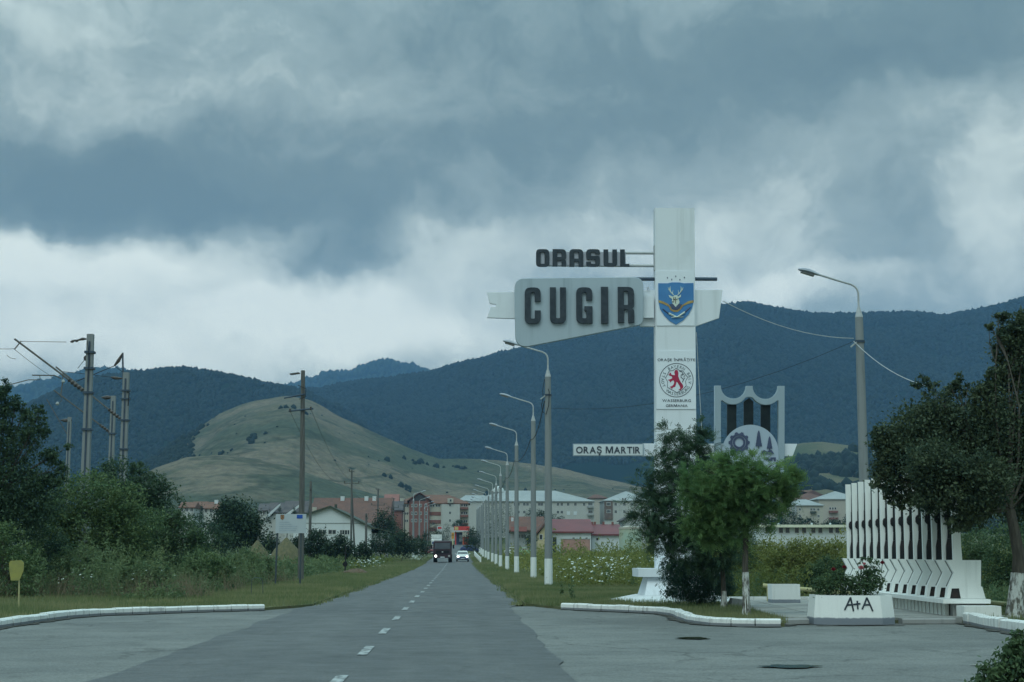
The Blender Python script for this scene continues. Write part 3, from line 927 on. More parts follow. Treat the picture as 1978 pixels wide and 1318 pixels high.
# municipal arms on the pylon: board, blue shield, stag, band, crossed mallets
a5 = lambda pts: mpl(pts, 1250, 520, 10.98)
b1 = flat('arms_board', [mpl([(1267.5, 524), (1340.5, 524), (1341.5, 629.5), (1268, 629.5)])], .02, -.004, m_board, mon)
sh = flat('arms_shield', [a5([(232, 306), (430, 306), (520, 288), (680, 288), (770, 306), (978, 300), (985, 690), (950, 830), (880, 960), (760, 1090), (612, 1182), (480, 1110), (360, 990), (270, 850), (236, 690)])], .02, -.026, m_blue, mon)
YD = -.049
def strip_tubes(pts_list, rad, y, n=5):
    b = MB()
    for pts, r_ in pts_list:
        b.tube([(x, y, z) for x, z in pts], r_ if not hasattr(r_, '__len__') else r_, n)
    return b
k5 = (mp(1300, 500)[0] - mp(1200, 500)[0]) / 100 / 10.98
ant = []
for side in (0, 1):
    f = (lambda x: x) if side == 0 else (lambda x: 1200 - x)
    ant += [(a5([(f(555), 555), (f(500), 500), (f(455), 440), (f(440), 395)]), [11 * k5, 10 * k5, 8 * k5, 4 * k5]),
            (a5([(f(500), 500), (f(485), 440), (f(492), 370)]), [9 * k5, 7 * k5, 3 * k5]),
            (a5([(f(530), 530), (f(540), 490), (f(545), 450)]), [8 * k5, 6 * k5, 3 * k5]),
            (a5([(f(470), 465), (f(470), 420), (f(470), 385)]), [8 * k5, 6 * k5, 3 * k5])]
strip_tubes(ant, 0, YD).build('stag_antlers', m_deer, sh)
flat('stag_head', [a5([(450, 555), (540, 590), (575, 560), (630, 560), (660, 590), (715, 545), (705, 600), (655, 625), (682, 700), (665, 770), (600, 808), (545, 770), (520, 700), (525, 640), (470, 605)])], .012, -.047, m_deer, sh)
mk = MB()
for pts in ([(545, 640), (590, 660)], [(610, 655), (640, 640)], [(560, 600), (560, 700)], [(590, 600), (600, 740)], [(530, 690), (550, 720)]):
    mk.tube([(x, -.060, z) for x, z in a5(pts)], 8 * k5, 5)
mk.build('stag_markings', mat('stag brown', (.12, .11, .09), None, 6, .6), sh)
flat('gold_band', [a5([(238, 665), (330, 690), (440, 745), (490, 800), (520, 860), (600, 880), (680, 850), (720, 780), (860, 690), (978, 665), (975, 715), (860, 745), (760, 790), (700, 870), (640, 915), (560, 915), (490, 880), (450, 800), (340, 745), (242, 715)])], .010, -.047, m_gold, sh)
flat('gear_segment', [a5([(470, 752), (540, 745), (600, 812), (660, 745), (735, 755), (690, 830), (640, 870), (570, 868), (515, 830)])], .008, -.0575, m_navy, sh)
for pts in ([(325, 855), (450, 950)], [(912, 812), (790, 925)]):
    MB().tube([(x, YD, z) for x, z in a5(pts)], 15 * k5, 5).build('tool_handle', m_navy, sh)
hb = MB(); hb.tube([(x, YD - .012, z) for x, z in a5([(450, 945), (620, 1025), (765, 1022)])], [22 * k5, 16 * k5, 6 * k5], 5); hb.build('tool_blade', m_deer, sh)
hb = MB(); hb.tube([(x, YD - .034, z) for x, z in a5([(790, 920), (640, 1020), (505, 1035)])], [22 * k5, 16 * k5, 6 * k5], 5)
hb.build('tool_blade', m_deer, sh)
for (x, y) in ((428, 188), (520, 225), (604, 158), (692, 228), (788, 182)):
    cx, cz = a5([(x, y)])[0]; MB().box(cx - 9 * k5, cx + 9 * k5, -.034, -.0245, cz - 15 * k5, cz + 15 * k5).build('stud', m_navy, mon)

# twin town board: lettering, ring, shield and lion
a6 = lambda pts: mpl(pts, 1255, 670, 10.14)
k6 = k5 * 10.98 / 10.14
b2 = flat('twin_town_board', [mpl([(1268, 678), (1343.5, 678), (1344, 790.5), (1268, 790.5)])], .02, -.004, m_board, mon)
xa, za = a6([(152, 283)])[0]; xb, zb_ = a6([(885, 233)])[0]
write('ORAŞE ÎNFRĂŢITE', xa, xb, za, zb_ - za, -.026, .006, m_print, b2, .004, joined='lettering')
xa, za = a6([(245, 1082)])[0]; xb, zb_ = a6([(803, 1030)])[0]
write('WASSERBURG', xa, xb, za, zb_ - za, -.026, .006, m_print, b2, .004, joined='lettering')
xa, za = a6([(314, 1180)])[0]; xb, zb_ = a6([(738, 1130)])[0]
write('GERMANIA', xa, xb, za, zb_ - za, -.026, .006, m_print, b2, .004, joined='lettering')
def circ(cx, cy, r, n=40): return [(cx + r * math.cos(2 * math.pi * i / n), cy + r * math.sin(2 * math.pi * i / n)) for i in range(n)]
flat('seal_ring', [a6(circ(520, 657, 334)), a6(circ(520, 657, 323))], .006, -.026, m_print, b2)
shp = [(300, 612), (345, 540), (378, 470), (450, 465), (515, 418), (590, 465), (650, 470), (700, 540), (745, 600), (702, 680), (718, 770), (640, 850), (530, 905), (440, 855), (340, 800), (345, 690)]
ins = [(520 + (x - 520) * .955, 657 + (y - 657) * .955) for x, y in shp]
flat('seal_shield', [a6(shp), a6(ins)], .006, -.026, m_print, b2)
flat('lion', [a6([(515, 452), (548, 468), (560, 520), (556, 580), (578, 640), (602, 690), (645, 745), (655, 780), (640, 815), (600, 852), (560, 850), (600, 815), (582, 770), (545, 705), (520, 690), (510, 740), (495, 785), (450, 800), (430, 832), (415, 805), (388, 790), (440, 768), (465, 740), (478, 700), (468, 662), (430, 668), (402, 705), (388, 672), (352, 650), (400, 640), (440, 618), (428, 580), (392, 572), (362, 545), (390, 540), (380, 508), (412, 515), (420, 545), (460, 560), (492, 555), (480, 505), (488, 470)])], .006, -.026, m_red, b2)
lt = MB()
lt.tube([(x, -.03, z) for x, z in a6([(640, 695), (662, 640), (610, 600), (612, 560), (650, 530), (625, 490), (580, 480)])], 7 * k6, 5)
for pts in ([(660, 600), (690, 560)], [(655, 650), (690, 610)], [(640, 560), (670, 530)]): lt.tube([(x, -.03, z) for x, z in a6(pts)], 5 * k6, 5)
lt.build('lion_tail', m_print, b2)
# lettering round the seal
bmc = bmesh.new()
ring_text = [('BAYERN', -32, 32), ('BRLV', 62, 100), ('WASSERBURG', 218, 122), ('STADT', 300, 246)]
for word, a0, a1 in ring_text:
    inner = a1 < a0
    for i, ch in enumerate(word):
        an = R(a0 + (a1 - a0) * i / (len(word) - 1))
        me, x0_, x1_ = char_mesh(ch, .0)
        s_ = 78 * k6
        me.transform(Matrix.Translation((-(x0_ + x1_) / 2, -.36, 0)))
        me.transform(Matrix(((s_, 0, 0, 0), (0, 0, -.006, -.029), (0, s_, 0, 0), (0, 0, 0, 1))))
        cx, cz = a6([(520 + 268 * math.sin(an), 657 - 268 * math.cos(an))])[0]
        rot = an if not inner else an + math.pi
        me.transform(Matrix.Rotation(rot, 4, 'Y')); me.transform(Matrix.Translation((cx, 0, cz)))
        bmc.from_mesh(me); bpy.data.meshes.remove(me)
me = bpy.data.meshes.new('seal_lettering'); bmc.to_mesh(me); bmc.free()
tag(link('seal_lettering', me, mat('grey print', (.14, .19, .22), None, 5, .6), b2), kind='stuff')

# lower beam, its sign and the shield emblem hung on it
z0, z1 = mp(1250, 880)[1], mp(1250, 857)[1]
flat('beam', [mpl([(1243, 857), (1541, 857.5), (1533, 880), (1243, 880)])], .22, .36, m_white, mon, .01)
lb = flat('martyr_town_board', [mpl([(1107, 857), (1244, 857), (1244, 881), (1107, 881)])], .05, .12, m_greyframe, mon)
flat('board_face', [mpl([(1108.5, 858.5), (1242, 858.5), (1242, 879.5), (1108.5, 879.5)])], .012, .068, streaky('board face', (.60, .66, .69), (.50, .56, .60), .5, .3, .8), lb)
xa, za = mp(1113, 875.5); xb, zb_ = mp(1237, 862.5)
write('ORAŞ MARTIR', xa, xb, za, zb_ - za, .054, .012, m_print, lb, .018)
# shield emblem
a4 = lambda pts: mpl(pts, 1370, 720, 7.322)
YE = .12
def arc(cx, cy, r, a0, a1, n=12): return [(cx + r * math.cos(R(a0 + (a1 - a0) * i / n)), cy + r * math.sin(R(a0 + (a1 - a0) * i / n))) for i in range(n + 1)]
outer = [(80, 190), (160, 190)] + arc(340, 190, 184, 172, 10, 12) + [(525, 195), (607, 195)] + arc(790, 195, 184, 170, 8, 12) + [(974, 195), (1058, 195), (1058, 1450), (970, 1570), (570, 1720), (170, 1570), (78, 1450)]
inner = [(160, 395)] + arc(330, 240, 210, 134, 32, 10) + [(568, 340)] + arc(800, 240, 216, 148, 46, 10) + [(978, 395), (978, 1430), (910, 1510), (570, 1630), (230, 1510), (158, 1430)]
emb = flat('shield_emblem', [a4(outer), a4(inner)], .16, YE, m_greyframe, mon, .01)
for x0, x1, yt in ((256, 388, 452), (492, 628, 400), (732, 868, 458)):
    top = [(x0, yt), (x1, yt)] if x0 != 492 else [(x0, 412), (568, 352), (x1, 412)]
    flat('dark_stripe', [a4(top + [(x1, 1440), (x0, 1440)])], .05, YE - .03, m_darkglass, emb)
fz0 = a4([(0, 1440)])[0][1]
xx0, xx1 = a4([(160, 0)])[0][0], a4([(978, 0)])[0][0]
MB().box(xx0, xx1, YE - .10, YE - .03, fz0 - .06, fz0 - .001).build('emblem_sill', m_greyframe, emb)
disc = flat('emblem_disc', [a4(circ(580, 1140, 402, 48))], .05, YE - .095, streaky('emblem disc paint', (.38, .46, .55), (.30, .37, .45), .5, .3, .8), emb)
YI = YE - .148
gear = []
for i in range(20):
    a_ = 2 * math.pi * (i + .0) / 20
    r_ = 150 if i % 2 == 0 else 128
    for da in (-.10, .10): gear.append((420 + r_ * math.cos(a_ + da), 990 + r_ * math.sin(a_ + da)))
flat('gear_badge', [a4(gear), a4(circ(420, 990, 98, 28))], .02, YI, m_navy, emb)
flat('gear_badge', [a4(circ(420, 990, 88, 28)), a4(circ(420, 990, 60, 28))], .02, YI, m_navy, emb)
def fir(cx, top, bot, w):
    L, Rr = [], []
    n = 5
    for i in range(n):
        y0_ = top + (bot - top) * i / n * .86; y1_ = top + (bot - top) * (i + 1) / n * .86
        Rr += [(cx + w * (.12 + .10 * i), y0_), (cx + w * (.45 + .55 * i / n) * .62, y1_ + 4)]
        L += [(cx - w * (.12 + .10 * i), y0_), (cx - w * (.45 + .55 * i / n) * .62, y1_ + 4)]
    return [(cx, top - 14)] + Rr + [(cx + w * .1, bot * .86 + top * .14), (cx + w * .1, bot), (cx - w * .1, bot), (cx - w * .1, bot * .86 + top * .14)] + L[::-1]
flat('fir_badge', [a4(fir(697, 832, 1075, 78))], .02, YI, m_navy, emb)
flat('fir_badge', [a4(fir(850, 915, 1100, 68))], .02, YI, m_navy, emb)
flat('hill_badge', [a4([(735, 1146), (765, 1095), (815, 1118), (848, 1092), (880, 1100), (912, 1148)])], .016, YI - .022, m_navy, emb)
flat('letter_bars', [a4([(770, 1200), (832, 1200), (832, 1218), (862, 1218), (862, 1200), (938, 1200), (938, 1252), (912, 1252), (912, 1222), (890, 1222), (890, 1252), (830, 1252), (830, 1235), (770, 1235)])], .02, YI, m_navy, emb)
# lightning cable down the pylon's right edge, and a small hook on the panel
MB().tube([(mp(1347, 640)[0], .2, mp(1347, 640)[1]), (mp(1350, 700)[0], .2, mp(1350, 700)[1]), (mp(1357, 830)[0], .15, mp(1357, 830)[1])], .012, 5).build('cable', m_galv, mon)
xh, zh = mp(1253, 560)
MB().tube([(xh - .03, .1, zh), (xh - .03, .1, zh + .08), (xh + .0, .1, zh + .11), (xh + .03, .1, zh)], .012, 5).build('lifting_hook', m_galv, mon)

# ================================================================== THE RIFLE MEMORIAL
mem = thing('rifle_memorial', 'white concrete war memorial of thirteen dark upright rifles between tall fins', 'memorial', (0, 0, 0))
m_mem = streaky('memorial whitewash', (.80, .82, .80), (.54, .56, .54), .6, .35, .9)
m_rifle = mat('dark rifle iron', (.014, .017, .020), (.034, .026, .028), 5, .6, .2, 30, lo=.45, hi=.7)
m_opening_shade = mat('painted opening shade', (.022, .024, .024), (.05, .035, .032), 6, .9)
Z0 = .50; ZL = 1.38; ZT = 3.66
NF = 14
def fin_mesh(wide=False):
    b = MB()
    # body with a notched front edge; its lower part is split round an arched opening
    wb = .60 if wide else .46
    b.prism([(-.18, ZL), (-.02, 1.075), (-.17, .775), (wb, .775), (wb + (.03 if wide else 0), ZL)], 0, .16)
    b.prism([(-.17, .774), (-.215, Z0), (-.135, Z0), (-.075, .774)], 0, .16)
    if not wide:
        b.prism([(.085, .774), (.125, Z0), (wb, Z0), (wb, .774)], 0, .16)
        b.prism([(-.075, .774), (-.08, .735), (.085, .735), (.085, .774)], .002, .158)
    else:
        b.prism([(.085, .774), (.125, Z0), (wb + .10, Z0), (wb + .03, .774)], 0, .16)
        b.prism([(-.075, .774), (-.08, .735), (.085, .735), (.085, .774)], .002, .158)
    return b.mesh('memorial_base_plate')
def post_mesh():
    b = MB()
    b.prism([(-.02, ZL + .001), (.165, ZL + .001), (.150, ZL + .35), (.140, ZT), (-.012, ZT)], .0, .07)
    return b.mesh('fin')
def rifle_mesh():
    b = MB()
    b.prism([(.058, ZL + .004), (.195, ZL + .004), (.192, ZL + .50), (.102, ZL + .50), (.066, ZL + .33)], -.05, -.003)       # stock
    b.prism([(.104, ZL + .502), (.192, ZL + .502), (.190, ZL + .72), (.116, ZL + .72)], -.05, -.003)                        # grip
    b.prism([(.110, ZL + .722), (.190, ZL + .722), (.186, ZL + 1.42), (.124, ZL + 1.42)], -.05, -.003)                       # receiver
    b.prism([(.108, ZL + .88), (.080, ZL + .90), (.046, ZL + .95), (.046, ZL + 1.06), (.080, ZL + 1.12), (.108, ZL + 1.13)], -.06, -.002)   # drum
    b.prism([(.132, ZL + 1.422), (.184, ZL + 1.422), (.178, ZL + 1.95), (.146, ZL + 1.95)], -.038, -.006)                    # barrel
    return b.mesh('rifle')
fm, fmw, pm, rm = fin_mesh(), fin_mesh(True), post_mesh(), rifle_mesh()
shade_ln = MB()  # dark strips on the plate sides, put in as shadow lines along the notch
shade_ln.prism([(-.184, ZL - .01), (-.026, 1.075), (-.018, 1.075), (-.176, ZL - .01)], .095, .158)
shade_ln.prism([(-.026, 1.073), (-.176, .778), (-.168, .778), (-.018, 1.073)], .095, .158)
shade_ln = shade_ln.mesh('shade_line'); shade_ln.materials.append(mat('painted shade line', (.13, .14, .14), (.22, .23, .22), 6, .9))
rec = MB().box(-.13, .13, .03, .05, Z0 + .004, .73).mesh('opening_shade')  # dark backing sheet standing in for the shade inside each hole
for me_, m_ in ((fm, m_mem), (fmw, m_mem), (pm, m_mem), (rm, m_rifle), (rec, m_opening_shade)): me_.materials.append(m_)
for i in range(NF):
    t = i / (NF - 1)
    yy = 48.0 - 12.0 * t; xx = 12.03 - .53 * t
    a = link('memorial_base_plate', fmw if i == NF - 1 else fm, None, mem); a.location = (xx, yy, 0)
    p = link('fin', pm, None, mem); p.location = (xx, yy, random.uniform(-.01, .01))
    if i == NF - 1: p.scale = (1.15, 1, 1)
    if i < NF - 1:
        r_ = link('rifle', rm, None, mem); r_.location = (xx, yy, random.uniform(-.0, .03) * 0)
    o_ = link('opening_shade', rec, None, mem); o_.location = (xx, yy, 0)
    j_ = link('shade_line', shade_ln, None, mem); j_.location = (xx, yy, 0)
# ledge, plinth and its pleated face
led = MB(); led.hexa([(11.62, 48.4, .40), (11.08, 35.6, .40), (12.16, 35.55, .40), (12.66, 48.4, .40)][::-1], [(11.62, 48.4, .496), (11.08, 35.6, .496), (12.16, 35.55, .496), (12.66, 48.4, .496)][::-1])
led.build('ledge', m_mem, mem)
pln = MB(); pln.hexa([(11.86, 48.3, 0), (11.34, 35.72, 0), (12.09, 35.7, 0), (12.59, 48.3, 0)][::-1], [(11.86, 48.3, .398), (11.34, 35.72, .398), (12.09, 35.7, .398), (12.59, 48.3, .398)][::-1])
pln.build('plinth', streaky('grey plinth', (.30, .31, .30), (.18, .19, .18), .8, .6, 1.3), mem)
m_slat = streaky('grubby whitewash', (.60, .62, .58), (.33, .35, .32), .75, .6, 1.4)
sm_ = MB().box(-.09, .0, -.12, .12, .118, .397).mesh('slat'); sm_.materials.append(m_slat)
for k in range(34):
    t = (k + .5) / 34
    s_ = link('slat', sm_, None, mem); s_.location = (11.84 - .53 * t, 48.1 - 12.2 * t, 0)
MB().box(11.36, 12.20, 34.98, 35.55, .0, .36).build('end_block', streaky('end block whitewash', (.76, .78, .76), (.50, .52, .5), .7, .45, 1.0), mem)

# ================================================================== PLANTERS, RAIL, SIGNS
def planter_hex(name, label, loc, w, d, h, group):
    root = thing(name, label, 'planter', loc, 0, group)
    def ringp(s, z): return [(-w / 2 * s, -d * .15, z), (-w * .22 * s, -d / 2 * s, z), (w * .30 * s, -d / 2 * s, z), (w / 2 * s, -d * .2, z), (w / 2 * s, d / 2 * s, z), (-w / 2 * s, d / 2 * s, z)]
    b = MB()
    rings = [ringp(1.03, 0), ringp(1.03, .12), ringp(.97, h), ringp(.85, h), ringp(.85, h - .10)]
    vs = [p for r_ in rings for p in r_]; fs = []
    for i in range(len(rings) - 1):
        for k in range(6): fs.append((i * 6 + k, i * 6 + (k + 1) % 6, (i + 1) * 6 + (k + 1) % 6, (i + 1) * 6 + k))
    fs.append(tuple(range(5, -1, -1)))
    b.add(vs, fs)
    b.build('trough', streaky('planter whitewash', (.80, .82, .80), (.58, .60, .58), .6, .3, .9, low=(.20, .225, .26), low_h=.15), root)
    sl = MB(); q = ringp(.84, h - .06); q2 = ringp(.84, h - .09); sl.add(q2 + q, [tuple(range(6, 12))]); sl.build('soil', m_soil, root)
    return root
PLX, PLY = at(1645, 1100, 34.3).x, 34.36
plant = planter_hex('planter', 'large white hexagonal planter painted with letters, roses growing in it', (PLX, PLY, 0), 1.72, 1.0, .63, None)
gr = []
def stroke(b, pts, w=.022):
    pts2 = []
    for px, py in pts:
        p = at(px, py, 33.84); pts2.append((p.x - PLX, p.z))
    for (x0, z0_), (x1, z1_) in zip(pts2[:-1], pts2[1:]):
        def yf(z): return -.5 * (1.03 - .06 * max(0, (z - .12)) / .51) - .004
        b.tube([(x0, yf(z0_), z0_), (x1, yf(z1_), z1_)], w * .85, 6)
a8 = lambda pts: [(1540 + x / 4.516, 1080 + y / 4.516) for x, y in pts]
for strokes in ([[(415, 445), (440, 395), (468, 335), (480, 395), (492, 455)], [(435, 402), (482, 400)]],
                [[(490, 398), (552, 390)], [(526, 365), (530, 438)]],
                [[(568, 438), (590, 390), (610, 338), (635, 395), (660, 455)], [(590, 402), (640, 398)]]):
    g_ = MB()
    for s_ in strokes: stroke(g_, a8(s_))
    g_.build('painted_letter' if strokes[0][0][0] != 490 else 'painted_plus', m_letter, plant)
SPX, SPY = at(1514, 1140, 45.2).x, 45.2
sp_ = thing('planter', 'small plain white box planter in front of the yellow rail', 'planter', (SPX, SPY, .12))
b = MB(); hw, hd, hh = .41, .3, .53
b.box(-hw, hw, -hd, hd, .0, hh - .06)
b.box(-hw, hw, -hd, -hd + .06, hh - .058, hh); b.box(-hw, hw, hd - .06, hd, hh - .058, hh); b.box(-hw, -hw + .06, -hd + .062, hd - .062, hh - .058, hh); b.box(hw - .06, hw, -hd + .062, hd - .062, hh - .058, hh)
b.build('trough', streaky('box planter whitewash', (.78, .80, .79), (.5, .53, .5), .6, .4, 1.1, low=(.22, .25, .29), low_h=.10), sp_)
MB().box(-hw + .062, hw - .062, -hd + .062, hd - .062, hh - .057, hh - .03).build('soil', m_soil, sp_)

yr_ = thing('low_rail', 'low yellow pipe rail running behind the small box planter', 'barrier rail', (0, 0, 0))
m_yel = mat('faded yellow paint', (.42, .40, .20), (.36, .34, .19), 3, .6, c3=(.28, .27, .18))
pa, pb = at(1474, 1131, 46.6), at(1592, 1142, 46.0)
MB().tube([pa, pb, (11.6, 45.5, pb.z - .05)], .06, 10).build('rail_pipe', m_yel, yr_)
for t in (.08, .5, .95):
    p = pa.lerp(pb, t); MB().tube([(p.x, p.y, 0), (p.x, p.y, p.z - .05)], .04, 8).build('rail_post', m_yel, yr_)
yr2 = thing('low_rail', 'low pale yellow pipe rail behind the whitewashed tree trunk', 'barrier rail')
pa, pb = at(1868, 1160, 39.5), at(1990, 1172, 38.5)
MB().tube([pa, pb], .06, 10).build('rail_pipe', m_yel, yr2)
for t in (.2, .9):
    p = pa.lerp(pb, t); MB().tube([(p.x, p.y, 0), (p.x, p.y, p.z - .05)], .04, 8).build('rail_post', m_yel, yr2)
# bevelled stone beside the tree
st_p = at(1422, 1160, 42.2)
stn = MB(); stn.hexa([(-.22, -.3, 0), (.22, -.3, 0), (.22, .3, 0), (-.22, .3, 0)], [(-.12, -.22, .26), (.2, -.22, .22), (.2, .25, .22), (-.12, .25, .26)])
so = stn.build('stone', m_kerbgrey, None); so.location = (st_p.x, 42.2, .08)
tag(so, 'grey stone with sloping top on the lawn edge between juniper and paving', 'stone')

# information board on two posts, left verge
IBY = 71.0
pi_ = at(562, 1012, IBY)
ib = thing('notice_board', 'white project notice board with small blue flag plate on two posts', 'notice board', (pi_.x, IBY, .05))
s_ = IBY / F
MB().box(-29 * s_, 29 * s_, -.02, .02, pi_.z - .05 - 18 * s_, pi_.z - .05 + 18.5 * s_).build('panel', streaky('notice panel', (.44, .50, .54), (.34, .40, .45), .5, .4, .8), ib)
m_post = mat('dark steel post', (.05, .07, .085), (.07, .09, .10), 3, .6)
for dx, lean in ((-25, -.06), (19.5, -.01)):
    MB().tube([(dx * s_ + lean, .05, 0), (dx * s_, .05, pi_.z + .35)], .042, 8).build('post', m_post, ib)
bx0 = 11 * s_
MB().box(bx0, bx0 + 11 * s_, -.032, -.021, pi_.z - .05 + 10 * s_, pi_.z - .05 + 17 * s_).build('flag_plate', mat('flag blue', (.02, .09, .42), None, 3, .5), ib)
flat('arms_plate', [[(-20 * s_, pi_.z - .05 + 17 * s_), (-13 * s_, pi_.z - .05 + 17 * s_), (-13 * s_, pi_.z - .05 + 10 * s_), (-16.5 * s_, pi_.z - .05 + 7 * s_), (-20 * s_, pi_.z - .05 + 10 * s_)]], .01, -.021, mat('arms plate', (.38, .20, .10), (.08, .06, .05), 24, .5, lo=.45, hi=.55), ib)
ln = MB()
for k in range(5):
    z = pi_.z - .05 + (3 - 4 * k) * s_; w_ = random.uniform(10, 22) * s_
    ln.box(-22 * s_, -22 * s_ + w_ * 1.6, -.027, -.021, z - .5 * s_, z + .5 * s_)
ln.build('text_lines', mat('faint print', (.36, .44, .52), None, 5, .6), ib)

# yellow marker plate on the left
ymp = gnd(36, 1176, .07)
ym = thing('marker_sign', 'small faded yellow marker plate on a thin post beside the left kerb', 'marker sign', (ymp.x, ymp.y, .05))
kx = ymp.y / F
def yl(px, py): return ((px - 36) * kx, (1176 - py) * kx)
flat('plate', [[yl(15, 1090), yl(18, 1085), yl(38, 1084), yl(43, 1089), yl(43, 1103), yl(36, 1122), yl(20, 1122), yl(17, 1108)]], .02, -.02, mat('marker yellow', (.31, .30, .085), (.25, .25, .09), 3, .55), ym)
MB().tube([(0, .01, 0), (-.02, .01, .78)], .022, 7).build('post', m_yel, ym)

# wire hoop and stakes in the left grass
for i, (px, py, hpx, lab) in enumerate(((497, 1150, 34, 'thin bent wire hoop standing in the grass left of the notice board'),)):
    g0 = gnd(px, py, .06); k_ = g0.y / F
    hoop = MB().tube([(-.22, 0, 0), (-.2, 0, hpx * k_ * .9), (-.1, 0, hpx * k_), (.12, 0, hpx * k_ * .95), (.18, 0, hpx * k_ * .8), (.2, 0, 0)], .012, 5).build('wire_hoop', m_post)
    hoop.location = (g0.x, g0.y, .05); tag(hoop, lab, 'wire hoop')

# puddles
m_water = bpy.data.materials.new('puddle water'); m_water.use_nodes = True
bw = m_water.node_tree.nodes['Principled BSDF']
bw.inputs['Base Color'].default_value = (.055, .062, .036, 1); bw.inputs['Roughness'].default_value = .07; bw.inputs['Specular IOR Level'].default_value = .6
def puddle(px0, px1, py, rows, seed):
    a = gnd(px0, py); b = gnd(px1, py); c_ = (a + b) / 2; rx = (b.x - a.x) / 2
    v = []
    for i in range(28):
        an = 2 * math.pi * i / 28
        k = 1 + .55 * mnoise.noise(Vector((math.cos(an) * 1.9 + seed, math.sin(an) * 1.9, seed)))
        v.append((c_.x + rx * k * math.cos(an), c_.y + rows * k * math.sin(an), .006))
    o = MB().add(v, [tuple(range(28))]).build('puddle', m_water)
    return structure(o)
puddle(1306, 1368, 1233, .33, 1); puddle(1470, 1585, 1288, .30, 5); puddle(1880, 1975, 1285, .1, 9)

# ================================================================== STREET LAMPS AND POLES
m_conc = streaky('aged concrete pole', (.23, .255, .265), (.14, .155, .16), .8, .55, 1.0)
m_limew = streaky('lime wash band', (.74, .78, .78), (.5, .54, .54), .7, .5, 1.6)
m_lamp = mat('lamp head paint', (.40, .44, .50), (.30, .34, .40), 5, .4)
m_lens = mat('lamp lens', (.16, .17, .18), (.24, .25, .25), 12, .2)
m_wood = mat('weathered timber pole', (.085, .088, .085), (.14, .14, .135), 3, .85, .3, 30, stretch=(6, 6, .4))
m_insul = mat('dark insulator', (.045, .04, .04), (.09, .08, .075), 8, .3)
m_insulw = mat('pale insulator', (.36, .40, .41), None, 8, .25)

def lamp_meshes():
    res = []
    res.append(('pole', MB().lathe([(.178, 0), (.165, 3), (.145, 7), (.132, 9.30)], 14), m_conc))
    res.append(('limewash_band', MB().lathe([(.183, 0.02), (.176, 1.24)], 14), m_limew))
    res.append(('pole_cap', MB().lathe([(.135, 9.302), (.12, 9.38), (.04, 9.66), (.035, 9.70)], 12), m_galv))
    arm = [(0, 0, 9.66), (0, 0, 10.12), (-.03, 0, 10.24), (-.10, 0, 10.34), (-.24, 0, 10.42), (-.8, 0, 10.58), (-1.42, 0, 10.77)]
    res.append(('lamp_arm', MB().tube(arm, .036, 8), m_galv))
    hd = MB()
    sec = [(-1.30, .05, 10.72, .05), (-1.42, .10, 10.755, .08), (-1.60, .15, 10.81, .105), (-1.80, .155, 10.86, .105), (-1.95, .11, 10.895, .07), (-2.02, .04, 10.91, .03)]
    vs = []; n = 10
    for x, wy, z, hz_ in sec:
        for k in range(n):
            an = 2 * math.pi * k / n
            vs.append((x, wy * math.cos(an), z + (hz_ if math.sin(an) > 0 else hz_ * .45) * math.sin(an)))
    fs = [(i * n + k, i * n + (k + 1) % n, (i + 1) * n + (k + 1) % n, (i + 1) * n + k) for i in range(len(sec) - 1) for k in range(n)]
    fs += [tuple(range(n)), tuple((len(sec) - 1) * n + k for k in range(n))]
    hd.add(vs, fs)
    res.append(('lamp_head', hd, m_lamp))
    res.append(('lamp_lens', MB().hexa([(-1.93, -.07, 10.80), (-1.50, -.09, 10.675), (-1.50, .09, 10.675), (-1.93, .07, 10.80)][::-1], [(-1.93, -.09, 10.85), (-1.50, -.11, 10.74), (-1.50, .11, 10.74), (-1.93, .09, 10.85)][::-1]), m_lens))
    return [(n_, b_.mesh(n_, smooth=n_ != 'lamp_lens'), m_) for n_, b_, m_ in res]
lamp_parts = lamp_meshes()
for n_, me_, m_ in lamp_parts: me_.materials.append(m_)
ordn = ['nearest', 'second', 'third', 'fourth', 'fifth', 'sixth', 'seventh', 'eighth', 'ninth', 'tenth', 'eleventh', 'twelfth', 'thirteenth', 'fourteenth', 'fifteenth']
LY = [69, 92.5, 114, 139, 160, 184, 205, 228, 250, 273, 296, 320, 345, 370]
LXL = [3.98, 4.45, 4.25, 4.35, 4.32, 4.45, 4.48, 4.4, 4.4, 4.35, 4.4, 4.4, 4.4, 4.4]
lamp0 = None
cable_pts = []
for i, (y, x) in enumerate(zip(LY, LXL)):
    lab = f'{ordn[i]} concrete street lamp with whitewashed foot in the row along the right verge'
    if i == 0: lab = 'nearest concrete street lamp of the row along the right verge, cables at its side'
    g_ = 'street lamps along the right verge'
    z = .05 if y < 120 else gz(y)
    if lamp0 is None:
        lamp0 = thing('street_lamp', lab, 'street lamp', (x, y, z), 0, g_)
        for n_, me_, m_ in lamp_parts: link(n_, me_, None, lamp0)
        r_ = lamp0
    else:
        r_ = dup(lamp0, (x, y, z), random.uniform(-.03, .03), lab)
    cable_pts.append(Vector((x - .16, y, z + 8.2)))
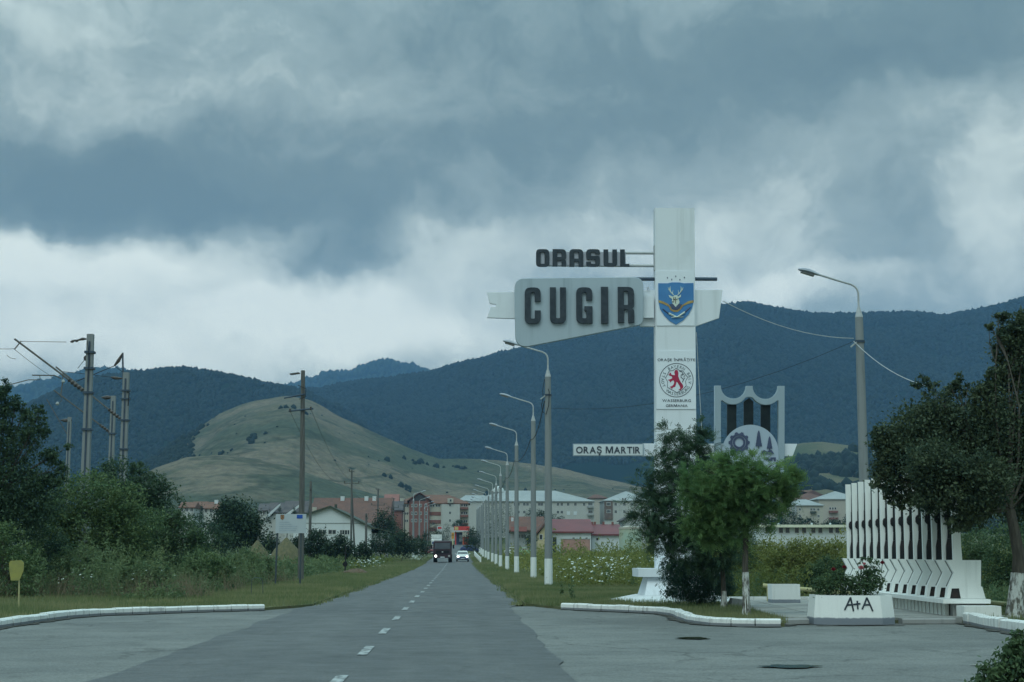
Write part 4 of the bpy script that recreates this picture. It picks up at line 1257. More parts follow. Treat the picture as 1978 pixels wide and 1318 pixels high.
# fittings on the nearest lamp only
fit = MB()
fit.tube([(-.15, -.05, 9.2), (-.24, -.06, 8.7), (-.22, -.06, 8.35), (-.30, -.05, 8.0), (-.22, -.05, 7.7), (-.10, -.14, 7.6), (.02, -.17, 8.0), (.05, -.16, 8.6), (.0, -.16, 8.75)], .016, 5)
fit.build('cable_loop', m_wire, lamp0)
MB().tube([(-.12, -.08, 8.45), (-.34, -.1, 8.28)], .03, 6).build('bracket', m_insulw, lamp0)
MB().lathe([(.172, 8.44), (.172, 8.52)], 12).build('clamp', m_bluesteel, lamp0)
def sag(a, b, s, n=10): return [Vector(a).lerp(Vector(b), i / n) - Vector((0, 0, s * 4 * (i / n) * (1 - i / n))) for i in range(n + 1)]
def cable(name, label, pts, r_, m):
    o = MB().tube(pts, r_, 5).build(name, m)
    return tag(o, label, 'cable')
for i in range(0, 5):
    cable('overhead_cable', f'black overhead cable slung between the {ordn[i]} and {ordn[i + 1]} street lamps of the right row', sag(cable_pts[i], cable_pts[i + 1], .5), .022, m_wire)['group'] = 'cables between the street lamps'
# the big lamp behind the memorial
lx = at(1668, 900, 51).x
bigl = dup(lamp0, (lx, 51, .06), .02, 'street lamp rising behind the white rifle memorial, taller in view than all others')
del bigl['group']
for ch in list(bigl.children):
    if ch.name.split('.')[0] == 'cable_loop': bpy.data.objects.remove(ch)
tb = Vector((lx - .2, 51, 8.55))
pm_ = at(1397, 582, 47.3)
cable('overhead_cable', 'pale cable sagging from the town sign to the lamp behind the memorial', sag(pm_, tb + Vector((0, 0, .1)), .28), .014, m_galv)
cable('overhead_cable', 'black cable running down from the memorial lamp towards the nearest roadside lamp', sag(tb, cable_pts[0] + Vector((.3, 0, -.3)), .75), .008, m_wire)
cable('overhead_cable', 'pale cable sagging from the memorial lamp into the large tree on the right', sag(tb, at(1800, 748, 44), .25), .014, m_galv)

# second lamp row, left of the road, far off
for i, (px, Y) in enumerate(((799, 255), (810.5, 300), (820.5, 350), (826, 392))):
    x = (px - HX) / F * Y
    dup(lamp0, (x, Y, gz(Y)), math.pi, f'{["nearest", "second", "third", "farthest"][i]} distant street lamp on the left side of the road by the dark trees', 'distant lamps left of the road')
for o in list(col.objects):
    pass
for o in [o for o in col.objects if o.parent and o.parent.get('group') == 'distant lamps left of the road' and o.name.split('.')[0] in ('cable_loop', 'bracket', 'clamp')]: bpy.data.objects.remove(o)
for o in [o for o in col.objects if o.parent and o.parent is not lamp0 and o.name.split('.')[0] == 'cable_loop']: bpy.data.objects.remove(o)

# power poles on the left
def power_pole(name, label, loc, H, kind, rz=0, group=None):
    r_ = thing(name, label, 'power pole', loc, rz, group)
    return r_
P0 = at(583, 1000, 85); PX = P0.x
topz = at(580, 716, 85).z
pp = thing('power_pole', 'tall grey power pole with two crossarms behind the notice board', 'power pole', (PX, 85, 0))
MB().tube([(0, 0, 0), (-.02, 0, 5), (-.08, 0, topz)], [.165, .145, .11], 10).build('pole', m_wood, pp)
kk = 85 / F
def pl_(px, py): p = at(px, py, 85); return (p.x - PX, p.z)
x0, z0_ = pl_(558, 795); x1, z1_ = pl_(606, 790)
MB().tube([(x0, -.17, z0_), (x1, -.17, z1_)], .05, 6).build('crossarm', m_bluesteel, pp)
x0, z0_ = pl_(551, 771); x1, z1_ = pl_(589, 762)
MB().tube([(x0, -.5, z0_), (x1, -.12, z1_)], .045, 6).build('crossarm', m_bluesteel, pp)
for (px, py) in ((561, 790), (601, 786)):
    x, z = pl_(px, py); MB().lathe([(.02, -.2), (.06, -.14), (.05, -.08), (.06, -.02), (.02, .0)], 8, (x, -.17, z)).build('insulator', m_insul, pp)
x0, z0_ = pl_(562, 725); x1, z1_ = pl_(577, 722)
MB().tube([(x0, -.6, z0_), (x0 + .1, -.5, z0_ + .0), (x1, -.2, z1_), (x1 + .08, -.1, z1_)], [.03, .06, .06, .03], 7).build('strain_insulator', m_insul, pp)
MB().tube([(pl_(576, 745)[0], -.15, pl_(576, 745)[1]), (pl_(592, 752)[0], -.2, pl_(592, 752)[1]), (pl_(590, 768)[0], -.2, pl_(590, 768)[1]), (pl_(578, 772)[0], -.18, pl_(578, 772)[1])], .02, 5).build('jumper', m_wire, pp)

def tpole(px, Y, ytop, yarm, half, label, twin=False, m=None, topped=True):
    x = (px - HX) / F * Y; g0 = gz(Y)
    r_ = thing('power_pole', label, 'power pole', (x, Y, g0), 0, 'power poles in the distance left of the road')
    zt_ = at(px, ytop, Y).z - g0; za_ = at(px, yarm, Y).z - g0; hw_ = half / F * Y
    m = m or m_wood
    if twin:
        MB().tube([(.05, 0, 0), (0, 0, zt_)], [.13, .10], 8).build('pole', m, r_)
        MB().tube([(.55, .2, 0), (.05, .12, za_ - 1.2)], [.12, .10], 8).build('brace_pole', m, r_)
    else:
        MB().tube([(0, 0, 0), (0, 0, zt_)], [.16, .11], 8).build('pole', m, r_)
    MB().box(-hw_, hw_, -.16, -.06, za_ - .05, za_ + .05).build('crossarm', m, r_)
    for s in (-1, 1):
        MB().lathe([(.03, 0), (.07, .08), (.05, .14), (.08, .20), (.02, .28)], 8, (s * hw_ * .92, -.11, za_ + .05)).build('insulator', m_insul, r_)
    if topped:
        MB().box(-hw_ * .35, hw_ * .35, -.16, -.06, zt_ - .25, zt_ - .15).build('crossarm', m, r_)
        MB().lathe([(.03, 0), (.07, .08), (.05, .14), (.08, .20), (.02, .28)], 8, (-hw_ * .3, -.11, zt_ - .15)).build('insulator', m_insul, r_)
    return r_, Vector((x, Y, g0 + za_)), hw_
pA = tpole(680, 190, 908, 934, 15, 'braced twin leg power pole in front of the white gabled warehouse', True)
pB = tpole(731, 250, 944, 976, 13, 'power pole with pale top insulators right of the warehouse roof')
pC = tpole(761, 310, 962, 981, 10, 'power pole left of the red gabled apartment block')
pD = tpole(782, 345, 976, 992, 9, 'small power pole in front of the cream end of the apartment block')
pE = tpole(602, 150, 930, 950, 0.2, 'thin dark steel pole left of the warehouse gable', topped=False)
pF = tpole(709, 170, 992, 1000, 0.2, 'thin dark steel pole at the right corner of the warehouse', topped=False)
for (a, ha), (b, hb_), wh in (((pA[1], pA[2]), (pB[1], pB[2]), 'from the warehouse pole to the next pole'), ((pB[1], pB[2]), (pC[1], pC[2]), 'between the two poles by the apartment block')):
    for s in (-1, 1):
        o = cable('overhead_cable', f'{"left" if s < 0 else "right"} thin power line {wh}', sag(a + Vector((s * ha, 0, .3)), b + Vector((s * hb_, 0, .3)), .6), .012, m_wire); o['group'] = 'power lines left of the road'
for s, (px, py) in ((-1, (561, 796)), (1, (601, 792))):
    o = cable('overhead_cable', f'thin power line leaving the {"left" if s < 0 else "right"} crossarm end of the tall pole', sag(at(px, py, 85), pA[1] + Vector((s * pA[2], 0, .3)), 1.4), .010, m_wire); o['group'] = 'power lines from the tall pole'

# railway masts with cantilevers on the left
def mast(px, Y, ytop, wpx, label):
    x = (px - HX) / F * Y; zt_ = at(px, ytop, Y).z; w = wpx / F * Y / 2
    r_ = thing('railway_mast', label, 'railway mast', (x, Y, 0), 0, 'concrete railway masts above the bushes')
    b = MB()
    b.hexa([(-w * 1.15, -w, 0), (w * 1.15, -w, 0), (w * 1.15, w, 0), (-w * 1.15, w, 0)], [(-w * .8, -w * .8, zt_), (w * .8, -w * .8, zt_), (w * .8, w * .8, zt_), (-w * .8, w * .8, zt_)])
    b.build('mast', m_conc, r_)
    b = MB(); b.box(-w * .22, w * .22, -w * 1.06, -w * 1.0 + .02, 0, zt_ * .97); b.build('mast_groove', m_bluesteel, r_)
    def lp(px_, py_, dy=0.0): p = at(px_, py_, Y); return (p.x - x, dy, p.z)
    return r_, lp, w
def arm_set(r_, lp, tip, foot, strut_top, insul=True, rad=.045):
    a, b = Vector(lp(*tip)), Vector(lp(*foot))
    MB().tube([a, b], rad, 7).build('cantilever_tube', m_wood, r_)
    d = (b - a).normalized()
    if insul:
        prof = []
        e = b - d * .18; L = .75
        for k in range(9): prof.append((e - d * L * (1 - k / 8)))
        MB().tube(prof, [.06 if k % 2 else .11 for k in range(9)], 8).build('strut_insulator', m_insul, r_)
    return a, b, d
m1, lp, w1 = mast(173, 70, 646, 15, 'tallest and nearest concrete railway mast, its long arm slanting up to the left')
arm_set(m1, lp, (28, 655), (165, 758), None)
MB().tube([lp(40, 660), lp(128, 661)], .012, 5).build('tie_rod', m_wire, m1)
MB().tube([lp(136, 661), lp(140, 660), lp(144, 658), lp(148, 659), lp(152, 657), lp(160, 655), lp(167, 655)], [.03, .07, .04, .07, .04, .07, .03], 7).build('strain_insulator', m_insul, m1)
MB().tube([lp(28, 675), lp(41, 659)], .03, 6).build('hanger', m_wood, m1)
for py in (681, 712, 759, 830):
    z = lp(173, py)[2]; MB().box(-w1 * 1.22, w1 * 1.22, -w1 * 1.22, w1 * 1.22, z - .05, z + .05).build('collar', m_bluesteel, m1)
MB().tube([lp(62, 725), lp(105, 725.5), lp(118, 731)], .028, 6).build('registration_arm', m_wood, m1)
MB().tube([lp(20, 743), lp(55, 734), lp(77, 734), lp(77, 725)], .022, 6).build('steady_arm', m_wood, m1)
MB().tube([lp(166, 692), lp(150, 712)], .012, 5).build('tie_rod', m_wire, m1)
MB().lathe([(.02, -.12), (.08, -.05), (.08, .05), (.02, .12)], 8, lp(165, 692)).build('guy_insulator', m_insul, m1)
MB().tube([lp(171, 740, -.24), lp(175, 700, -.24), lp(171, 660, -.24)], .012, 5).build('jumper', m_wire, m1)
m2, lp, w2 = mast(244, 85, 720, 13.5, 'concrete railway mast with a bent insulator bracket on top, right of the tallest')
arm_set(m2, lp, (108, 709), (236, 812), None)
MB().tube([lp(238, 750), lp(237, 682)], .05, 7).build('bracket_post', m_bluesteel, m2)
MB().tube([lp(237, 683), lp(229, 697), lp(221, 707)], [.05, .10, .05], 7).build('strain_insulator', m_insul, m2)
MB().tube([lp(221, 707), lp(180, 724), lp(147, 737)], .022, 5).build('tie_rod', m_wire, m2)
MB().tube([lp(223, 708), lp(230, 714), lp(237, 719)], .018, 5).build('tie_rod', m_wire, m2)
MB().tube([lp(120, 718), lp(160, 722), lp(215, 729)], .014, 5).build('tie_rod', m_wire, m2)
MB().tube([lp(214, 729), lp(220, 730), lp(226, 731), lp(237, 731)], [.03, .09, .09, .03], 7).build('strain_insulator', m_insul, m2)
MB().tube([lp(247, 758, -.22), lp(251, 760, -.22), lp(249, 785, -.22)], .03, 5).build('jumper', m_wire, m2)
for py in (755, 771, 812, 868):
    z = lp(244, py)[2]; MB().box(-w2 * 1.2, w2 * 1.2, -w2 * 1.2, w2 * 1.2, z - .04, z + .04).build('collar', m_bluesteel, m2)
m3, lp, w3 = mast(221, 98, 765, 10.5, 'shorter concrete railway mast standing between the two tallest ones')
arm_set(m3, lp, (104, 754), (216, 838), None)
MB().tube([lp(196, 768), lp(203, 768.5), lp(208, 768), lp(220, 768)], [.04, .13, .13, .04], 7).build('strain_insulator', m_insul, m3)
MB().tube([lp(118, 766), lp(119, 775), lp(112, 780)], .02, 5).build('hanger', m_wood, m3)
MB().lathe([(.03, -.12), (.12, -.04), (.10, .06), (.03, .12)], 10, lp(111, 780)).build('bell_insulator', m_insulw, m3)
z = lp(221, 838)[2]; MB().box(-w3 * 1.25, w3 * 1.25, -w3 * 1.25, w3 * 1.25, z - .05, z + .05).build('collar', m_bluesteel, m3)
MB().tube([lp(122, 719), lp(121, 738), lp(117, 766)], .04, 6).build('drop_rod', m_wood, m3)
MB().lathe([(.03, -.12), (.12, -.04), (.10, .06), (.03, .12)], 10, lp(122, 737)).build('bell_insulator', m_insulw, m3)
m4, lp, w4 = mast(139, 113, 806, 8, 'faint farthest concrete railway mast left of the tallest')
MB().tube([lp(117, 812), lp(124, 812.5), lp(131, 812), lp(139, 812)], [.04, .13, .13, .04], 7).build('strain_insulator', m_insul, m4)
MB().tube([lp(90, 771), lp(135, 848)], .03, 6).build('cantilever_tube', m_wood, m4)
for k, (a, b) in enumerate((((-60, 668), (30, 674)), ((28, 675), (108, 733)), ((13, 686), (30, 693)))):
    o = cable('contact_wire', ['railway wire leaving the longest arm towards the left edge', 'railway wire slanting down from the longest arm to the right', 'short railway wire above the left tree'][k], sag(at(*a, 70 if k < 2 else 75), at(*b, 70 if k != 1 else 98), .06), .012, m_wire)

# ================================================================== TOWN
m_winframe = mat('white window frame', (.62, .64, .63), None, 5, .5)
m_pane = mat('window glass', (.025, .032, .036), (.05, .06, .065), 3, .12, spec=.5)
m_cream = streaky('cream render', (.44, .42, .36), (.34, .33, .29), .8, .4, .12)
m_palewall = streaky('pale render', (.46, .47, .45), (.35, .36, .35), .8, .4, .12)
m_beige = streaky('beige render', (.44, .41, .36), (.36, .34, .30), .8, .3, .12)
m_whitewall = streaky('white factory wall', (.58, .63, .65), (.44, .48, .50), .7, .3, .15)
m_redwall = streaky('brick red render', (.215, .10, .085), (.17, .088, .076), .8, .4, .12)
m_greywall = streaky('grey concrete wall', (.34, .36, .36), (.26, .28, .28), .8, .4, .12)
m_redtile = mat('red tile roof', (.165, .088, .070), (.125, .076, .064), .6, .8, .6, 6, .2, c3=(.19, .115, .09))
m_browntile = mat('brown tile roof', (.20, .105, .075), (.15, .085, .065), .6, .8, .6, 6, .2, c3=(.24, .14, .10))
m_darktile = mat('dark roof', (.085, .08, .085), (.12, .11, .11), .5, .8, .4, 6, .2)
m_redsheet = mat('red sheet roof', (.185, .052, .056), (.15, .046, .05), .3, .5, 0, 10, .35)
m_paleroof = mat('pale sheet roof', (.33, .355, .35), (.28, .305, .305), .2, .5, 0, 10, .35)
m_trim = mat('dark green trim', (.06, .075, .055), None, 3, .6)
WIN = {}
def win_mesh(w, h, mull):
    k = (round(w, 2), round(h, 2), mull)
    if k in WIN: return WIN[k]
    b = MB(); t = min(.10, w * .12)
    b.box(-w / 2, -w / 2 + t, -.06, .0, 0, h); b.box(w / 2 - t, w / 2, -.06, 0, 0, h)
    b.box(-w / 2 + t, w / 2 - t, -.06, 0, 0, t); b.box(-w / 2 + t, w / 2 - t, -.06, 0, h - t, h)
    for q in range(mull):
        x = -w / 2 + w * (q + 1) / (mull + 1); b.box(x - t / 3, x + t / 3, -.055, -.004, t, h - t)
    f = b.mesh('window'); f.materials.append(m_winframe)
    p = MB().box(-w / 2 + t, w / 2 - t, -.025, -.003, t, h - t).mesh('pane'); p.materials.append(m_pane)
    WIN[k] = (f, p)
    return WIN[k]
def window(par, x, y, z, w, h, mull=1, rz=0):
    f, p = win_mesh(w, h, mull)
    o = link('window', f, None, par); o.location = (x, y - .002, z); o.rotation_euler = (0, 0, rz)
    link('pane', p, None, o)
    return o
def roof_hip(b, x0, x1, y0, y1, z0, z1, ov=.5, hip=None):
    x0 -= ov; x1 += ov; y0 -= ov; y1 += ov
    h = (y1 - y0) / 2 if hip is None else hip
    ym = (y0 + y1) / 2
    b.add([(x0, y0, z0), (x1, y0, z0), (x1, y1, z0), (x0, y1, z0), (x0 + h, ym, z1), (x1 - h, ym, z1),
           (x0, y0, z0 - .25), (x1, y0, z0 - .25), (x1, y1, z0 - .25), (x0, y1, z0 - .25)],
          [(0, 1, 5, 4), (1, 2, 5), (2, 3, 4, 5), (3, 0, 4), (0, 6, 7, 1), (1, 7, 8, 2), (2, 8, 9, 3), (3, 9, 6, 0), (6, 9, 8, 7)])
    return b
def roof_gable_y(b, x0, x1, y0, y1, z0, z1, ov=.4, th=.2, xm=None):
    """ridge along Y, gable to the camera"""
    xm = (x0 + x1) / 2 if xm is None else xm
    sl = (z1 - z0) / (xm - x0); sr = (z1 - z0) / (x1 - xm)
    P = [(x0 - ov, z0 - sl * ov), (xm, z1), (x1 + ov, z0 - sr * ov)]
    b.prism([(P[0][0], P[0][1] + th), (P[1][0], P[1][1] + th), (P[2][0], P[2][1] + th), P[2], P[1], P[0]], y0 - ov, y1 + ov)
    return b
def X(px, Y): return at(px, 1068, Y).x
def Zp(px, py, Y): return at(px, py, Y).z

def block(name, label, px0, px1, py_eave, Y, depth, wallm, roofm, py_ridge, rooftype='hip', rows=(), cat='building', group=None, hip=None, ww=1.1, wh=1.3, base=-1.0):
    """a plain building facing the camera. rows: (py of window sill, [px of window centres], width, height, mullions)"""
    x0, x1 = X(px0, Y), X(px1, Y); g0 = gz(Y)
    r_ = thing(name, label, cat, ((x0 + x1) / 2, Y, g0), 0, group)
    cx = (x0 + x1) / 2; w = x1 - x0
    ze = Zp((px0 + px1) / 2, py_eave, Y) - g0; zr = Zp((px0 + px1) / 2, py_ridge, Y + depth / 2) - g0
    MB().box(-w / 2, w / 2, 0, depth, base, ze - .26).build('wall', wallm, r_)
    if rooftype == 'hip': roof_hip(MB(), -w / 2, w / 2, 0, depth, ze, zr, hip=hip).build('roof', roofm, r_)
    elif rooftype == 'gable_x':
        b = MB(); b.add([(-w / 2 - .4, -.4, ze), (w / 2 + .4, -.4, ze), (w / 2 + .4, depth + .4, ze), (-w / 2 - .4, depth + .4, ze), (-w / 2 - .4, depth / 2, zr), (w / 2 + .4, depth / 2, zr),
                         (-w / 2 - .4, -.4, ze - .25), (w / 2 + .4, -.4, ze - .25), (w / 2 + .4, depth + .4, ze - .25), (-w / 2 - .4, depth + .4, ze - .25)],
                        [(0, 1, 5, 4), (2, 3, 4, 5), (0, 4, 3), (1, 2, 5), (0, 6, 7, 1), (1, 7, 8, 2), (2, 8, 9, 3), (3, 9, 6, 0), (6, 9, 8, 7)])
        b.build('roof', roofm, r_)
    elif rooftype == 'flat':
        MB().box(-w / 2 - .3, w / 2 + .3, -.5, depth + .3, ze - .255, ze).build('roof', roofm, r_)
    elif rooftype == 'gable_y':
        MB().prism([(-w / 2, ze - .255), (w / 2, ze - .255), (0, zr - .1)], .0, depth).build('gable', wallm, r_)
        roof_gable_y(MB(), -w / 2, w / 2, 0, depth, ze - .2, zr).build('roof', roofm, r_)
    for (py, pxs, ww_, wh_, mu) in rows:
        z = Zp((px0 + px1) / 2, py, Y) - g0
        for p in pxs: window(r_, X(p, Y) - cx, 0, z, ww_, wh_, mu)
    r_['_cx'] = cx
    return r_, (lambda px: X(px, Y) - cx), (lambda py: Zp((px0 + px1) / 2, py, Y) - g0)

def chimney(par, x, y, z0, z1, m=None, w=.6):
    rf = [c for c in par.children if c.name.split('.')[0] == 'roof'][0]
    MB().box(x - w / 2, x + w / 2, y - w / 2, y + w / 2, z0, z1).build('chimney', m or m_redwall, rf)

# white gabled warehouse, left
wh, wx, wz = block('warehouse', 'white gabled warehouse with dark green eaves behind the bushes left of the road', 566, 717, 1022, 225, 30, m_whitewall, m_trim, 980, 'none')
W2 = (X(717, 225) - X(566, 225)) / 2
xa = wx(637)
MB().prism([(-W2, wz(1022) - .26), (W2, wz(1022) - .26), (W2, wz(1020)), (xa, wz(980)), (-W2, wz(1004))], 0, 30).build('gable', m_whitewall, wh)
b = MB(); b.prism([(-W2 - .3, wz(1004) - .1), (-W2 - .3, wz(1004) + .18), (xa, wz(980) + .22), (W2 + .5, wz(1022) + .1), (W2 + .5, wz(1022) - .15), (xa, wz(980) - .02)], -.45, 30.4)
b.build('roof', m_trim, wh)
MB().box(-W2 + .03, W2 - .03, -.04, -.002, wz(1011) - .06, wz(1011) + .06).build('string_course', mat('grey trim', (.3, .33, .33), None, 3, .7), wh)
for p in (622, 641): window(wh, wx(p), 0, wz(1033), 1.25, .75, 1)
window(wh, wx(668) - .2, 0, wz(1034), 1.5, .8, 3)
MB().box(wx(628) - .1, wx(628) + .1, -.05, -.002, wz(1020), wz(1020) + .2).build('vent', m_trim, wh)
b = MB(); b.box(W2 + .002, wx(748), .6, 20, -1, wz(1030)); b.build('lean_to', m_greywall, wh)
b = MB(); b.hexa([(W2 + .03, .1, wz(1020)), (wx(752), .1, wz(1028)), (wx(752), 21, wz(1028)), (W2 + .03, 21, wz(1020))], [(W2 + .03, .1, wz(1020) + .15), (wx(752), .1, wz(1028) + .15), (wx(752), 21, wz(1028) + .15), (W2 + .03, 21, wz(1020) + .15)]); b.build('lean_to_roof', m_trim, wh)
MB().tube([(xa + .3, 6, wz(980) - .2), (xa + .3, 6, wz(972))], .2, 6).build('roof_vent', m_trim, wh)

# big red tiled roof behind it
rr_, _x, _z = block('long_house', 'long building with a big weathered red tiled roof behind the white warehouse', 598, 748, 1018, 330, 26, m_palewall, m_redtile, 962, 'gable_x')
b = MB(); b.box(_x(741), _x(748) - .002, -.25, -.004, _z(1003) - 1, _z(1003)); b.build('end_wall', m_whitewall, rr_)
for p in (652, 700, 716): chimney(rr_, _x(p), 12, _z(966), _z(955), m_whitewall, .8)
MB().box(_x(602), _x(610), -.3, -.004, _z(990), _z(980)).build('dormer', m_cream, rr_)
r2_, _x2, _z2 = block('house', 'house with bright red gabled roof between the red tiled roof and the apartment block', 742, 766, 975, 430, 14, m_palewall, mat('bright red roof', (.27, .12, .095), (.23, .10, .085), .5, .7), 955, 'gable_x')
r3_, _x3, _z3 = block('house', 'brown walled house with grey ridge left of the red gabled apartment block', 748, 775, 985, 420, 14, m_redwall, m_darktile, 968, 'gable_x')

# red gabled apartment block in the middle
AY = 500; ap, ax, azz = block('apartment_block', 'four storey cream and brick red apartment block with a red gable behind the truck', 765, 905, 972, AY, 16, m_cream, m_browntile, 956, 'hip', hip=7)
rw = MB(); rw.prism([(ax(790), -1), (ax(829), -1), (ax(829), azz(966)), (ax(810), azz(954)), (ax(790), azz(966))], -1.2, -.004); rw.build('gable_bay', m_redwall, ap)
roof_gable_y(MB(), ax(789), ax(831), -1.4, 10, azz(967), azz(953) + .1, .6, .3).build('bay_roof', m_redtile, ap)
oc = MB(); oc.add([(ax(810) + 1.9 * math.cos(R(k * 15)), -1.26, azz(968) + 1.9 * math.sin(R(k * 15))) for k in range(13)] + [(ax(810) + 1.9 * math.cos(R(k * 15)), -1.21, azz(968) + 1.9 * math.sin(R(k * 15))) for k in range(13)],
              [tuple(range(13)), tuple(range(25, 12, -1))] + [(k, 13 + k, 13 + (k + 1) % 13, (k + 1) % 13) for k in range(13)]); oc.build('arched_window', m_pane, ap)
for py in (991, 1006.5, 1021): MB().box(ax(829) + .05, ax(851), -.12, -.004, azz(py + 5), azz(py - 2)).build('red_band', m_redwall, ap)
for py in (979.5, 994.5, 1009.5):
    for p in (832, 836.5, 843, 847.5): window(ap, ax(p), 0, azz(py), .75, .9, 0)
wg = MB(); wg.box(ax(852), ax(888), -1.0, -.004, -1, azz(972) - .4); wg.build('white_wing', m_palewall, ap)
for py in (979, 994, 1009): window(ap, ax(869), -1.0, azz(py), .8, 1.0, 1)
dr = MB(); dr.box(ax(864), ax(875), -1.6, 1.0, azz(972) + .02, azz(963)); dr.build('dormer', m_cream, ap)
window(ap, ax(870), -1.6, azz(970), .8, .9, 0)
for py in (979, 994, 1010):
    MB().box(ax(889), ax(904), -1.3, -.1, azz(py + 5), azz(py + 1)).build('balcony', m_redwall, ap)
    for p in (892, 897, 901): window(ap, ax(p), 0, azz(py), .7, .9, 0)
for py in (980, 995, 1009):
    for p in (782, 786): window(ap, ax(p), 0, azz(py), .6, .9, 0)
    for p in (796, 803, 812, 822): window(ap, ax(p), -1.2, azz(py), .8, 1.0, 1)
dr = MB(); dr.hexa([(ax(766), -1.0, azz(971)), (ax(778), -1.0, azz(971)), (ax(778), 2, azz(971)), (ax(766), 2, azz(971))], [(ax(769), -1.0, azz(963)), (ax(780), -1.0, azz(963)), (ax(780), 2, azz(963)), (ax(769), 2, azz(963))]); dr.build('dormer', m_cream, ap)

# pale blocks right of the road
lb_, lx_, lz_ = block('apartment_block', 'long pale apartment block with hipped light grey roof behind the lamp row', 905, 1148, 968, 560, 18, m_palewall, m_paleroof, 948, 'hip', hip=14,
      rows=[(977.5, [995, 1001.5, 1013, 1019, 1042, 1047, 1078, 1085.5, 1098, 1112, 1129], 1.0, 1.15, 1), (992.5, [1001.5, 1013, 1078, 1085.5], 1.0, 1.15, 1)])
for p in (1098.5, 1111.5): MB().box(lx_(p) - .6, lx_(p) + .6, -.06, -.003, lz_(995), lz_(988)).build('shutter', m_whitewall, lb_)
for py in (977, 992):
    MB().box(lx_(1135), lx_(1147), -1.2, -.01, lz_(py + 4), lz_(py)).build('balcony', m_greywall, lb_)
    window(lb_, lx_(1141), 0, lz_(py), 1.7, 1.2, 3)
MB().lathe([(2.2, 0), (2.0, .9), (1.3, 1.7), (.4, 2.1), (.05, 2.2)], 14, (lx_(964), 9, lz_(949))).build('dome', mat('shiny dome', (.62, .68, .66), None, 3, .35), lb_)
lb2, bx2, bz2 = block('apartment_block', 'pale apartment block end with low grey roof between red gable and lamp row', 886, 948, 967, 600, 16, m_beige, m_paleroof, 957, 'hip', hip=3)
lb3, bx3, bz3 = block('apartment_block', 'beige block with reddish roof between the two pale blocks right of the lamps', 1140, 1172, 962, 610, 16, m_beige, m_redtile, 955.5, 'hip', hip=3)
lb4, bx4, bz4 = block('apartment_block', 'white block with pale hipped roof and dark corner balconies left of the dark tree', 1168, 1262, 967, 560, 18, m_palewall, m_paleroof, 949.5, 'hip', hip=9,
      rows=[(977.5, [1190, 1207, 1221, 1240], 1.0, 1.2, 1), (992, [1190, 1207, 1221, 1240], 1.0, 1.2, 1), (966, [1204, 1209], .7, .7, 0)])
MB().box(bx4(1168) - .02, bx4(1184), -.4, -.004, bz4(1004), bz4(969)).build('stair_panel', mat('dark brick panel', (.13, .10, .09), (.18, .14, .12), 1, .8), lb4)
for py in (977, 991): window(lb4, bx4(1176), -.4, bz4(py), 1.6, 1.1, 2)
lb5, bx5, bz5 = block('apartment_block', 'cream block with low pale roof at the left of the group behind the long shed', 1528, 1592, 976, 560, 14, m_cream, m_paleroof, 965, 'hip', hip=5,
      rows=[(987, [1547, 1569.5, 1575, 1583], .9, 1.0, 1), (1000, [1547, 1583], .9, 1.0, 1)])
MB().box(bx5(1567), bx5(1578), -1.0, -.004, bz5(992), bz5(988)).build('balcony', m_trim, lb5)
MB().box(bx5(1531), bx5(1541), -.3, -.004, bz5(996), bz5(978)).build('loggia', m_greywall, lb5)
lb6, bx6, bz6 = block('apartment_block', 'beige block with taller pale roof just left of the rifle memorial', 1584, 1668, 964, 600, 16, m_beige, m_paleroof, 949, 'hip', hip=9,
      rows=[(985, [1606, 1611, 1616], .8, 1.0, 0)])
for py in (986, 999): MB().box(bx6(1603), bx6(1620), -1.2, -.004, bz6(py + 5), bz6(py + 1)).build('balcony', m_redwall, lb6)
lb7, bx7, bz7 = block('house', 'house with a broad red hipped roof behind the cream block on the right', 1530, 1610, 966, 640, 16, m_cream, m_redtile, 947.5, 'hip', hip=12)
lb8, bx8, bz8 = block('apartment_block', 'cream block mostly hidden behind the bright green tree', 1440, 1505, 985, 570, 14, m_cream, m_redtile, 968, 'hip', hip=5)

# red sheet-roofed sheds behind the lamp row
rs, rx_, rz_ = block('shed', 'long white shed with a deep red sheet roof right of the nearest lamp', 1062, 1142, 1027, 260, 12, m_whitewall, m_redsheet, 1003, 'gable_x', rows=[(1044, [1108, 1121, 1133], .45, .5, 0)])
MB().box(rx_(1068), rx_(1075), -.05, -.004, -1, rz_(1038)).build('door', m_trim, rs)
rs2, rx2, rz2 = block('shed', 'lower white shed with red roof adjoining the long red roofed shed', 1143, 1199, 1032, 263, 11, m_whitewall, m_redsheet, 1013, 'gable_x', rows=[(1044.5, [1154], .45, .5, 0)])
for p in (1150, 1155, 1172, 1190): chimney(rs2, rx2(p), 5.5, rz2(1016), rz2(1007), m_redwall, .35)
rs3, rx3, rz3 = block('house', 'yellowish gabled house with dark red roof edge beside the nearest lamp', 1039, 1061, 1030, 256, 12, mat('ochre wall', (.52, .45, .28), None, .5, .8), m_redtile, 1000, 'none')
gwx = (X(1061, 256) - X(1039, 256)) / 2
MB().prism([(-gwx, rz3(1030) - .26), (gwx, rz3(1030) - .26), (gwx, rz3(1004))], 0, 12).build('gable', MATS['ochre wall'], rs3)
MB().prism([(-gwx - .3, rz3(1033)), (gwx + .1, rz3(1003)), (gwx + .1, rz3(1003) + .35), (-gwx - .3, rz3(1033) + .35)], -.4, 12.2).build('roof', m_redtile, rs3)
window(rs3, rx3(1045), 0, rz3(1043), .6, .9, 0)
rs4, rx4, rz4 = block('house', 'house with two tier red roof and white windows behind the lamp row', 986, 1050, 1025, 300, 12, m_greywall, m_redtile, 998, 'gable_x', rows=[(1040, [1003, 1009, 1014], .55, .8, 1)])
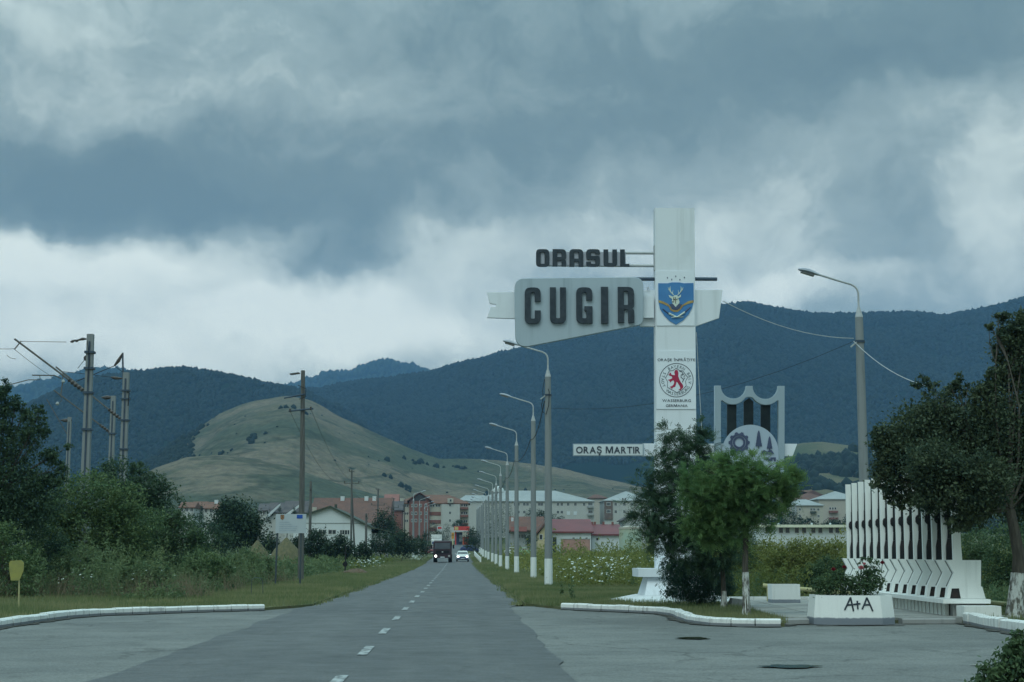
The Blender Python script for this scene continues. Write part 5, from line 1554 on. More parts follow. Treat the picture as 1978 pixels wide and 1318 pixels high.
MB().box(rx4(987), rx4(1017), -1.6, -.5, rz4(1026) - .1, rz4(1018)).build('porch_roof', mat('faded red porch', (.34, .14, .13), None, 1, .7), rs4)
chimney(rs4, rx4(991), 4, rz4(1012), rz4(999), m_whitewall, .45)
tk = thing('storage_tank', 'squat pale green cylindrical tank with cream rim beside the red sheds', 'tank', (X(1222, 240), 243, gz(240)))
tr_ = (X(1244, 240) - X(1200, 240)) / 2
zt_ = Zp(1222, 1018, 240) - gz(240)
MB().lathe([(tr_, -1), (tr_, zt_ - .3)], 24).build('tank_shell', mat('tank green', (.34, .45, .38), (.42, .44, .33), .4, .7), tk)
MB().lathe([(tr_ + .06, zt_ - .298), (tr_ + .06, zt_), (.3, zt_ + .25)], 24).build('tank_rim', m_cream, tk)
bg2, b2x, b2z = block('house', 'small dark gabled roof house above the pale green tank', 1205, 1252, 1003, 330, 10, m_greywall, m_darktile, 992, 'gable_y')
# low wall of faded red pipes / bricks before the shed
lw = thing('low_wall', 'low faded reddish masonry wall at the edge of the meadow before the sheds', 'wall', (X(1112, 245), 245, gz(245)))
wl = (X(1140, 245) - X(1084, 245)) / 2
MB().box(-wl, wl, 0, .4, -.5, Zp(1100, 1042, 245) - gz(245)).build('masonry', mat('faded brick', (.42, .25, .21), (.34, .20, .17), 2, .8), lw)
MB().box(-wl - .1, wl + .1, -.05, .45, Zp(1100, 1042, 245) - gz(245) + .002, Zp(1100, 1042, 245) - gz(245) + .12).build('coping', m_greywall, lw)

# long low white building on the right
LBY = 150
ls, sx_, sz_ = block('long_shed', 'long low white building with flat pale eave and nine dark windows behind the meadow', 1462, 1672, 1014, LBY, 9, m_whitewall, mat('cream eave', (.72, .74, .60), None, 2, .6), 1014, 'flat', base=-1.5)
for p in (1484, 1509.5, 1522, 1540, 1554, 1572, 1585.5, 1606, 1618.5): window(ls, sx_(p), 0, sz_(1031), .52, .74, 0)
for p in (1507, 1572, 1608): MB().lathe([(.10, 0), (.10, .12), (.15, .13), (.02, .2)], 8, (sx_(p), .6, sz_(1014) + .002)).build('roof_vent', m_whitewall, ls)
for (p0, p1) in ((1476, 1498),):
    MB().hexa([(sx_(1479), -1.2, -1.5), (sx_(1494), -1.2, -1.5), (sx_(1494), -.01, -1.5), (sx_(1479), -.01, -1.5)], [(sx_(1472), -.8, sz_(1036)), (sx_(1500), -.8, sz_(1036)), (sx_(1500), -.01, sz_(1036)), (sx_(1472), -.01, sz_(1036))]).build('entrance_ramp', m_whitewall, ls)

# houses far left
def lhouse(px0, px1, pye, pyr, Y, label, rm, rt='gable_x', wm=None):
    h_, hx_, hz_ = block('house', label, px0, px1, pye, Y, 10, wm or m_palewall, rm, pyr, rt, group='houses at the foot of the pasture hill')
    for p in np.linspace(px0 + 4, px1 - 4, 3): window(h_, hx_(p), 0, hz_(pye + 9), .9, 1.1, 1)
    return h_, hx_, hz_
lhouse(498, 520, 986, 973, 430, 'dark roofed white house just right of the big round tree', m_darktile)
h5, h5x, h5z = lhouse(518, 552, 990, 971, 400, 'house with dark steep roof and pale gable edge above the notice board', m_darktile)
h6, h6x, h6z = lhouse(548, 590, 990, 968, 390, 'second dark roofed house with pale gable edge left of the tall pole', m_darktile)
for h_, hx_, hz_, a, b_ in ((h5, h5x, h5z, 514, 540), (h6, h6x, h6z, 548, 580)):
    MB().prism([(hx_(a), hz_(996)), (hx_(b_), hz_(973)), (hx_(b_), hz_(977)), (hx_(a) + .2, hz_(1002))], -.9, -.45).build('verge_board', m_whitewall, h_)
lhouse(345, 372, 980, 970, 440, 'pale house with reddish roof leftmost at the foot of the hill', m_browntile)
lhouse(368, 392, 978, 969, 450, 'small pale house with brown roof second from the left under the hill', m_browntile)
h9, h9x, h9z = lhouse(392, 420, 982, 970, 420, 'white house with tall white chimney left of the big round tree', m_browntile)
chimney(h9, h9x(411), 4, h9z(975), h9z(965), m_whitewall, .9)
lhouse(578, 600, 985, 972, 460, 'house half hidden behind the tall pole', m_redtile)

# fuel station at the crest
FY = 430
fs_ = thing('fuel_station', 'fuel station with red and yellow canopy at the far end of the road', 'fuel station', (X(892, FY), FY, gz(FY)))
fx = lambda p: X(p, FY) - X(892, FY); fz = lambda p: Zp(892, p, FY) - gz(FY)
MB().box(fx(877), fx(907), 0, 6, fz(1025), fz(1017)).build('canopy', mat('canopy red', (.62, .07, .06), None, 2, .5), fs_)
MB().box(fx(878.5), fx(885), -.06, -.003, fz(1024), fz(1018)).build('canopy_panel', mat('canopy yellow', (.62, .50, .20), None, 2, .5), fs_)
MB().box(fx(876.8), fx(907.2), -.1, 6.1, fz(1027), fz(1025) - .003).build('canopy_edge', m_whitewall, fs_)
for p in (880, 904): MB().box(fx(p) - .15, fx(p) + .15, 1, 1.3, -1, fz(1027)).build('canopy_post', mat('canopy red', (0, 0, 0)), fs_)
MB().box(fx(878), fx(893), 5, 9, -1, fz(1028)).build('kiosk', mat('kiosk blue', (.06, .09, .16), (.09, .12, .18), 2, .5), fs_)
MB().box(fx(887), fx(892), 4.9, 4.99, fz(1046), fz(1033)).build('kiosk_panel', m_whitewall, fs_)
for p in (896, 899.5, 903): MB().box(fx(p) - .35, fx(p) + .35, 1.5, 2.3, -.5, fz(1037)).build('fuel_pump', mat('pump red', (.50, .09, .06), None, 2, .5), fs_)
ps = thing('price_sign', 'tall orange yellow sign at the roadside before the fuel station', 'sign', (X(874.5, 420), 420, gz(420)))
qx = lambda p: X(p, 420) - X(874.5, 420); qz = lambda p: Zp(874.5, p, 420) - gz(420)
MB().box(qx(872), qx(877), -.1, .1, qz(1041), qz(1029)).build('sign_panel', mat('sign orange', (.62, .30, .05), None, 2, .5), ps)
MB().box(qx(873.5), qx(875.5), -.08, .08, -1, qz(1041) - .003).build('sign_post', mat('sign post', (.6, .58, .35), None, 2, .5), ps)
MB().box(qx(872.6), qx(876.4), -.13, -.103, qz(1034.5), qz(1033)).build('price_strip', m_trim, ps)
bb = thing('billboard', 'small red and white billboard among the trees left of the fuel station', 'billboard', (X(849, 440), 440, gz(440)))
MB().box(-.75, .75, -.1, .1, Zp(849, 1027, 440) - gz(440), Zp(849, 1017, 440) - gz(440)).build('panel', m_whitewall, bb)
MB().box(-.55, .55, -.14, -.103, Zp(849, 1022, 440) - gz(440), Zp(849, 1018, 440) - gz(440)).build('red_print', MATS['canopy red'], bb)
MB().box(-.08, .08, -.05, .05, -1, Zp(849, 1027, 440) - gz(440) - .003).build('post', m_post, bb)
# parapet along the far right side of the road
pr = thing('roadside_railing', 'low white concrete railing beside the right edge of the road near the far lamps', 'railing', (0, 0, 0))
for k in range(9):
    y = 200 + k * 11; x = 2.85 + .02 * k
    MB().box(x - .1, x + .1, y - .1, y + .1, gz(y) - .1, gz(y) + .75).build('post', m_limew, pr)
    if k < 8:
        y2 = y + 11
        b = MB()
        for zz in (.35, .65): b.hexa([(x - .04, y + .1, gz(y) + zz), (x + .04, y + .1, gz(y) + zz), (x + .06, y2 - .1, gz(y2) + zz), (x - .02, y2 - .1, gz(y2) + zz)], [(x - .04, y + .1, gz(y) + zz + .1), (x + .04, y + .1, gz(y) + zz + .1), (x + .06, y2 - .1, gz(y2) + zz + .1), (x - .02, y2 - .1, gz(y2) + zz + .1)])
        b.build('rail', m_limew, pr)

# ================================================================== VEHICLES
m_tyre = mat('tyre rubber', (.015, .015, .016), None, 5, .8)
m_rim = mat('wheel rim', (.35, .36, .37), None, 5, .4, metal=.5)
m_vglass = mat('vehicle glass', (.03, .04, .05), (.05, .06, .07), 2, .1, spec=.5)
m_hl = emit('lit headlamp', (1.0, .98, .92), 6)
m_hldim = mat('unlit headlamp', (.35, .36, .36), None, 5, .2)
def wheel(par, x, y, r_, w, m=None):
    o = MB().tube([(x - w / 2, y, r_), (x + w / 2, y, r_)], r_, 16).build('wheel', m_tyre, par)
    b = MB(); b.tube([(x - w / 2 - .012, y, r_), (x + w / 2 + .012, y, r_)], r_ * .6, 12); b.build('rim', m_rim, o)
def skin(sections, name, m, par):
    """hull lofted through cross sections: each (y, [(x,z)...])"""
    n = len(sections[0][1]); vs = []; fs = []
    for y, pts in sections: vs += [(x, y, z) for x, z in pts]
    for i in range(len(sections) - 1):
        for k in range(n): fs.append((i * n + k, i * n + (k + 1) % n, (i + 1) * n + (k + 1) % n, (i + 1) * n + k))
    fs.append(tuple(range(n))); fs.append(tuple((len(sections) - 1) * n + k for k in range(n)))
    return MB().add(vs, fs).build(name, m, par, smooth=True)
def rsec(w, z0, z1, c=.08): return [(-w + c, z0), (w - c, z0), (w, z0 + c), (w, z1 - c), (w - c, z1), (-w + c, z1), (-w, z1 - c), (-w, z0 + c)]
def car(name, label, loc, rz, paint, lit=False, rack=False, lower=None, group=None):
    """front of the car at local -Y"""
    r_ = thing(name, label, 'car', loc, rz, group)
    skin([(-2.05, rsec(.70, .30, .62)), (-1.9, rsec(.82, .22, .78)), (-1.2, rsec(.85, .2, .93)), (-.9, rsec(.86, .2, .97)), (1.3, rsec(.86, .2, .99)), (1.9, rsec(.83, .22, .97)), (2.05, rsec(.76, .3, .86))], 'body', paint, r_)
    skin([(-.95, rsec(.78, .95, 1.0, .02)), (-.25, rsec(.66, .95, 1.42)), (.9, rsec(.65, .95, 1.45)), (1.75, rsec(.74, .95, 1.05, .03))], 'cabin', paint, r_)
    MB().hexa([(-.70, -.93, 1.02), (.70, -.93, 1.02), (.70, -.90, 1.0), (-.70, -.90, 1.0)], [(-.59, -.31, 1.38), (.59, -.31, 1.38), (.58, -.28, 1.36), (-.58, -.28, 1.36)]).build('windscreen', m_vglass, r_)
    MB().box(-.45, .45, -2.075, -1.98, .50, .64).build('grille', lower or m_tyre, r_)
    MB().box(-.74, .74, -2.12, -2.0, .30, .46).build('bumper', lower or paint, r_)
    MB().box(-.26, .26, -2.135, -2.122, .34, .44).build('number_plate', m_whitewall, r_)
    for s in (-1, 1):
        MB().lathe([(.005, -.05), (.12, -.02), (.13, .03), (.02, .05)], 10).build('headlight', m_hl if lit else m_hldim, r_).matrix_local = Matrix.Translation((s * .60, -2.02, .66)) @ Matrix.Rotation(R(90), 4, 'X')
        MB().box(s * .95 - .09, s * .95 + .09, -.80, -.70, .98, 1.12).build('mirror', paint, r_)
        for y in (-1.3, 1.28): wheel(r_, s * .76, y, .31, .2)
        MB().hexa([(s * .795 - .012, -.6, 1.0), (s * .795 + .012, -.6, 1.0), (s * .795 + .012, 1.3, 1.0), (s * .795 - .012, 1.3, 1.0)], [(s * .672 - .012, -.2, 1.36), (s * .672 + .012, -.2, 1.36), (s * .672 + .012, .9, 1.36), (s * .672 - .012, .9, 1.36)]).build('side_window', m_vglass, r_)
    if rack:
        b = MB(); b.box(-.55, .55, -.1, .12, 1.50, 1.57)
        for s in (-.5, .5): b.box(s - .03, s + .03, -.05, .05, 1.44, 1.499)
        b.build('roof_rack', m_tyre, r_)
    return r_
m_carwhite = mat('car white', (.70, .72, .70), None, 3, .3, spec=.5)
m_carblue = mat('car blue', (.05, .07, .19), None, 3, .3, spec=.5)
m_cargreen = mat('car green', (.30, .48, .28), None, 3, .3, spec=.5)
m_truckdark = mat('dark maroon truck paint', (.035, .022, .030), (.05, .03, .035), 2, .45)
car('car', 'white car with both headlights lit and roof rack coming up the right lane', ((893.5 - HX) / F * 214, 214, gz(214) + .04), 0, m_carwhite, True, True, m_carblue)
car('parked_car', 'blue car parked sideways at the far right roadside before the green bush', (X(909, 330), 330, gz(330)), R(65), m_carblue)
car('parked_car', 'light green car parked before the two tier red roofed house', (X(1020, 285), 285, gz(285)), R(80), m_cargreen)
car('parked_car', 'white car parked left of the light green car behind the lamps', (X(996, 290), 290, gz(290)), R(75), m_carwhite)
car('parked_car', 'small dark red car waiting left of the white lorry', (X(831, 300), 300, gz(300)), R(10), mat('car red', (.22, .05, .055), None, 3, .35))
car('parked_car', 'white car half hidden between the haystacks on the left', (X(521, 128), 128, gz(128)), R(-70), m_carwhite)

tr = thing('truck', 'dark maroon tipper truck with one headlight lit on the left lane', 'truck', ((855.5 - HX) / F * 206, 206, gz(206) + .04))
skin([(-2.55, rsec(1.14, .78, 2.62, .12)), (-2.45, rsec(1.2, .72, 2.75, .14)), (-.75, rsec(1.2, .72, 2.82, .14))], 'cab', m_truckdark, tr)
MB().hexa([(-1.02, -2.58, 1.72), (1.02, -2.58, 1.72), (1.02, -2.54, 1.72), (-1.02, -2.54, 1.72)], [(-.98, -2.57, 2.48), (.98, -2.57, 2.48), (.98, -2.53, 2.48), (-.98, -2.53, 2.48)]).build('windscreen', mat('dull windscreen', (.07, .085, .10), (.10, .11, .13), 1.2, .3), tr)
MB().box(-.85, .85, -2.60, -2.552, 1.15, 1.5).build('grille', m_tyre, tr)
MB().box(-.10, .10, -2.63, -2.605, 1.26, 1.40).build('badge', m_galv, tr)
MB().box(-1.2, 1.2, -2.72, -2.56, .55, .95).build('bumper', m_truckdark, tr)
MB().box(-.27, .27, -2.735, -2.722, .60, .72).build('number_plate', m_whitewall, tr)
for s in (-1, 1):
    MB().lathe([(.005, -.05), (.13, -.02), (.14, .03), (.02, .05)], 10).build('headlight', m_hl if s < 0 else m_hldim, tr).matrix_local = Matrix.Translation((s * .86, -2.74, .80)) @ Matrix.Rotation(R(90), 4, 'X')
    MB().box(s * 1.42 - .1, s * 1.42 + .1, -2.5, -2.42, 1.75, 2.25).build('mirror', m_tyre, tr)
    MB().tube([(s * 1.2, -2.46, 2.2), (s * 1.42, -2.46, 2.28)], .02, 5).build('mirror_arm', m_tyre, tr)
    wheel(tr, s * 1.02, -1.6, .52, .3); wheel(tr, s * .98, 1.7, .52, .5); wheel(tr, s * .98, 2.85, .52, .5)
MB().hexa([(-1.15, -.6, 1.25), (1.15, -.6, 1.25), (1.15, 3.9, 1.25), (-1.15, 3.9, 1.25)], [(-1.24, -.6, 2.62), (1.24, -.6, 2.62), (1.24, 3.9, 2.62), (-1.24, 3.9, 2.62)]).build('tipper_body', m_truckdark, tr)
MB().box(-.45, .45, -2.3, 3.8, .55, 1.2).build('chassis', m_tyre, tr)

lo = thing('lorry', 'white box lorry with blue windscreen standing behind the dark truck', 'truck', (X(843, 365), 365, gz(365)))
skin([(-3.0, rsec(1.0, .5, 2.15, .1)), (-2.9, rsec(1.15, .45, 2.3, .12)), (-1.4, rsec(1.18, .45, 2.45, .12))], 'cab', m_carwhite, lo)
MB().hexa([(-.98, -3.03, 1.25), (.98, -3.03, 1.25), (.98, -2.98, 1.25), (-.98, -2.98, 1.25)], [(-.9, -2.99, 2.0), (.9, -2.99, 2.0), (.9, -2.95, 2.0), (-.9, -2.95, 2.0)]).build('windscreen', mat('blue windscreen', (.06, .10, .26), None, 2, .15, spec=.5), lo)
MB().box(-1.24, 1.24, -1.3, 4.5, .9, 3.45).build('cargo_box', m_carwhite, lo)
MB().box(-.7, .7, -2.2, -1.42, 2.46, 2.95).build('wind_deflector', m_carwhite, lo)
MB().box(-1.1, 1.1, -3.12, -3.01, .45, .8).build('bumper', m_greywall, lo)
for s in (-1, 1):
    wheel(lo, s * .98, -2.1, .48, .3); wheel(lo, s * .95, 3.2, .48, .5)
    MB().box(s * 1.35 - .08, s * 1.35 + .08, -2.9, -2.82, 1.4, 2.0).build('mirror', m_tyre, lo)
    MB().box(s * .8 - .16, s * .8 + .16, -3.05, -3.0, .85, 1.0).build('headlight', m_hldim, lo)
MB().box(-.4, .4, -2.8, 4.3, .5, .89).build('chassis', m_tyre, lo)

# haystacks and small roadside things on the left
m_hay = mat('weathered hay', (.095, .095, .055), (.145, .13, .075), 2, .95, .8, 20, stretch=(3, 3, .6), c3=(.10, .11, .05))
def haystack(px, py0, py1, hw, Y, label):
    x = X(px, Y); h = at(px, py0, Y).z - gz(Y); w = hw / F * Y
    b = MB(); n = 20; vs = []; prof = [(1.0, 0), (.98, .15), (.78, .42), (.5, .68), (.22, .88), (.05, 1.0)]
    for rr, zz in prof:
        for k in range(n):
            an = 2 * math.pi * k / n
            q = 1 + .10 * mnoise.noise(Vector((math.cos(an) * 2, math.sin(an) * 2, zz * 4 + px)))
            vs.append((w * rr * q * math.cos(an), w * rr * q * math.sin(an), h * zz))
    fs = [(i * n + k, i * n + (k + 1) % n, (i + 1) * n + (k + 1) % n, (i + 1) * n + k) for i in range(len(prof) - 1) for k in range(n)] + [tuple((len(prof) - 1) * n + k for k in range(n))]
    r_ = thing('haystack', label, 'haystack', (x, Y, gz(Y)), 0, 'haystacks in the field on the left')
    b.add(vs, fs).build('hay', m_hay, r_, smooth=True)
    MB().tube([(0, 0, h * .9), (.05, 0, h * 1.12)], .04, 5).build('pole', m_wood, r_)
haystack(553, 1039, 1072, 44, 118, 'brown conical haystack behind the right post of the notice board')
haystack(497, 1044, 1072, 36, 122, 'greener haystack left of the half hidden white car')
mp_ = thing('marker_post', 'dark thin post with a round black disc near the left road edge', 'marker post', (X(667, 122), 122, .03))
MB().tube([(0, 0, 0), (.03, 0, at(667, 1052, 122).z)], [.06, .04], 6).build('post', m_wire, mp_)
MB().tube([(0, -.06, at(667, 1091, 122).z), (0, .06, at(667, 1091, 122).z)], .20, 14).build('disc', m_tyre, mp_)
hp = MB(); n = 16; vs = []
for rr, zz in ((1, 0), (.8, .2), (.4, .38), (.05, .42)):
    for k in range(n):
        an = 2 * math.pi * k / n; q = 1 + .25 * mnoise.noise(Vector((math.cos(an) * 2, math.sin(an) * 2, zz * 9)))
        vs.append((1.1 * rr * q * math.cos(an), .8 * rr * q * math.sin(an), zz * q))
hp.add(vs, [(i * n + k, i * n + (k + 1) % n, (i + 1) * n + (k + 1) % n, (i + 1) * n + k) for i in range(3) for k in range(n)] + [tuple(3 * n + k for k in range(n))])
dh = hp.build('dirt_heap', mat('brown earth', (.10, .075, .05), (.14, .10, .07), 4, .95, .8, 20)); dh.location = (X(687, 112), 112, .02)
tag(dh, 'low brown heap of earth on the left verge by the road edge', 'dirt heap')

# ================================================================== VEGETATION
m_bark = mat('bark', (.055, .050, .042), (.10, .09, .075), 5, .9, .8, 18, stretch=(3, 3, .5))
m_barkwash = mat('lime washed bark', (.58, .60, .58), (.12, .115, .10), 7, .85, .8, 22, lo=.42, hi=.60, stretch=(1.5, 1.5, .6))
m_lf_dark = leafmat('dark foliage', (.027, .062, .044), (.082, .134, .068), trans=.32)
m_lf_acacia = leafmat('acacia foliage', (.030, .072, .048), (.088, .148, .074))
m_lf_robinia = leafmat('robinia foliage', (.068, .155, .062), (.200, .305, .112), trans=.45)
m_lf_plum = leafmat('plum foliage', (.028, .056, .040), (.100, .130, .066), trans=.32)
m_lf_mid = leafmat('bush foliage', (.042, .090, .050), (.108, .164, .072), trans=.32)
m_lf_light = leafmat('light bush foliage', (.060, .124, .056), (.145, .200, .080), trans=.32)
m_lf_juniper = leafmat('juniper needles', (.030, .080, .060), (.072, .134, .090), .6, .2)
m_lf_far = leafmat('distant tree foliage', (.018, .042, .028), (.044, .076, .040), .7, .1)
m_grass = leafmat('grass blades', (.130, .180, .076), (.290, .285, .150), .7, .4)
m_weed_g = leafmat('weed leaves', (.072, .138, .072), (.180, .225, .105), .7, .35)
m_weed_y = leafmat('meadow weed leaves', (.112, .158, .048), (.255, .265, .085), .7, .35)
m_weed_d = leafmat('dry grass stalks', (.160, .140, .090), (.27, .225, .15), .8, .35)
m_petal = mat('white petals', (.58, .63, .58), None, 5, .6)

def lobe(px, py, rx, ry, Y, dy=0.0, rd=None):
    p = at(px, py, Y); k = Y / F
    return (p.x, Y + dy, p.z, rx * k, (rd if rd is not None else (rx + ry) / 2 * .9) * k, ry * k)

def pinnate(P, centre, tint, size, nl=11, length=.26):
    """feathery compound leaves: leaflets in pairs along drooping stalks"""
    n = len(P); d = P - centre; d /= np.linalg.norm(d, axis=1, keepdims=True) + 1e-9
    d = d * .9 + rng.normal(size=(n, 3)) * .55; d[:, 2] += .12; d /= np.linalg.norm(d, axis=1, keepdims=True)
    s = np.cross(d, [0, 0, 1.0] + rng.normal(size=(n, 3)) * .35); s /= np.linalg.norm(s, axis=1, keepdims=True) + 1e-9
    L = length * rng.uniform(.7, 1.25, n)
    vs = []; ts = []
    for k in range(nl):
        t = (k // 2 + 1) / (nl // 2 + 1); sg = -1 if k % 2 else 1
        if k == nl - 1: sg = 0
        b = P + d * (L * t)[:, None]; b[:, 2] -= L * .16 * t * t
        o = s * sg + d * (.45 if sg else 1.0); o /= np.linalg.norm(o, axis=1, keepdims=True)
        q = size * rng.uniform(.8, 1.15, n)[:, None]
        w = np.cross(o, s if sg == 0 else d); w = np.cross(w, o); w /= np.linalg.norm(w, axis=1, keepdims=True) + 1e-9
        vs.append(np.stack([b, b + o * q * .5 + w * q * .2, b + o * q, b + o * q * .5 - w * q * .2], 1)); ts.append(tint)
    V_ = np.concatenate(vs, 0).reshape(-1, 3); F_ = np.arange(len(V_)).reshape(-1, 4)
    return V_, F_, np.clip(np.concatenate(ts) + rng.normal(0, .06, n * nl), 0, 1)

def tree(name, label, cat, base, lobes, n, clumps, size, m, trunk_r, fork=.55, wash=0.0, group=None, spread=.16, hollow=.45, aspect=.5, up=.35, droop=None, bark=None, trunk_pts=None, limb_k=.4, feather=0):
    bx, by, bz = base
    r_ = thing(name, label, cat, base, 0, group)
    L = [(l[0] - bx, l[1] - by, l[2] - bz) + tuple(l[3:]) for l in lobes]
    if feather:
        P, t = crown_points(L, n // 9, clumps, spread, hollow)
        C = np.array([l[:3] for l in L]); ci = ((P[:, None, :] - C[None]) ** 2).sum(-1).argmin(1)
        link('crown', big_mesh('crown', *pinnate(P, C[ci], t, size, length=feather)), m, r_)
    else: make_crown('crown', L, n, clumps, size, m, r_, spread, hollow, up, aspect, droop)
    cz = min(l[2] for l in L)
    top = Vector(sorted(L, key=lambda l: l[2])[len(L) // 2][:3])
    pts = trunk_pts or limb((0, 0, 0), (top.x * .5, top.y * .5, top.z * fork + cz * (1 - fork) * .5), .05)
    b = MB(); k = len(pts)
    b.tube(pts, [trunk_r * (1.25 if i == 0 else 1 - .45 * i / (k - 1)) for i in range(k)], 9)
    f = Vector(pts[-1])
    for l in L:
        e = Vector(l[:3]); q = limb(f, e, .08, 4)
        b.tube(q, [trunk_r * limb_k * (1 - .8 * i / 4) for i in range(5)], 6)
        for _ in range(2):
            d = Vector((random.uniform(-1, 1) * l[3], random.uniform(-1, 1) * l[4], random.uniform(-.3, 1) * l[5])) * .8
            b.tube(limb(q[3], e + d, .1, 3), [trunk_r * limb_k * .35, trunk_r * limb_k * .26, trunk_r * limb_k * .16, trunk_r * limb_k * .06], 5)
    b.build('trunk', bark or m_bark, r_, smooth=True)
    if wash:
        s = MB(); P = [Vector(p) for p in pts]
        q = [P[0]]; d = 0
        for a, c in zip(P[:-1], P[1:]):
            for t in (.25, .5, .75, 1):
                x = a.lerp(c, t)
                if x.z <= wash: q.append(x)
        tr_at = lambda z: trunk_r * (1.25 if z < .02 else (1.0 + .2 * max(0, 1 - z * 3)) * (1 - .45 * min(1, z / max(.1, P[-1].z)))) * 1.04 + .004
        s.tube(q, [tr_at(p.z) for p in q], 10, caps=False); s.build('limewash', m_barkwash, r_, smooth=True)
    return r_

# --- the two small acacias and the juniper before the town sign
YA = 41.0; ba = gnd(1370, 1170, .1); ba = Vector((ba.x, YA, .06))
tree('acacia_tree', 'dark feathery acacia with thin bare trunk, directly before the town sign', 'tree', ba,
     [lobe(*q, YA) for q in ((1330, 970, 78, 85), (1285, 1000, 48, 62), (1385, 1030, 60, 62), (1335, 885, 45, 45), (1272, 940, 30, 42), (1400, 960, 55, 70), (1345, 1050, 60, 38),
                             (1340, 842, 16, 22), (1300, 855, 22, 22), (1262, 985, 30, 26), (1275, 1040, 30, 26), (1250, 965, 22, 14), (1325, 830, 8, 22), (1365, 855, 14, 20), (1410, 1050, 35, 40), (1390, 1070, 55, 26), (1330, 1066, 46, 24), (1310, 900, 30, 40), (1236, 935, 16, 12), (1232, 1005, 16, 14), (1248, 1048, 16, 12), (1268, 900, 14, 14), (1290, 836, 12, 14), (1352, 820, 6, 16))],
     98000, 560, .060, m_lf_acacia, .075, feather=.21, spread=.30, hollow=.45, aspect=.34, wash=.62, up=.2, trunk_pts=[(0, 0, 0), (.0, 0, .5), (-.02, 0, 1.0), (-.06, 0, 1.6), (-.14, 0, 2.3)])
YB = 36.0; bb_ = Vector((at(1442, 1185, YB).x, YB, .06))
tpts = [(0, 0, 0), (.0, 0, .6), (-.01, 0, 1.2), (.02, 0, 1.8), (.04, 0, 2.4), (.02, 0, 2.9)]
tree('robinia_tree', 'bright green robinia with whitewashed trunk foot, spreading crown before the shield emblem', 'tree', bb_,
     [lobe(*q, YB) for q in ((1398, 930, 60, 36), (1366, 962, 44, 44), (1480, 925, 52, 32), (1526, 940, 24, 24), (1440, 908, 46, 20), (1354, 1002, 32, 36), (1396, 1008, 42, 36),
                             (1502, 966, 28, 22), (1450, 972, 38, 42), (1338, 925, 22, 22), (1488, 998, 20, 18), (1430, 942, 66, 32), (1546, 950, 10, 11), (1382, 898, 20, 11), (1420, 1036, 24, 16), (1455, 886, 10, 9),
                             (1326, 950, 12, 20), (1324, 988, 11, 18), (1338, 1036, 13, 14), (1374, 1042, 18, 12), (1538, 962, 11, 10), (1515, 915, 13, 10), (1490, 898, 16, 10), (1412, 890, 11, 9), (1522, 988, 10, 10), (1362, 908, 13, 10))],
     84000, 420, .058, m_lf_robinia, .085, feather=.20, hollow=.42, spread=.24, aspect=.34, wash=1.15, up=.2, trunk_pts=tpts)
YJ = 42.6; bj = Vector((at(1345, 1160, YJ).x, YJ, .06))
tree('juniper_bush', 'dense dark spreading juniper bush at the foot of the town sign', 'shrub', bj,
     [lobe(*q, YJ) for q in ((1345, 1125, 60, 38), (1310, 1105, 30, 28), (1385, 1110, 34, 28), (1350, 1095, 40, 22), (1298, 1092, 20, 12), (1292, 1138, 14, 10), (1340, 1148, 55, 14), (1400, 1090, 18, 14), (1408, 1140, 14, 12))],
     22000, 700, .10, m_lf_juniper, .06, spread=.20, aspect=.16, up=.1, hollow=.4, droop=np.array([0, -.3, .5]))
# --- roses in the planter
def rose(label, lobes, flowers, base, n):
    r_ = tree('rose_bush', label, 'rose bush', base, lobes, n, 160, .05, m_lf_mid, .02, spread=.22, aspect=.6, group=None)
    for px, py, s, m in flowers:
        p = at(px, py, 34.2); b = MB()
        for j in range(3):
            rr = s * (1 - .25 * j)
            for k in range(6):
                an = 2 * math.pi * (k + j * .5) / 6
                c = Vector((p.x - base[0] + rr * .45 * math.cos(an), 34.2 - base[1] + rr * .45 * math.sin(an), p.z - base[2] + j * s * .22))
                t = Vector((math.cos(an), math.sin(an), .9 + j * .5)).normalized(); sd_ = Vector((-math.sin(an), math.cos(an), 0))
                b.add([c - t * rr * .5, c + sd_ * rr * .42, c + t * rr * .5, c - sd_ * rr * .42], [(0, 1, 2, 3)])
        b.build('flower', m, r_)
        MB().tube([(p.x - base[0] - .02, 34.2 - base[1] + .05, p.z - base[2] - .22), (p.x - base[0], 34.2 - base[1], p.z - base[2])], .008, 5).build('stem', m_lf_mid, r_)
m_rosered = mat('red rose petals', (.24, .012, .030), (.16, .01, .02), 9, .6)
m_rosepink = mat('pink rose petals', (.60, .20, .22), (.50, .14, .17), 9, .6)
rb1 = (at(1606, 1140, 34.4).x, 34.4, .55); rb2 = (at(1668, 1140, 34.4).x, 34.4, .55)
rose('low rose bush with dark red blooms on the left side of the lettered planter', [lobe(*q, 34.4) for q in ((1604, 1128, 34, 24), (1590, 1138, 22, 14), (1625, 1130, 20, 20), (1615, 1112, 16, 14))], [(1610, 1101, .085, m_rosered), (1631, 1096.5, .08, m_rosered)], rb1, 3600)
rose('taller rose bush with pink and red blooms on the right side of the lettered planter', [lobe(*q, 34.4) for q in ((1668, 1128, 30, 24), (1688, 1120, 20, 22), (1655, 1132, 22, 18), (1680, 1098, 12, 16), (1672, 1085, 12, 8), (1692, 1094, 10, 10))], [(1663.5, 1098, .10, m_rosepink), (1669.5, 1090, .06, m_rosepink), (1704.5, 1088, .08, m_rosered)], rb2, 3600)

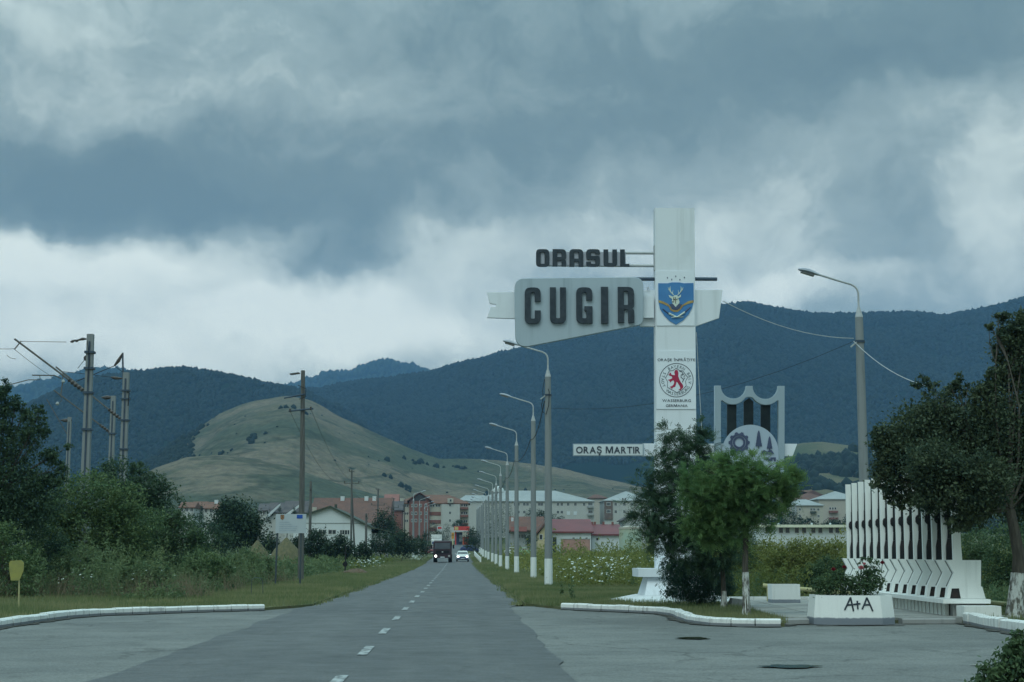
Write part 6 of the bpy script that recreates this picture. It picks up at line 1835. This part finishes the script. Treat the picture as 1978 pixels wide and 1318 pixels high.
# --- large tree on the right edge
YR = 37.0; br = Vector((at(1938, 1182, YR).x, 36.2, .06))
tp = [(0, 0, 0), (.02, 0, .35), (.10, 0, .9), (.14, 0, 1.4), (.06, 0, 2.0), (-.02, 0, 2.5)]
tree('plum_tree', 'large dark broad crowned tree with limewashed trunk at the right of the rifle memorial', 'tree', br,
     [lobe(*q, YR) for q in ((1765, 860, 70, 75), (1725, 880, 44, 48), (1715, 930, 36, 30), (1812, 800, 55, 56), (1850, 880, 90, 95), (1935, 850, 85, 110), (1790, 945, 58, 45), (1870, 965, 70, 48),
                             (1960, 720, 45, 48), (1945, 665, 30, 40), (1975, 690, 40, 50), (1985, 640, 34, 34), (1900, 770, 34, 34), (1975, 625, 40, 26), (1930, 612, 22, 12), (1912, 625, 10, 14), (2050, 850, 110, 140), (2040, 700, 80, 90), (1790, 745, 22, 22), (1915, 735, 30, 24),
                             (1860, 1000, 40, 26), (1985, 960, 60, 55), (1700, 850, 22, 26), (1850, 745, 24, 24), (1745, 965, 30, 18))] +
     [lobe(*q, 35.1) for q in ((1830, 930, 60, 50), (1870, 985, 46, 34), (1800, 900, 60, 50), (1900, 930, 60, 60), (1850, 1010, 24, 20), (1795, 965, 34, 22))],
     125000, 3000, .085, m_lf_plum, .20, spread=.17, hollow=.15, aspect=.55, wash=1.05, trunk_pts=tp, limb_k=.17)
# --- bush in the right foreground
YF_ = 17.2; bf = Vector((at(1945, 1360, YF_).x, YF_, .02))
tree('foreground_bush', 'leafy green bush in the lower right corner, nearest plant of all', 'shrub', bf,
     [lobe(*q, YF_) for q in ((1945, 1300, 42, 34), (1915, 1308, 26, 22), (1975, 1275, 34, 36), (1958, 1248, 16, 20), (1968, 1228, 14, 14), (1945, 1340, 60, 40), (2020, 1290, 60, 70))],
     5200, 260, .065, m_lf_mid, .03, spread=.26, hollow=.3, aspect=.5)

# --- big tree and bushes on the left bank
YL = 55.0
tree('wild_tree', 'dark ragged tree with upright shoots at the left edge of the picture', 'tree', (at(30, 1100, YL).x, YL, 0),
     [lobe(*q, YL) for q in ((14, 805, 20, 40), (13, 752, 8, 24), (2, 775, 14, 34), (72, 805, 16, 22), (60, 840, 24, 28), (86, 832, 13, 16), (100, 882, 22, 16), (127, 866, 12, 10), (120, 905, 18, 14), (32, 865, 36, 34), (48, 800, 9, 20),
                             (22, 930, 66, 48), (80, 940, 38, 34), (0, 1000, 80, 60), (70, 985, 48, 40), (-50, 860, 50, 80), (-40, 960, 60, 80), (104, 930, 20, 16), (78, 790, 7, 14), (30, 780, 8, 20))],
     40000, 1200, .10, m_lf_dark, .13, spread=.24, hollow=.25, limb_k=.3)
def shrub(label, lobes, n, size, m, Y, px, group='bushes on the left bank', clumps=None, name='shrub', cat='shrub', tr=.06, bz=0.0):
    g_ = HY + (CAMZ - gz(Y)) * F / Y; xa = min(q[0] - q[2] * .7 for q in lobes); xb = max(q[0] + q[2] * .7 for q in lobes); ym = max(q[1] for q in lobes)
    nb = max(2, int((xb - xa) / 45)); lobes = list(lobes)
    for i in range(nb):
        yy = (ym + g_) / 2; lobes.append((xa + (xb - xa) * (i + .5) / nb + random.uniform(-6, 6), yy + 4, (xb - xa) / nb * .75, max(10, (g_ - ym) * .62)))
    n = int(n * 1.35)
    return tree(name, label, cat, (at(px, 1100, Y).x, Y, bz), [lobe(*q, Y) for q in lobes], n, clumps or max(30, n // 36), size, m, tr, group=group, spread=.17, hollow=.5)
shrub('broad light green bush in the middle of the left bank', [(170, 960, 70, 48), (120, 985, 55, 40), (225, 975, 55, 45), (160, 1020, 90, 40), (250, 1010, 60, 40), (100, 1030, 60, 40)], 24000, .12, m_lf_light, 64, 170)
shrub('tall dark green bush right behind the tallest railway mast', [(235, 930, 58, 42), (280, 955, 45, 50), (200, 920, 30, 24), (310, 985, 40, 45), (255, 985, 60, 50), (265, 905, 16, 12), (305, 935, 16, 22)], 24000, .13, m_lf_dark, 76, 255)
shrub('mid green bush sloping down to the right end of the left bank', [(315, 1020, 50, 36), (350, 1035, 40, 34), (285, 1040, 50, 34), (375, 1050, 30, 26), (330, 1000, 22, 18), (345, 1000, 12, 14)], 14000, .11, m_lf_mid, 70, 330)
shrub('dark low bush beneath the ragged left tree', [(40, 1010, 60, 40), (-20, 1020, 70, 50), (95, 1050, 40, 30)], 9000, .10, m_lf_dark, 57, 40)
shrub('pale yellowish bush at the lower left edge', [(5, 1045, 40, 40), (40, 1075, 36, 26), (-30, 1060, 40, 40)], 6500, .09, m_lf_light, 52, 10)
shrub('dark bush far behind the right end of the left bank', [(400, 1030, 32, 28), (375, 1020, 24, 26), (425, 1045, 30, 22)], 6000, .16, m_lf_dark, 125, 400)

# --- trees further off, each its own
def ftree(label, px, yt, yb, w, Y, m=None, n=1600, size=None, name='tree', cat='tree', group=None, conic=False):
    h = yb - yt
    if conic: q = [(px, yb - h * t, w * .5 * (1.05 - t) + .6, h * .16) for t in (.15, .32, .5, .68, .86)]
    else:
        q = [(px, yt + h * .45, w * .42, h * .40), (px - w * .24, yt + h * .58, w * .26, h * .28), (px + w * .26, yt + h * .56, w * .25, h * .28), (px + w * random.uniform(-.12, .12), yt + h * .22, w * .24, h * .22), (px, yt + h * .78, w * .44, h * .22)]
    n = int(n * 1.9)
    return tree(name, label, cat, (at(px, 1068, Y).x, Y, gz(Y)), [lobe(*a, Y) for a in q], n, max(40, n // 14), size or max(.18, w / F * Y * .062), m or m_lf_far, .012 * w / F * Y, group=group, spread=.24, hollow=.25)
ftree('large round dark tree left of the notice board', 457, 963, 1062, 104, 150, n=7000, size=.24)
ftree('dark bush at the left corner of the warehouse', 612, 1022, 1082, 52, 150, n=2600, name='shrub', cat='shrub')
ftree('dark bush under the warehouse windows', 655, 1034, 1085, 62, 142, n=2800, name='shrub', cat='shrub')
ftree('small bush at the right end of the warehouse wall', 700, 1046, 1088, 36, 150, n=1300, name='shrub', cat='shrub')
ftree('dark bush behind the haystacks', 575, 1034, 1078, 46, 160, n=1800, name='shrub', cat='shrub')
ftree('dark bush behind the white car on the left', 520, 1030, 1078, 50, 165, n=1800, name='shrub', cat='shrub')
ftree('rounded tree before the end of the red tiled roof', 740, 984, 1062, 56, 235, n=2600)
ftree('smaller tree between the red roof and the apartment block', 760, 1003, 1062, 36, 240, n=1500)
g_row = 'dark trees along the left of the road'
ftree('leftmost of the dark trees crowding the left road edge', 736, 1027, 1076, 52, 200, n=1800, group=g_row)
ftree('broad dark tree in the row at the left road edge', 775, 1026, 1076, 58, 208, n=2000, group=g_row)
ftree('dark tree nearest to the truck at the left road edge', 812, 1034, 1076, 42, 222, n=1500, group=g_row)
ftree('slim dark tree just left of the white lorry', 823, 1022, 1066, 22, 290, n=800, group=g_row)
ftree('tree below the small billboard', 848, 1022, 1056, 26, 400, n=700)
ftree('grey green tree behind the orange sign', 862, 1010, 1052, 24, 445, n=700)
ftree('tree before the white wing of the apartment block', 888, 1003, 1022, 30, 470, n=700)
ftree('tree before the left windows of the apartment block', 838, 1005, 1045, 26, 460, n=700)
ftree('dense round green bush at the right of the fuel station', 914, 1018, 1066, 36, 300, n=1800, name='shrub', cat='shrub')
g_pop = 'poplars behind the lamp row'
ftree('tallest narrow poplar behind the lamp row', 955, 950, 1066, 22, 350, n=1500, group=g_pop)
ftree('narrow poplar right of the tallest one', 969, 965, 1066, 20, 345, n=1200, group=g_pop)
ftree('short poplar left of the tallest one', 943, 972, 1066, 16, 360, n=900, group=g_pop)
ftree('poplar before the pale apartment block windows', 984, 968, 1050, 20, 355, n=1000, group=g_pop)
ftree('round tree before the pale block, above the red sheds', 1026, 978, 1016, 26, 430, n=800)
ftree('dark tree mass before the pale block, left of the nearest lamp', 1048, 984, 1014, 34, 420, n=900)
ftree('small dark tree right of the nearest lamp before the pale block', 1072, 990, 1012, 20, 430, n=500)
ftree('low dark tree over the red shed roof', 1085, 994, 1012, 16, 435, n=400)
ftree('dark bush between the yellow gable and the lamp', 1026, 1020, 1062, 24, 245, n=900, name='shrub', cat='shrub')
ftree('small dark fir left of the round tree', 389, 972, 1006, 14, 360, n=500, conic=True, name='fir_tree')
ftree('dark fir before the dark roofed houses', 540, 972, 1012, 14, 340, n=500, conic=True, name='fir_tree')
ftree('second dark fir close to the notice board', 568, 976, 1012, 16, 340, n=500, conic=True, name='fir_tree')
ftree('fir before the house right of the big round tree', 517, 985, 1014, 14, 345, n=400, conic=True, name='fir_tree')
ftree('tree under the bright green crown before the cream block', 1475, 985, 1030, 50, 400, n=1000)
ftree('dark tree before the low cream block', 1532, 986, 1022, 40, 420, n=900)
ftree('low dark tree over the long shed roof, middle', 1562, 1000, 1024, 44, 430, n=800)
ftree('dark tree over the long shed roof beside the memorial', 1610, 1003, 1024, 50, 430, n=800)
ftree('dark tree over the left end of the long shed', 1500, 996, 1024, 40, 425, n=800)
ftree('dark tree behind the left fin of the memorial', 1645, 992, 1026, 44, 425, n=800)
shrub('tall green bush behind the end of the memorial', [(1885, 1060, 34, 50), (1870, 1100, 26, 40), (1905, 1110, 30, 46)], 9000, .085, m_lf_mid, 53, 1890, 'bushes behind the memorial')
shrub('large green bush behind the limewashed trunk', [(1955, 1060, 50, 56), (1930, 1110, 40, 46), (1990, 1110, 50, 50)], 11000, .085, m_lf_mid, 50, 1955, 'bushes behind the memorial')
shrub('yellow green bush left of the memorial behind the planters', [(1590, 1070, 36, 34), (1560, 1070, 34, 30), (1615, 1075, 30, 34), (1530, 1075, 30, 28), (1500, 1078, 28, 26)], 12000, .085, m_weed_y, 58, 1585, 'bushes behind the memorial')
shrub('yellow green bush between the robinia trunk and the small box planter', [(1470, 1072, 30, 26), (1440, 1080, 28, 24), (1492, 1085, 24, 24)], 6500, .085, m_weed_y, 60, 1465, 'bushes behind the memorial')
shrub('dark rounded bush behind the yellow rail', [(1600, 1105, 36, 30), (1570, 1112, 26, 24)], 5000, .08, m_lf_mid, 54, 1595, 'bushes behind the memorial')

# --- grass, weeds and flowers
def in_poly(P, poly):
    x, y = P[:, 0], P[:, 1]; r_ = np.zeros(len(P), bool); n = len(poly)
    for i in range(n):
        x0, y0 = poly[i]; x1, y1 = poly[(i + 1) % n]
        c = ((y0 > y) != (y1 > y)) & (x < (x1 - x0) * (y - y0) / (y1 - y0 + 1e-12) + x0)
        r_ ^= c
    return r_
def fbm(P, s, o=0.0): return np.array([mnoise.fractal(Vector((p[0] * s, p[1] * s, o)), 1, 2, 3) for p in P])
GZ = np.vectorize(gz)
def blades(name, P, z, h, w, m, lean=.35, tint=None):
    n = len(P); hh = h * rng.uniform(.5, 1.4, n); an = rng.uniform(0, 2 * np.pi, n); la = rng.uniform(0, 2 * np.pi, n); ll = hh * lean * rng.uniform(0, 1.2, n)
    ww = w * rng.uniform(.6, 1.4, n)
    b = np.c_[P, z]
    dx = np.c_[np.cos(an) * ww, np.sin(an) * ww, np.zeros(n)] / 2
    t = b + np.c_[np.cos(la) * ll, np.sin(la) * ll, hh]
    V_ = np.stack([b - dx, b + dx, t], 1).reshape(-1, 3)
    F_ = np.arange(3 * n).reshape(n, 3)
    o = link(name, big_mesh(name, V_, F_, tint if tint is not None else rng.uniform(0, 1, n)), m); o['kind'] = 'stuff'
    return o
def scatter(n, x0, x1, y0, y1, poly=None, ypow=1.0):
    P = np.c_[rng.uniform(x0, x1, n), y0 + (y1 - y0) * rng.uniform(0, 1, n) ** ypow]
    return P if poly is None else P[in_poly(P, poly)]
LP = [(x - .3, y + .3) for x, y in KL] + [(-4.9, 44.2), (-4.3, 46.2), (-4.3, 120), (-40, 120), (-40, 22)]
RP = [(2.02, 47.0), (2.5, 44.6)] + [(x + .24, y + .24) for x, y in KR] + [(7.15, 35.0), (7.6, 43), (7.8, 48.6), (13, 48.6), (13.3, 36), (11.5, 34.9)] + [(x + .3, y) for x, y in KR2] + [(40, 22), (40, 120), (2.02, 120)]
def gt(P, s=.35, o=0.): return np.clip(.45 + .9 * fbm(P, s, o) + rng.normal(0, .16, len(P)), 0, 1)
P = np.concatenate([scatter(90000, -18, -4.2, 30, 76, LP), scatter(20000, -9, -4.2, 76, 120, LP)])
blades('grass', P, np.full(len(P), .055), .15, .022, m_grass, tint=gt(P))
P = np.concatenate([scatter(90000, 2, 8, 33, 72, RP), scatter(20000, 11, 20, 28, 55, RP), scatter(16000, 2, 6, 72, 120, RP)])
blades('grass', P, np.full(len(P), .055), .15, .022, m_grass, tint=gt(P, .35, 4))
P = np.concatenate([scatter(12000, -9, -4.3, 120, 260), scatter(9000, 2.1, 5.5, 120, 260)])
blades('grass', P, GZ(P[:, 1]) - .02, .22, .06, m_grass, tint=gt(P, .2, 7))
# ragged tufts along the road edges and kerb backs
E_ = []
for y in np.arange(46.5, 200, .12):
    a, b_ = road_edges(y); E_.append((a + rng.normal(-.02, .10), y)); E_.append((b_ + rng.normal(.02, .10), y))
P = np.array(E_).repeat(5, 0) + rng.normal(0, .06, (len(E_) * 5, 2))
blades('edge_grass', P, GZ(P[:, 1]) - .0, .10, .03, m_grass, .8, tint=gt(P, .5, 9))

def plants(name, P, z, h, r, nl, size, m, tint=None, aspect=.3, hf=None):
    """leafy upright weeds: leaves set round leaning stems"""
    n = len(P); H = h * rng.uniform(.45, 1.4, n) * (1 if hf is None else hf)
    k = np.repeat(np.arange(n), nl); t = rng.uniform(0, 1, len(k)) ** .8
    an = rng.uniform(0, 2 * np.pi, len(k)); rad = r * rng.uniform(.1, 1, len(k)) * (1.05 - .75 * t)
    lean = rng.normal(0, .12, (n, 2))
    Q = np.c_[P[k, 0] + rad * np.cos(an) + lean[k, 0] * t * H[k], P[k, 1] + rad * np.sin(an) + lean[k, 1] * t * H[k], z[k] + H[k] * t]
    base = rng.uniform(0, 1, n) if tint is None else tint
    tt = np.clip(base[k] * .75 + rng.uniform(0, .25, len(k)), 0, 1)
    V_, F_, tt = leaves(Q, size, .1, aspect, tt, droop=np.array([0, 0, .45]))
    o = link(name, big_mesh(name, V_, F_, tt), m); o['kind'] = 'stuff'
    return o
def weed_line_left(P): return (P[:, 0] < -8.7 - .5 * np.sin(P[:, 1] * .7)) & (P[:, 1] > 50 + 1.5 * np.sin(P[:, 0] * .9))
P = scatter(3200, -26, -8, 48, 78); P = P[weed_line_left(P)]; f = fbm(P, .22, 2)
plants('weeds', P[f > -.12], np.full((f > -.12).sum(), .04), 1.05, .36, 46, .13, m_weed_g, tint=np.clip(.45 + f[f > -.12], 0, 1), hf=np.clip(.85 + 1.5 * fbm(P[f > -.12], .45, 6), .3, 2.0))
P2 = scatter(1500, -26, -8, 50, 80); P2 = P2[weed_line_left(P2)]; f2 = fbm(P2, .22, 2)
blades('tall_dry_grass', P2[f2 < .0].repeat(22, 0) + rng.normal(0, .20, (int((f2 < .0).sum()) * 22, 2)), np.full(int((f2 < .0).sum()) * 22, .04), .75, .018, m_weed_d, .75)
P = scatter(2600, -26, -8.6, 78, 190, None, 1.2); P = P[P[:, 0] < -8.8]
plants('far_weeds', P, GZ(P[:, 1]), 1.0, .5, 24, .24, m_weed_g, tint=np.clip(.6 + fbm(P, .1, 5), 0, 1))
P = scatter(700, -26, -8.4, 130, 230); plants('far_weeds', P, GZ(P[:, 1]), .9, .6, 24, .28, m_weed_y)
# right meadow
def meadow(P): return (P[:, 0] > 4.9 + .3 * np.sin(P[:, 1])) & (P[:, 1] > np.where(P[:, 0] < 8.2, 64, 52) + 1.4 * np.sin(P[:, 0] * 1.3))
P = scatter(3300, 4.6, 26, 50, 92, None, 1.3); P = P[meadow(P)]; f = fbm(P, .12, 8)
plants('meadow_weeds', P, np.full(len(P), .04), 1.2 , .36, 48, .14, m_weed_y, tint=np.clip(.5 + .9 * f, 0, 1), hf=np.clip(.95 + 1.3 * fbm(P, .30, 21), .35, 1.9))
P = scatter(1300, 4.6, 26, 50, 80); P = P[meadow(P)]; f = fbm(P, .15, 12); P = P[f < .05]
plants('meadow_undergrowth', P, np.full(len(P), .04), .7, .36, 44, .12, m_weed_g)
P = scatter(3600, 5, 48, 92, 235, None, 1.2)
plants('far_meadow_weeds', P, GZ(P[:, 1]), 1.35, .6, 22, .30, m_weed_y, tint=np.clip(.5 + fbm(P, .06, 3), 0, 1), hf=np.clip(1 + fbm(P, .12, 23), .4, 1.9))
P = scatter(1500, 13.3, 26, 37, 56, RP); P = P[P[:, 0] > 13.6]
plants('weeds', P, np.full(len(P), .04), .5, .3, 30, .11, m_weed_g)
def flowers(name, C, n, sx, sy, z0, z1, size, m):
    V_, F_ = [], []
    for (cx, cy) in C:
        kk = random.choice((.25, .5, 1, 1, 2.2))
        for _ in range(max(2, int(n * kk))):
            x, y, z = cx + rng.normal(0, sx), cy + rng.normal(0, sy), rng.uniform(z0, z1); s = size * rng.uniform(.5, 1.2); o = len(V_)
            tl = rng.normal(0, .25, 2)
            for k in range(6):
                an = k * math.pi / 3; V_.append((x + s * math.cos(an), y + s * math.sin(an), gz(y) + z + s * (tl[0] * math.cos(an) + tl[1] * math.sin(an)) + .02 * (k % 2)))
            F_.append([o + k for k in range(6)])
    o = link(name, big_mesh(name, np.array(V_), np.array(F_)), m); o['kind'] = 'stuff'
    return o
flowers('white_wildflowers', [(at(px, 1100, Y).x, Y) for px, Y in ((1100, 66), (1130, 67), (1150, 69), (1165, 66), (1190, 70), (1210, 71), (1235, 69), (1120, 73), (1180, 76), (1250, 74))], 26, .5, 1.4, .35, 1.40, .055, m_petal)
flowers('white_wildflowers', [(at(px, 1100, Y).x, Y) for px, Y in ((130, 54), (165, 53), (200, 55), (235, 53), (250, 56), (320, 60), (460, 70))], 7, .35, .6, .55, 1.0, .045, m_petal)
flowers('white_wildflowers', [(at(px, 1100, Y).x, Y) for px, Y in ((715, 118), (728, 122), (705, 120), (800, 190), (808, 195))], 22, .5, 1.2, .5, 1.1, .07, m_petal)
# clumps of broad leaved weeds that break the line of the left bank
shrub('pale clump of tall weeds at the foot of the light green bush', [(150, 1080, 34, 26), (120, 1092, 26, 20), (180, 1090, 26, 22)], 3600, .10, m_weed_g, 56, 150, 'weed clumps on the left bank', name='weed_clump', cat='weed clump', tr=.02)
shrub('pale clump of tall weeds in front of the right end of the left bank', [(395, 1088, 36, 24), (430, 1096, 26, 18), (365, 1096, 26, 20)], 3600, .10, m_lf_light, 62, 395, 'weed clumps on the left bank', name='weed_clump', cat='weed clump', tr=.02)
shrub('broad weed clump left of the left post of the notice board', [(470, 1080, 34, 24), (505, 1090, 24, 20), (445, 1092, 24, 20)], 3600, .11, m_weed_g, 76, 470, 'weed clumps on the left bank', name='weed_clump', cat='weed clump', tr=.02)
shrub('grey green weed clump above the middle of the left kerb', [(285, 1100, 30, 20), (255, 1106, 24, 16), (312, 1108, 22, 14)], 3000, .09, m_weed_g, 53, 285, 'weed clumps on the left bank', name='weed_clump', cat='weed clump', tr=.02)
# a few single tall weeds by the right kerb
for px, py, h, lab in ((1106, 1162, .62, 'single dark upright weed in the grass behind the right kerb'), (1087, 1156, .45, 'smaller single weed near the foot of the nearest lamp')):
    g0 = gnd(px, py, .06); P = np.array([[0., 0.]])
    o = plants('tall_weed', np.repeat(P, 3, 0), np.zeros(3), h, .12, 26, .12, m_weed_g); del o['kind']
    o.location = (g0.x, g0.y, .05); tag(o, lab, 'weed')
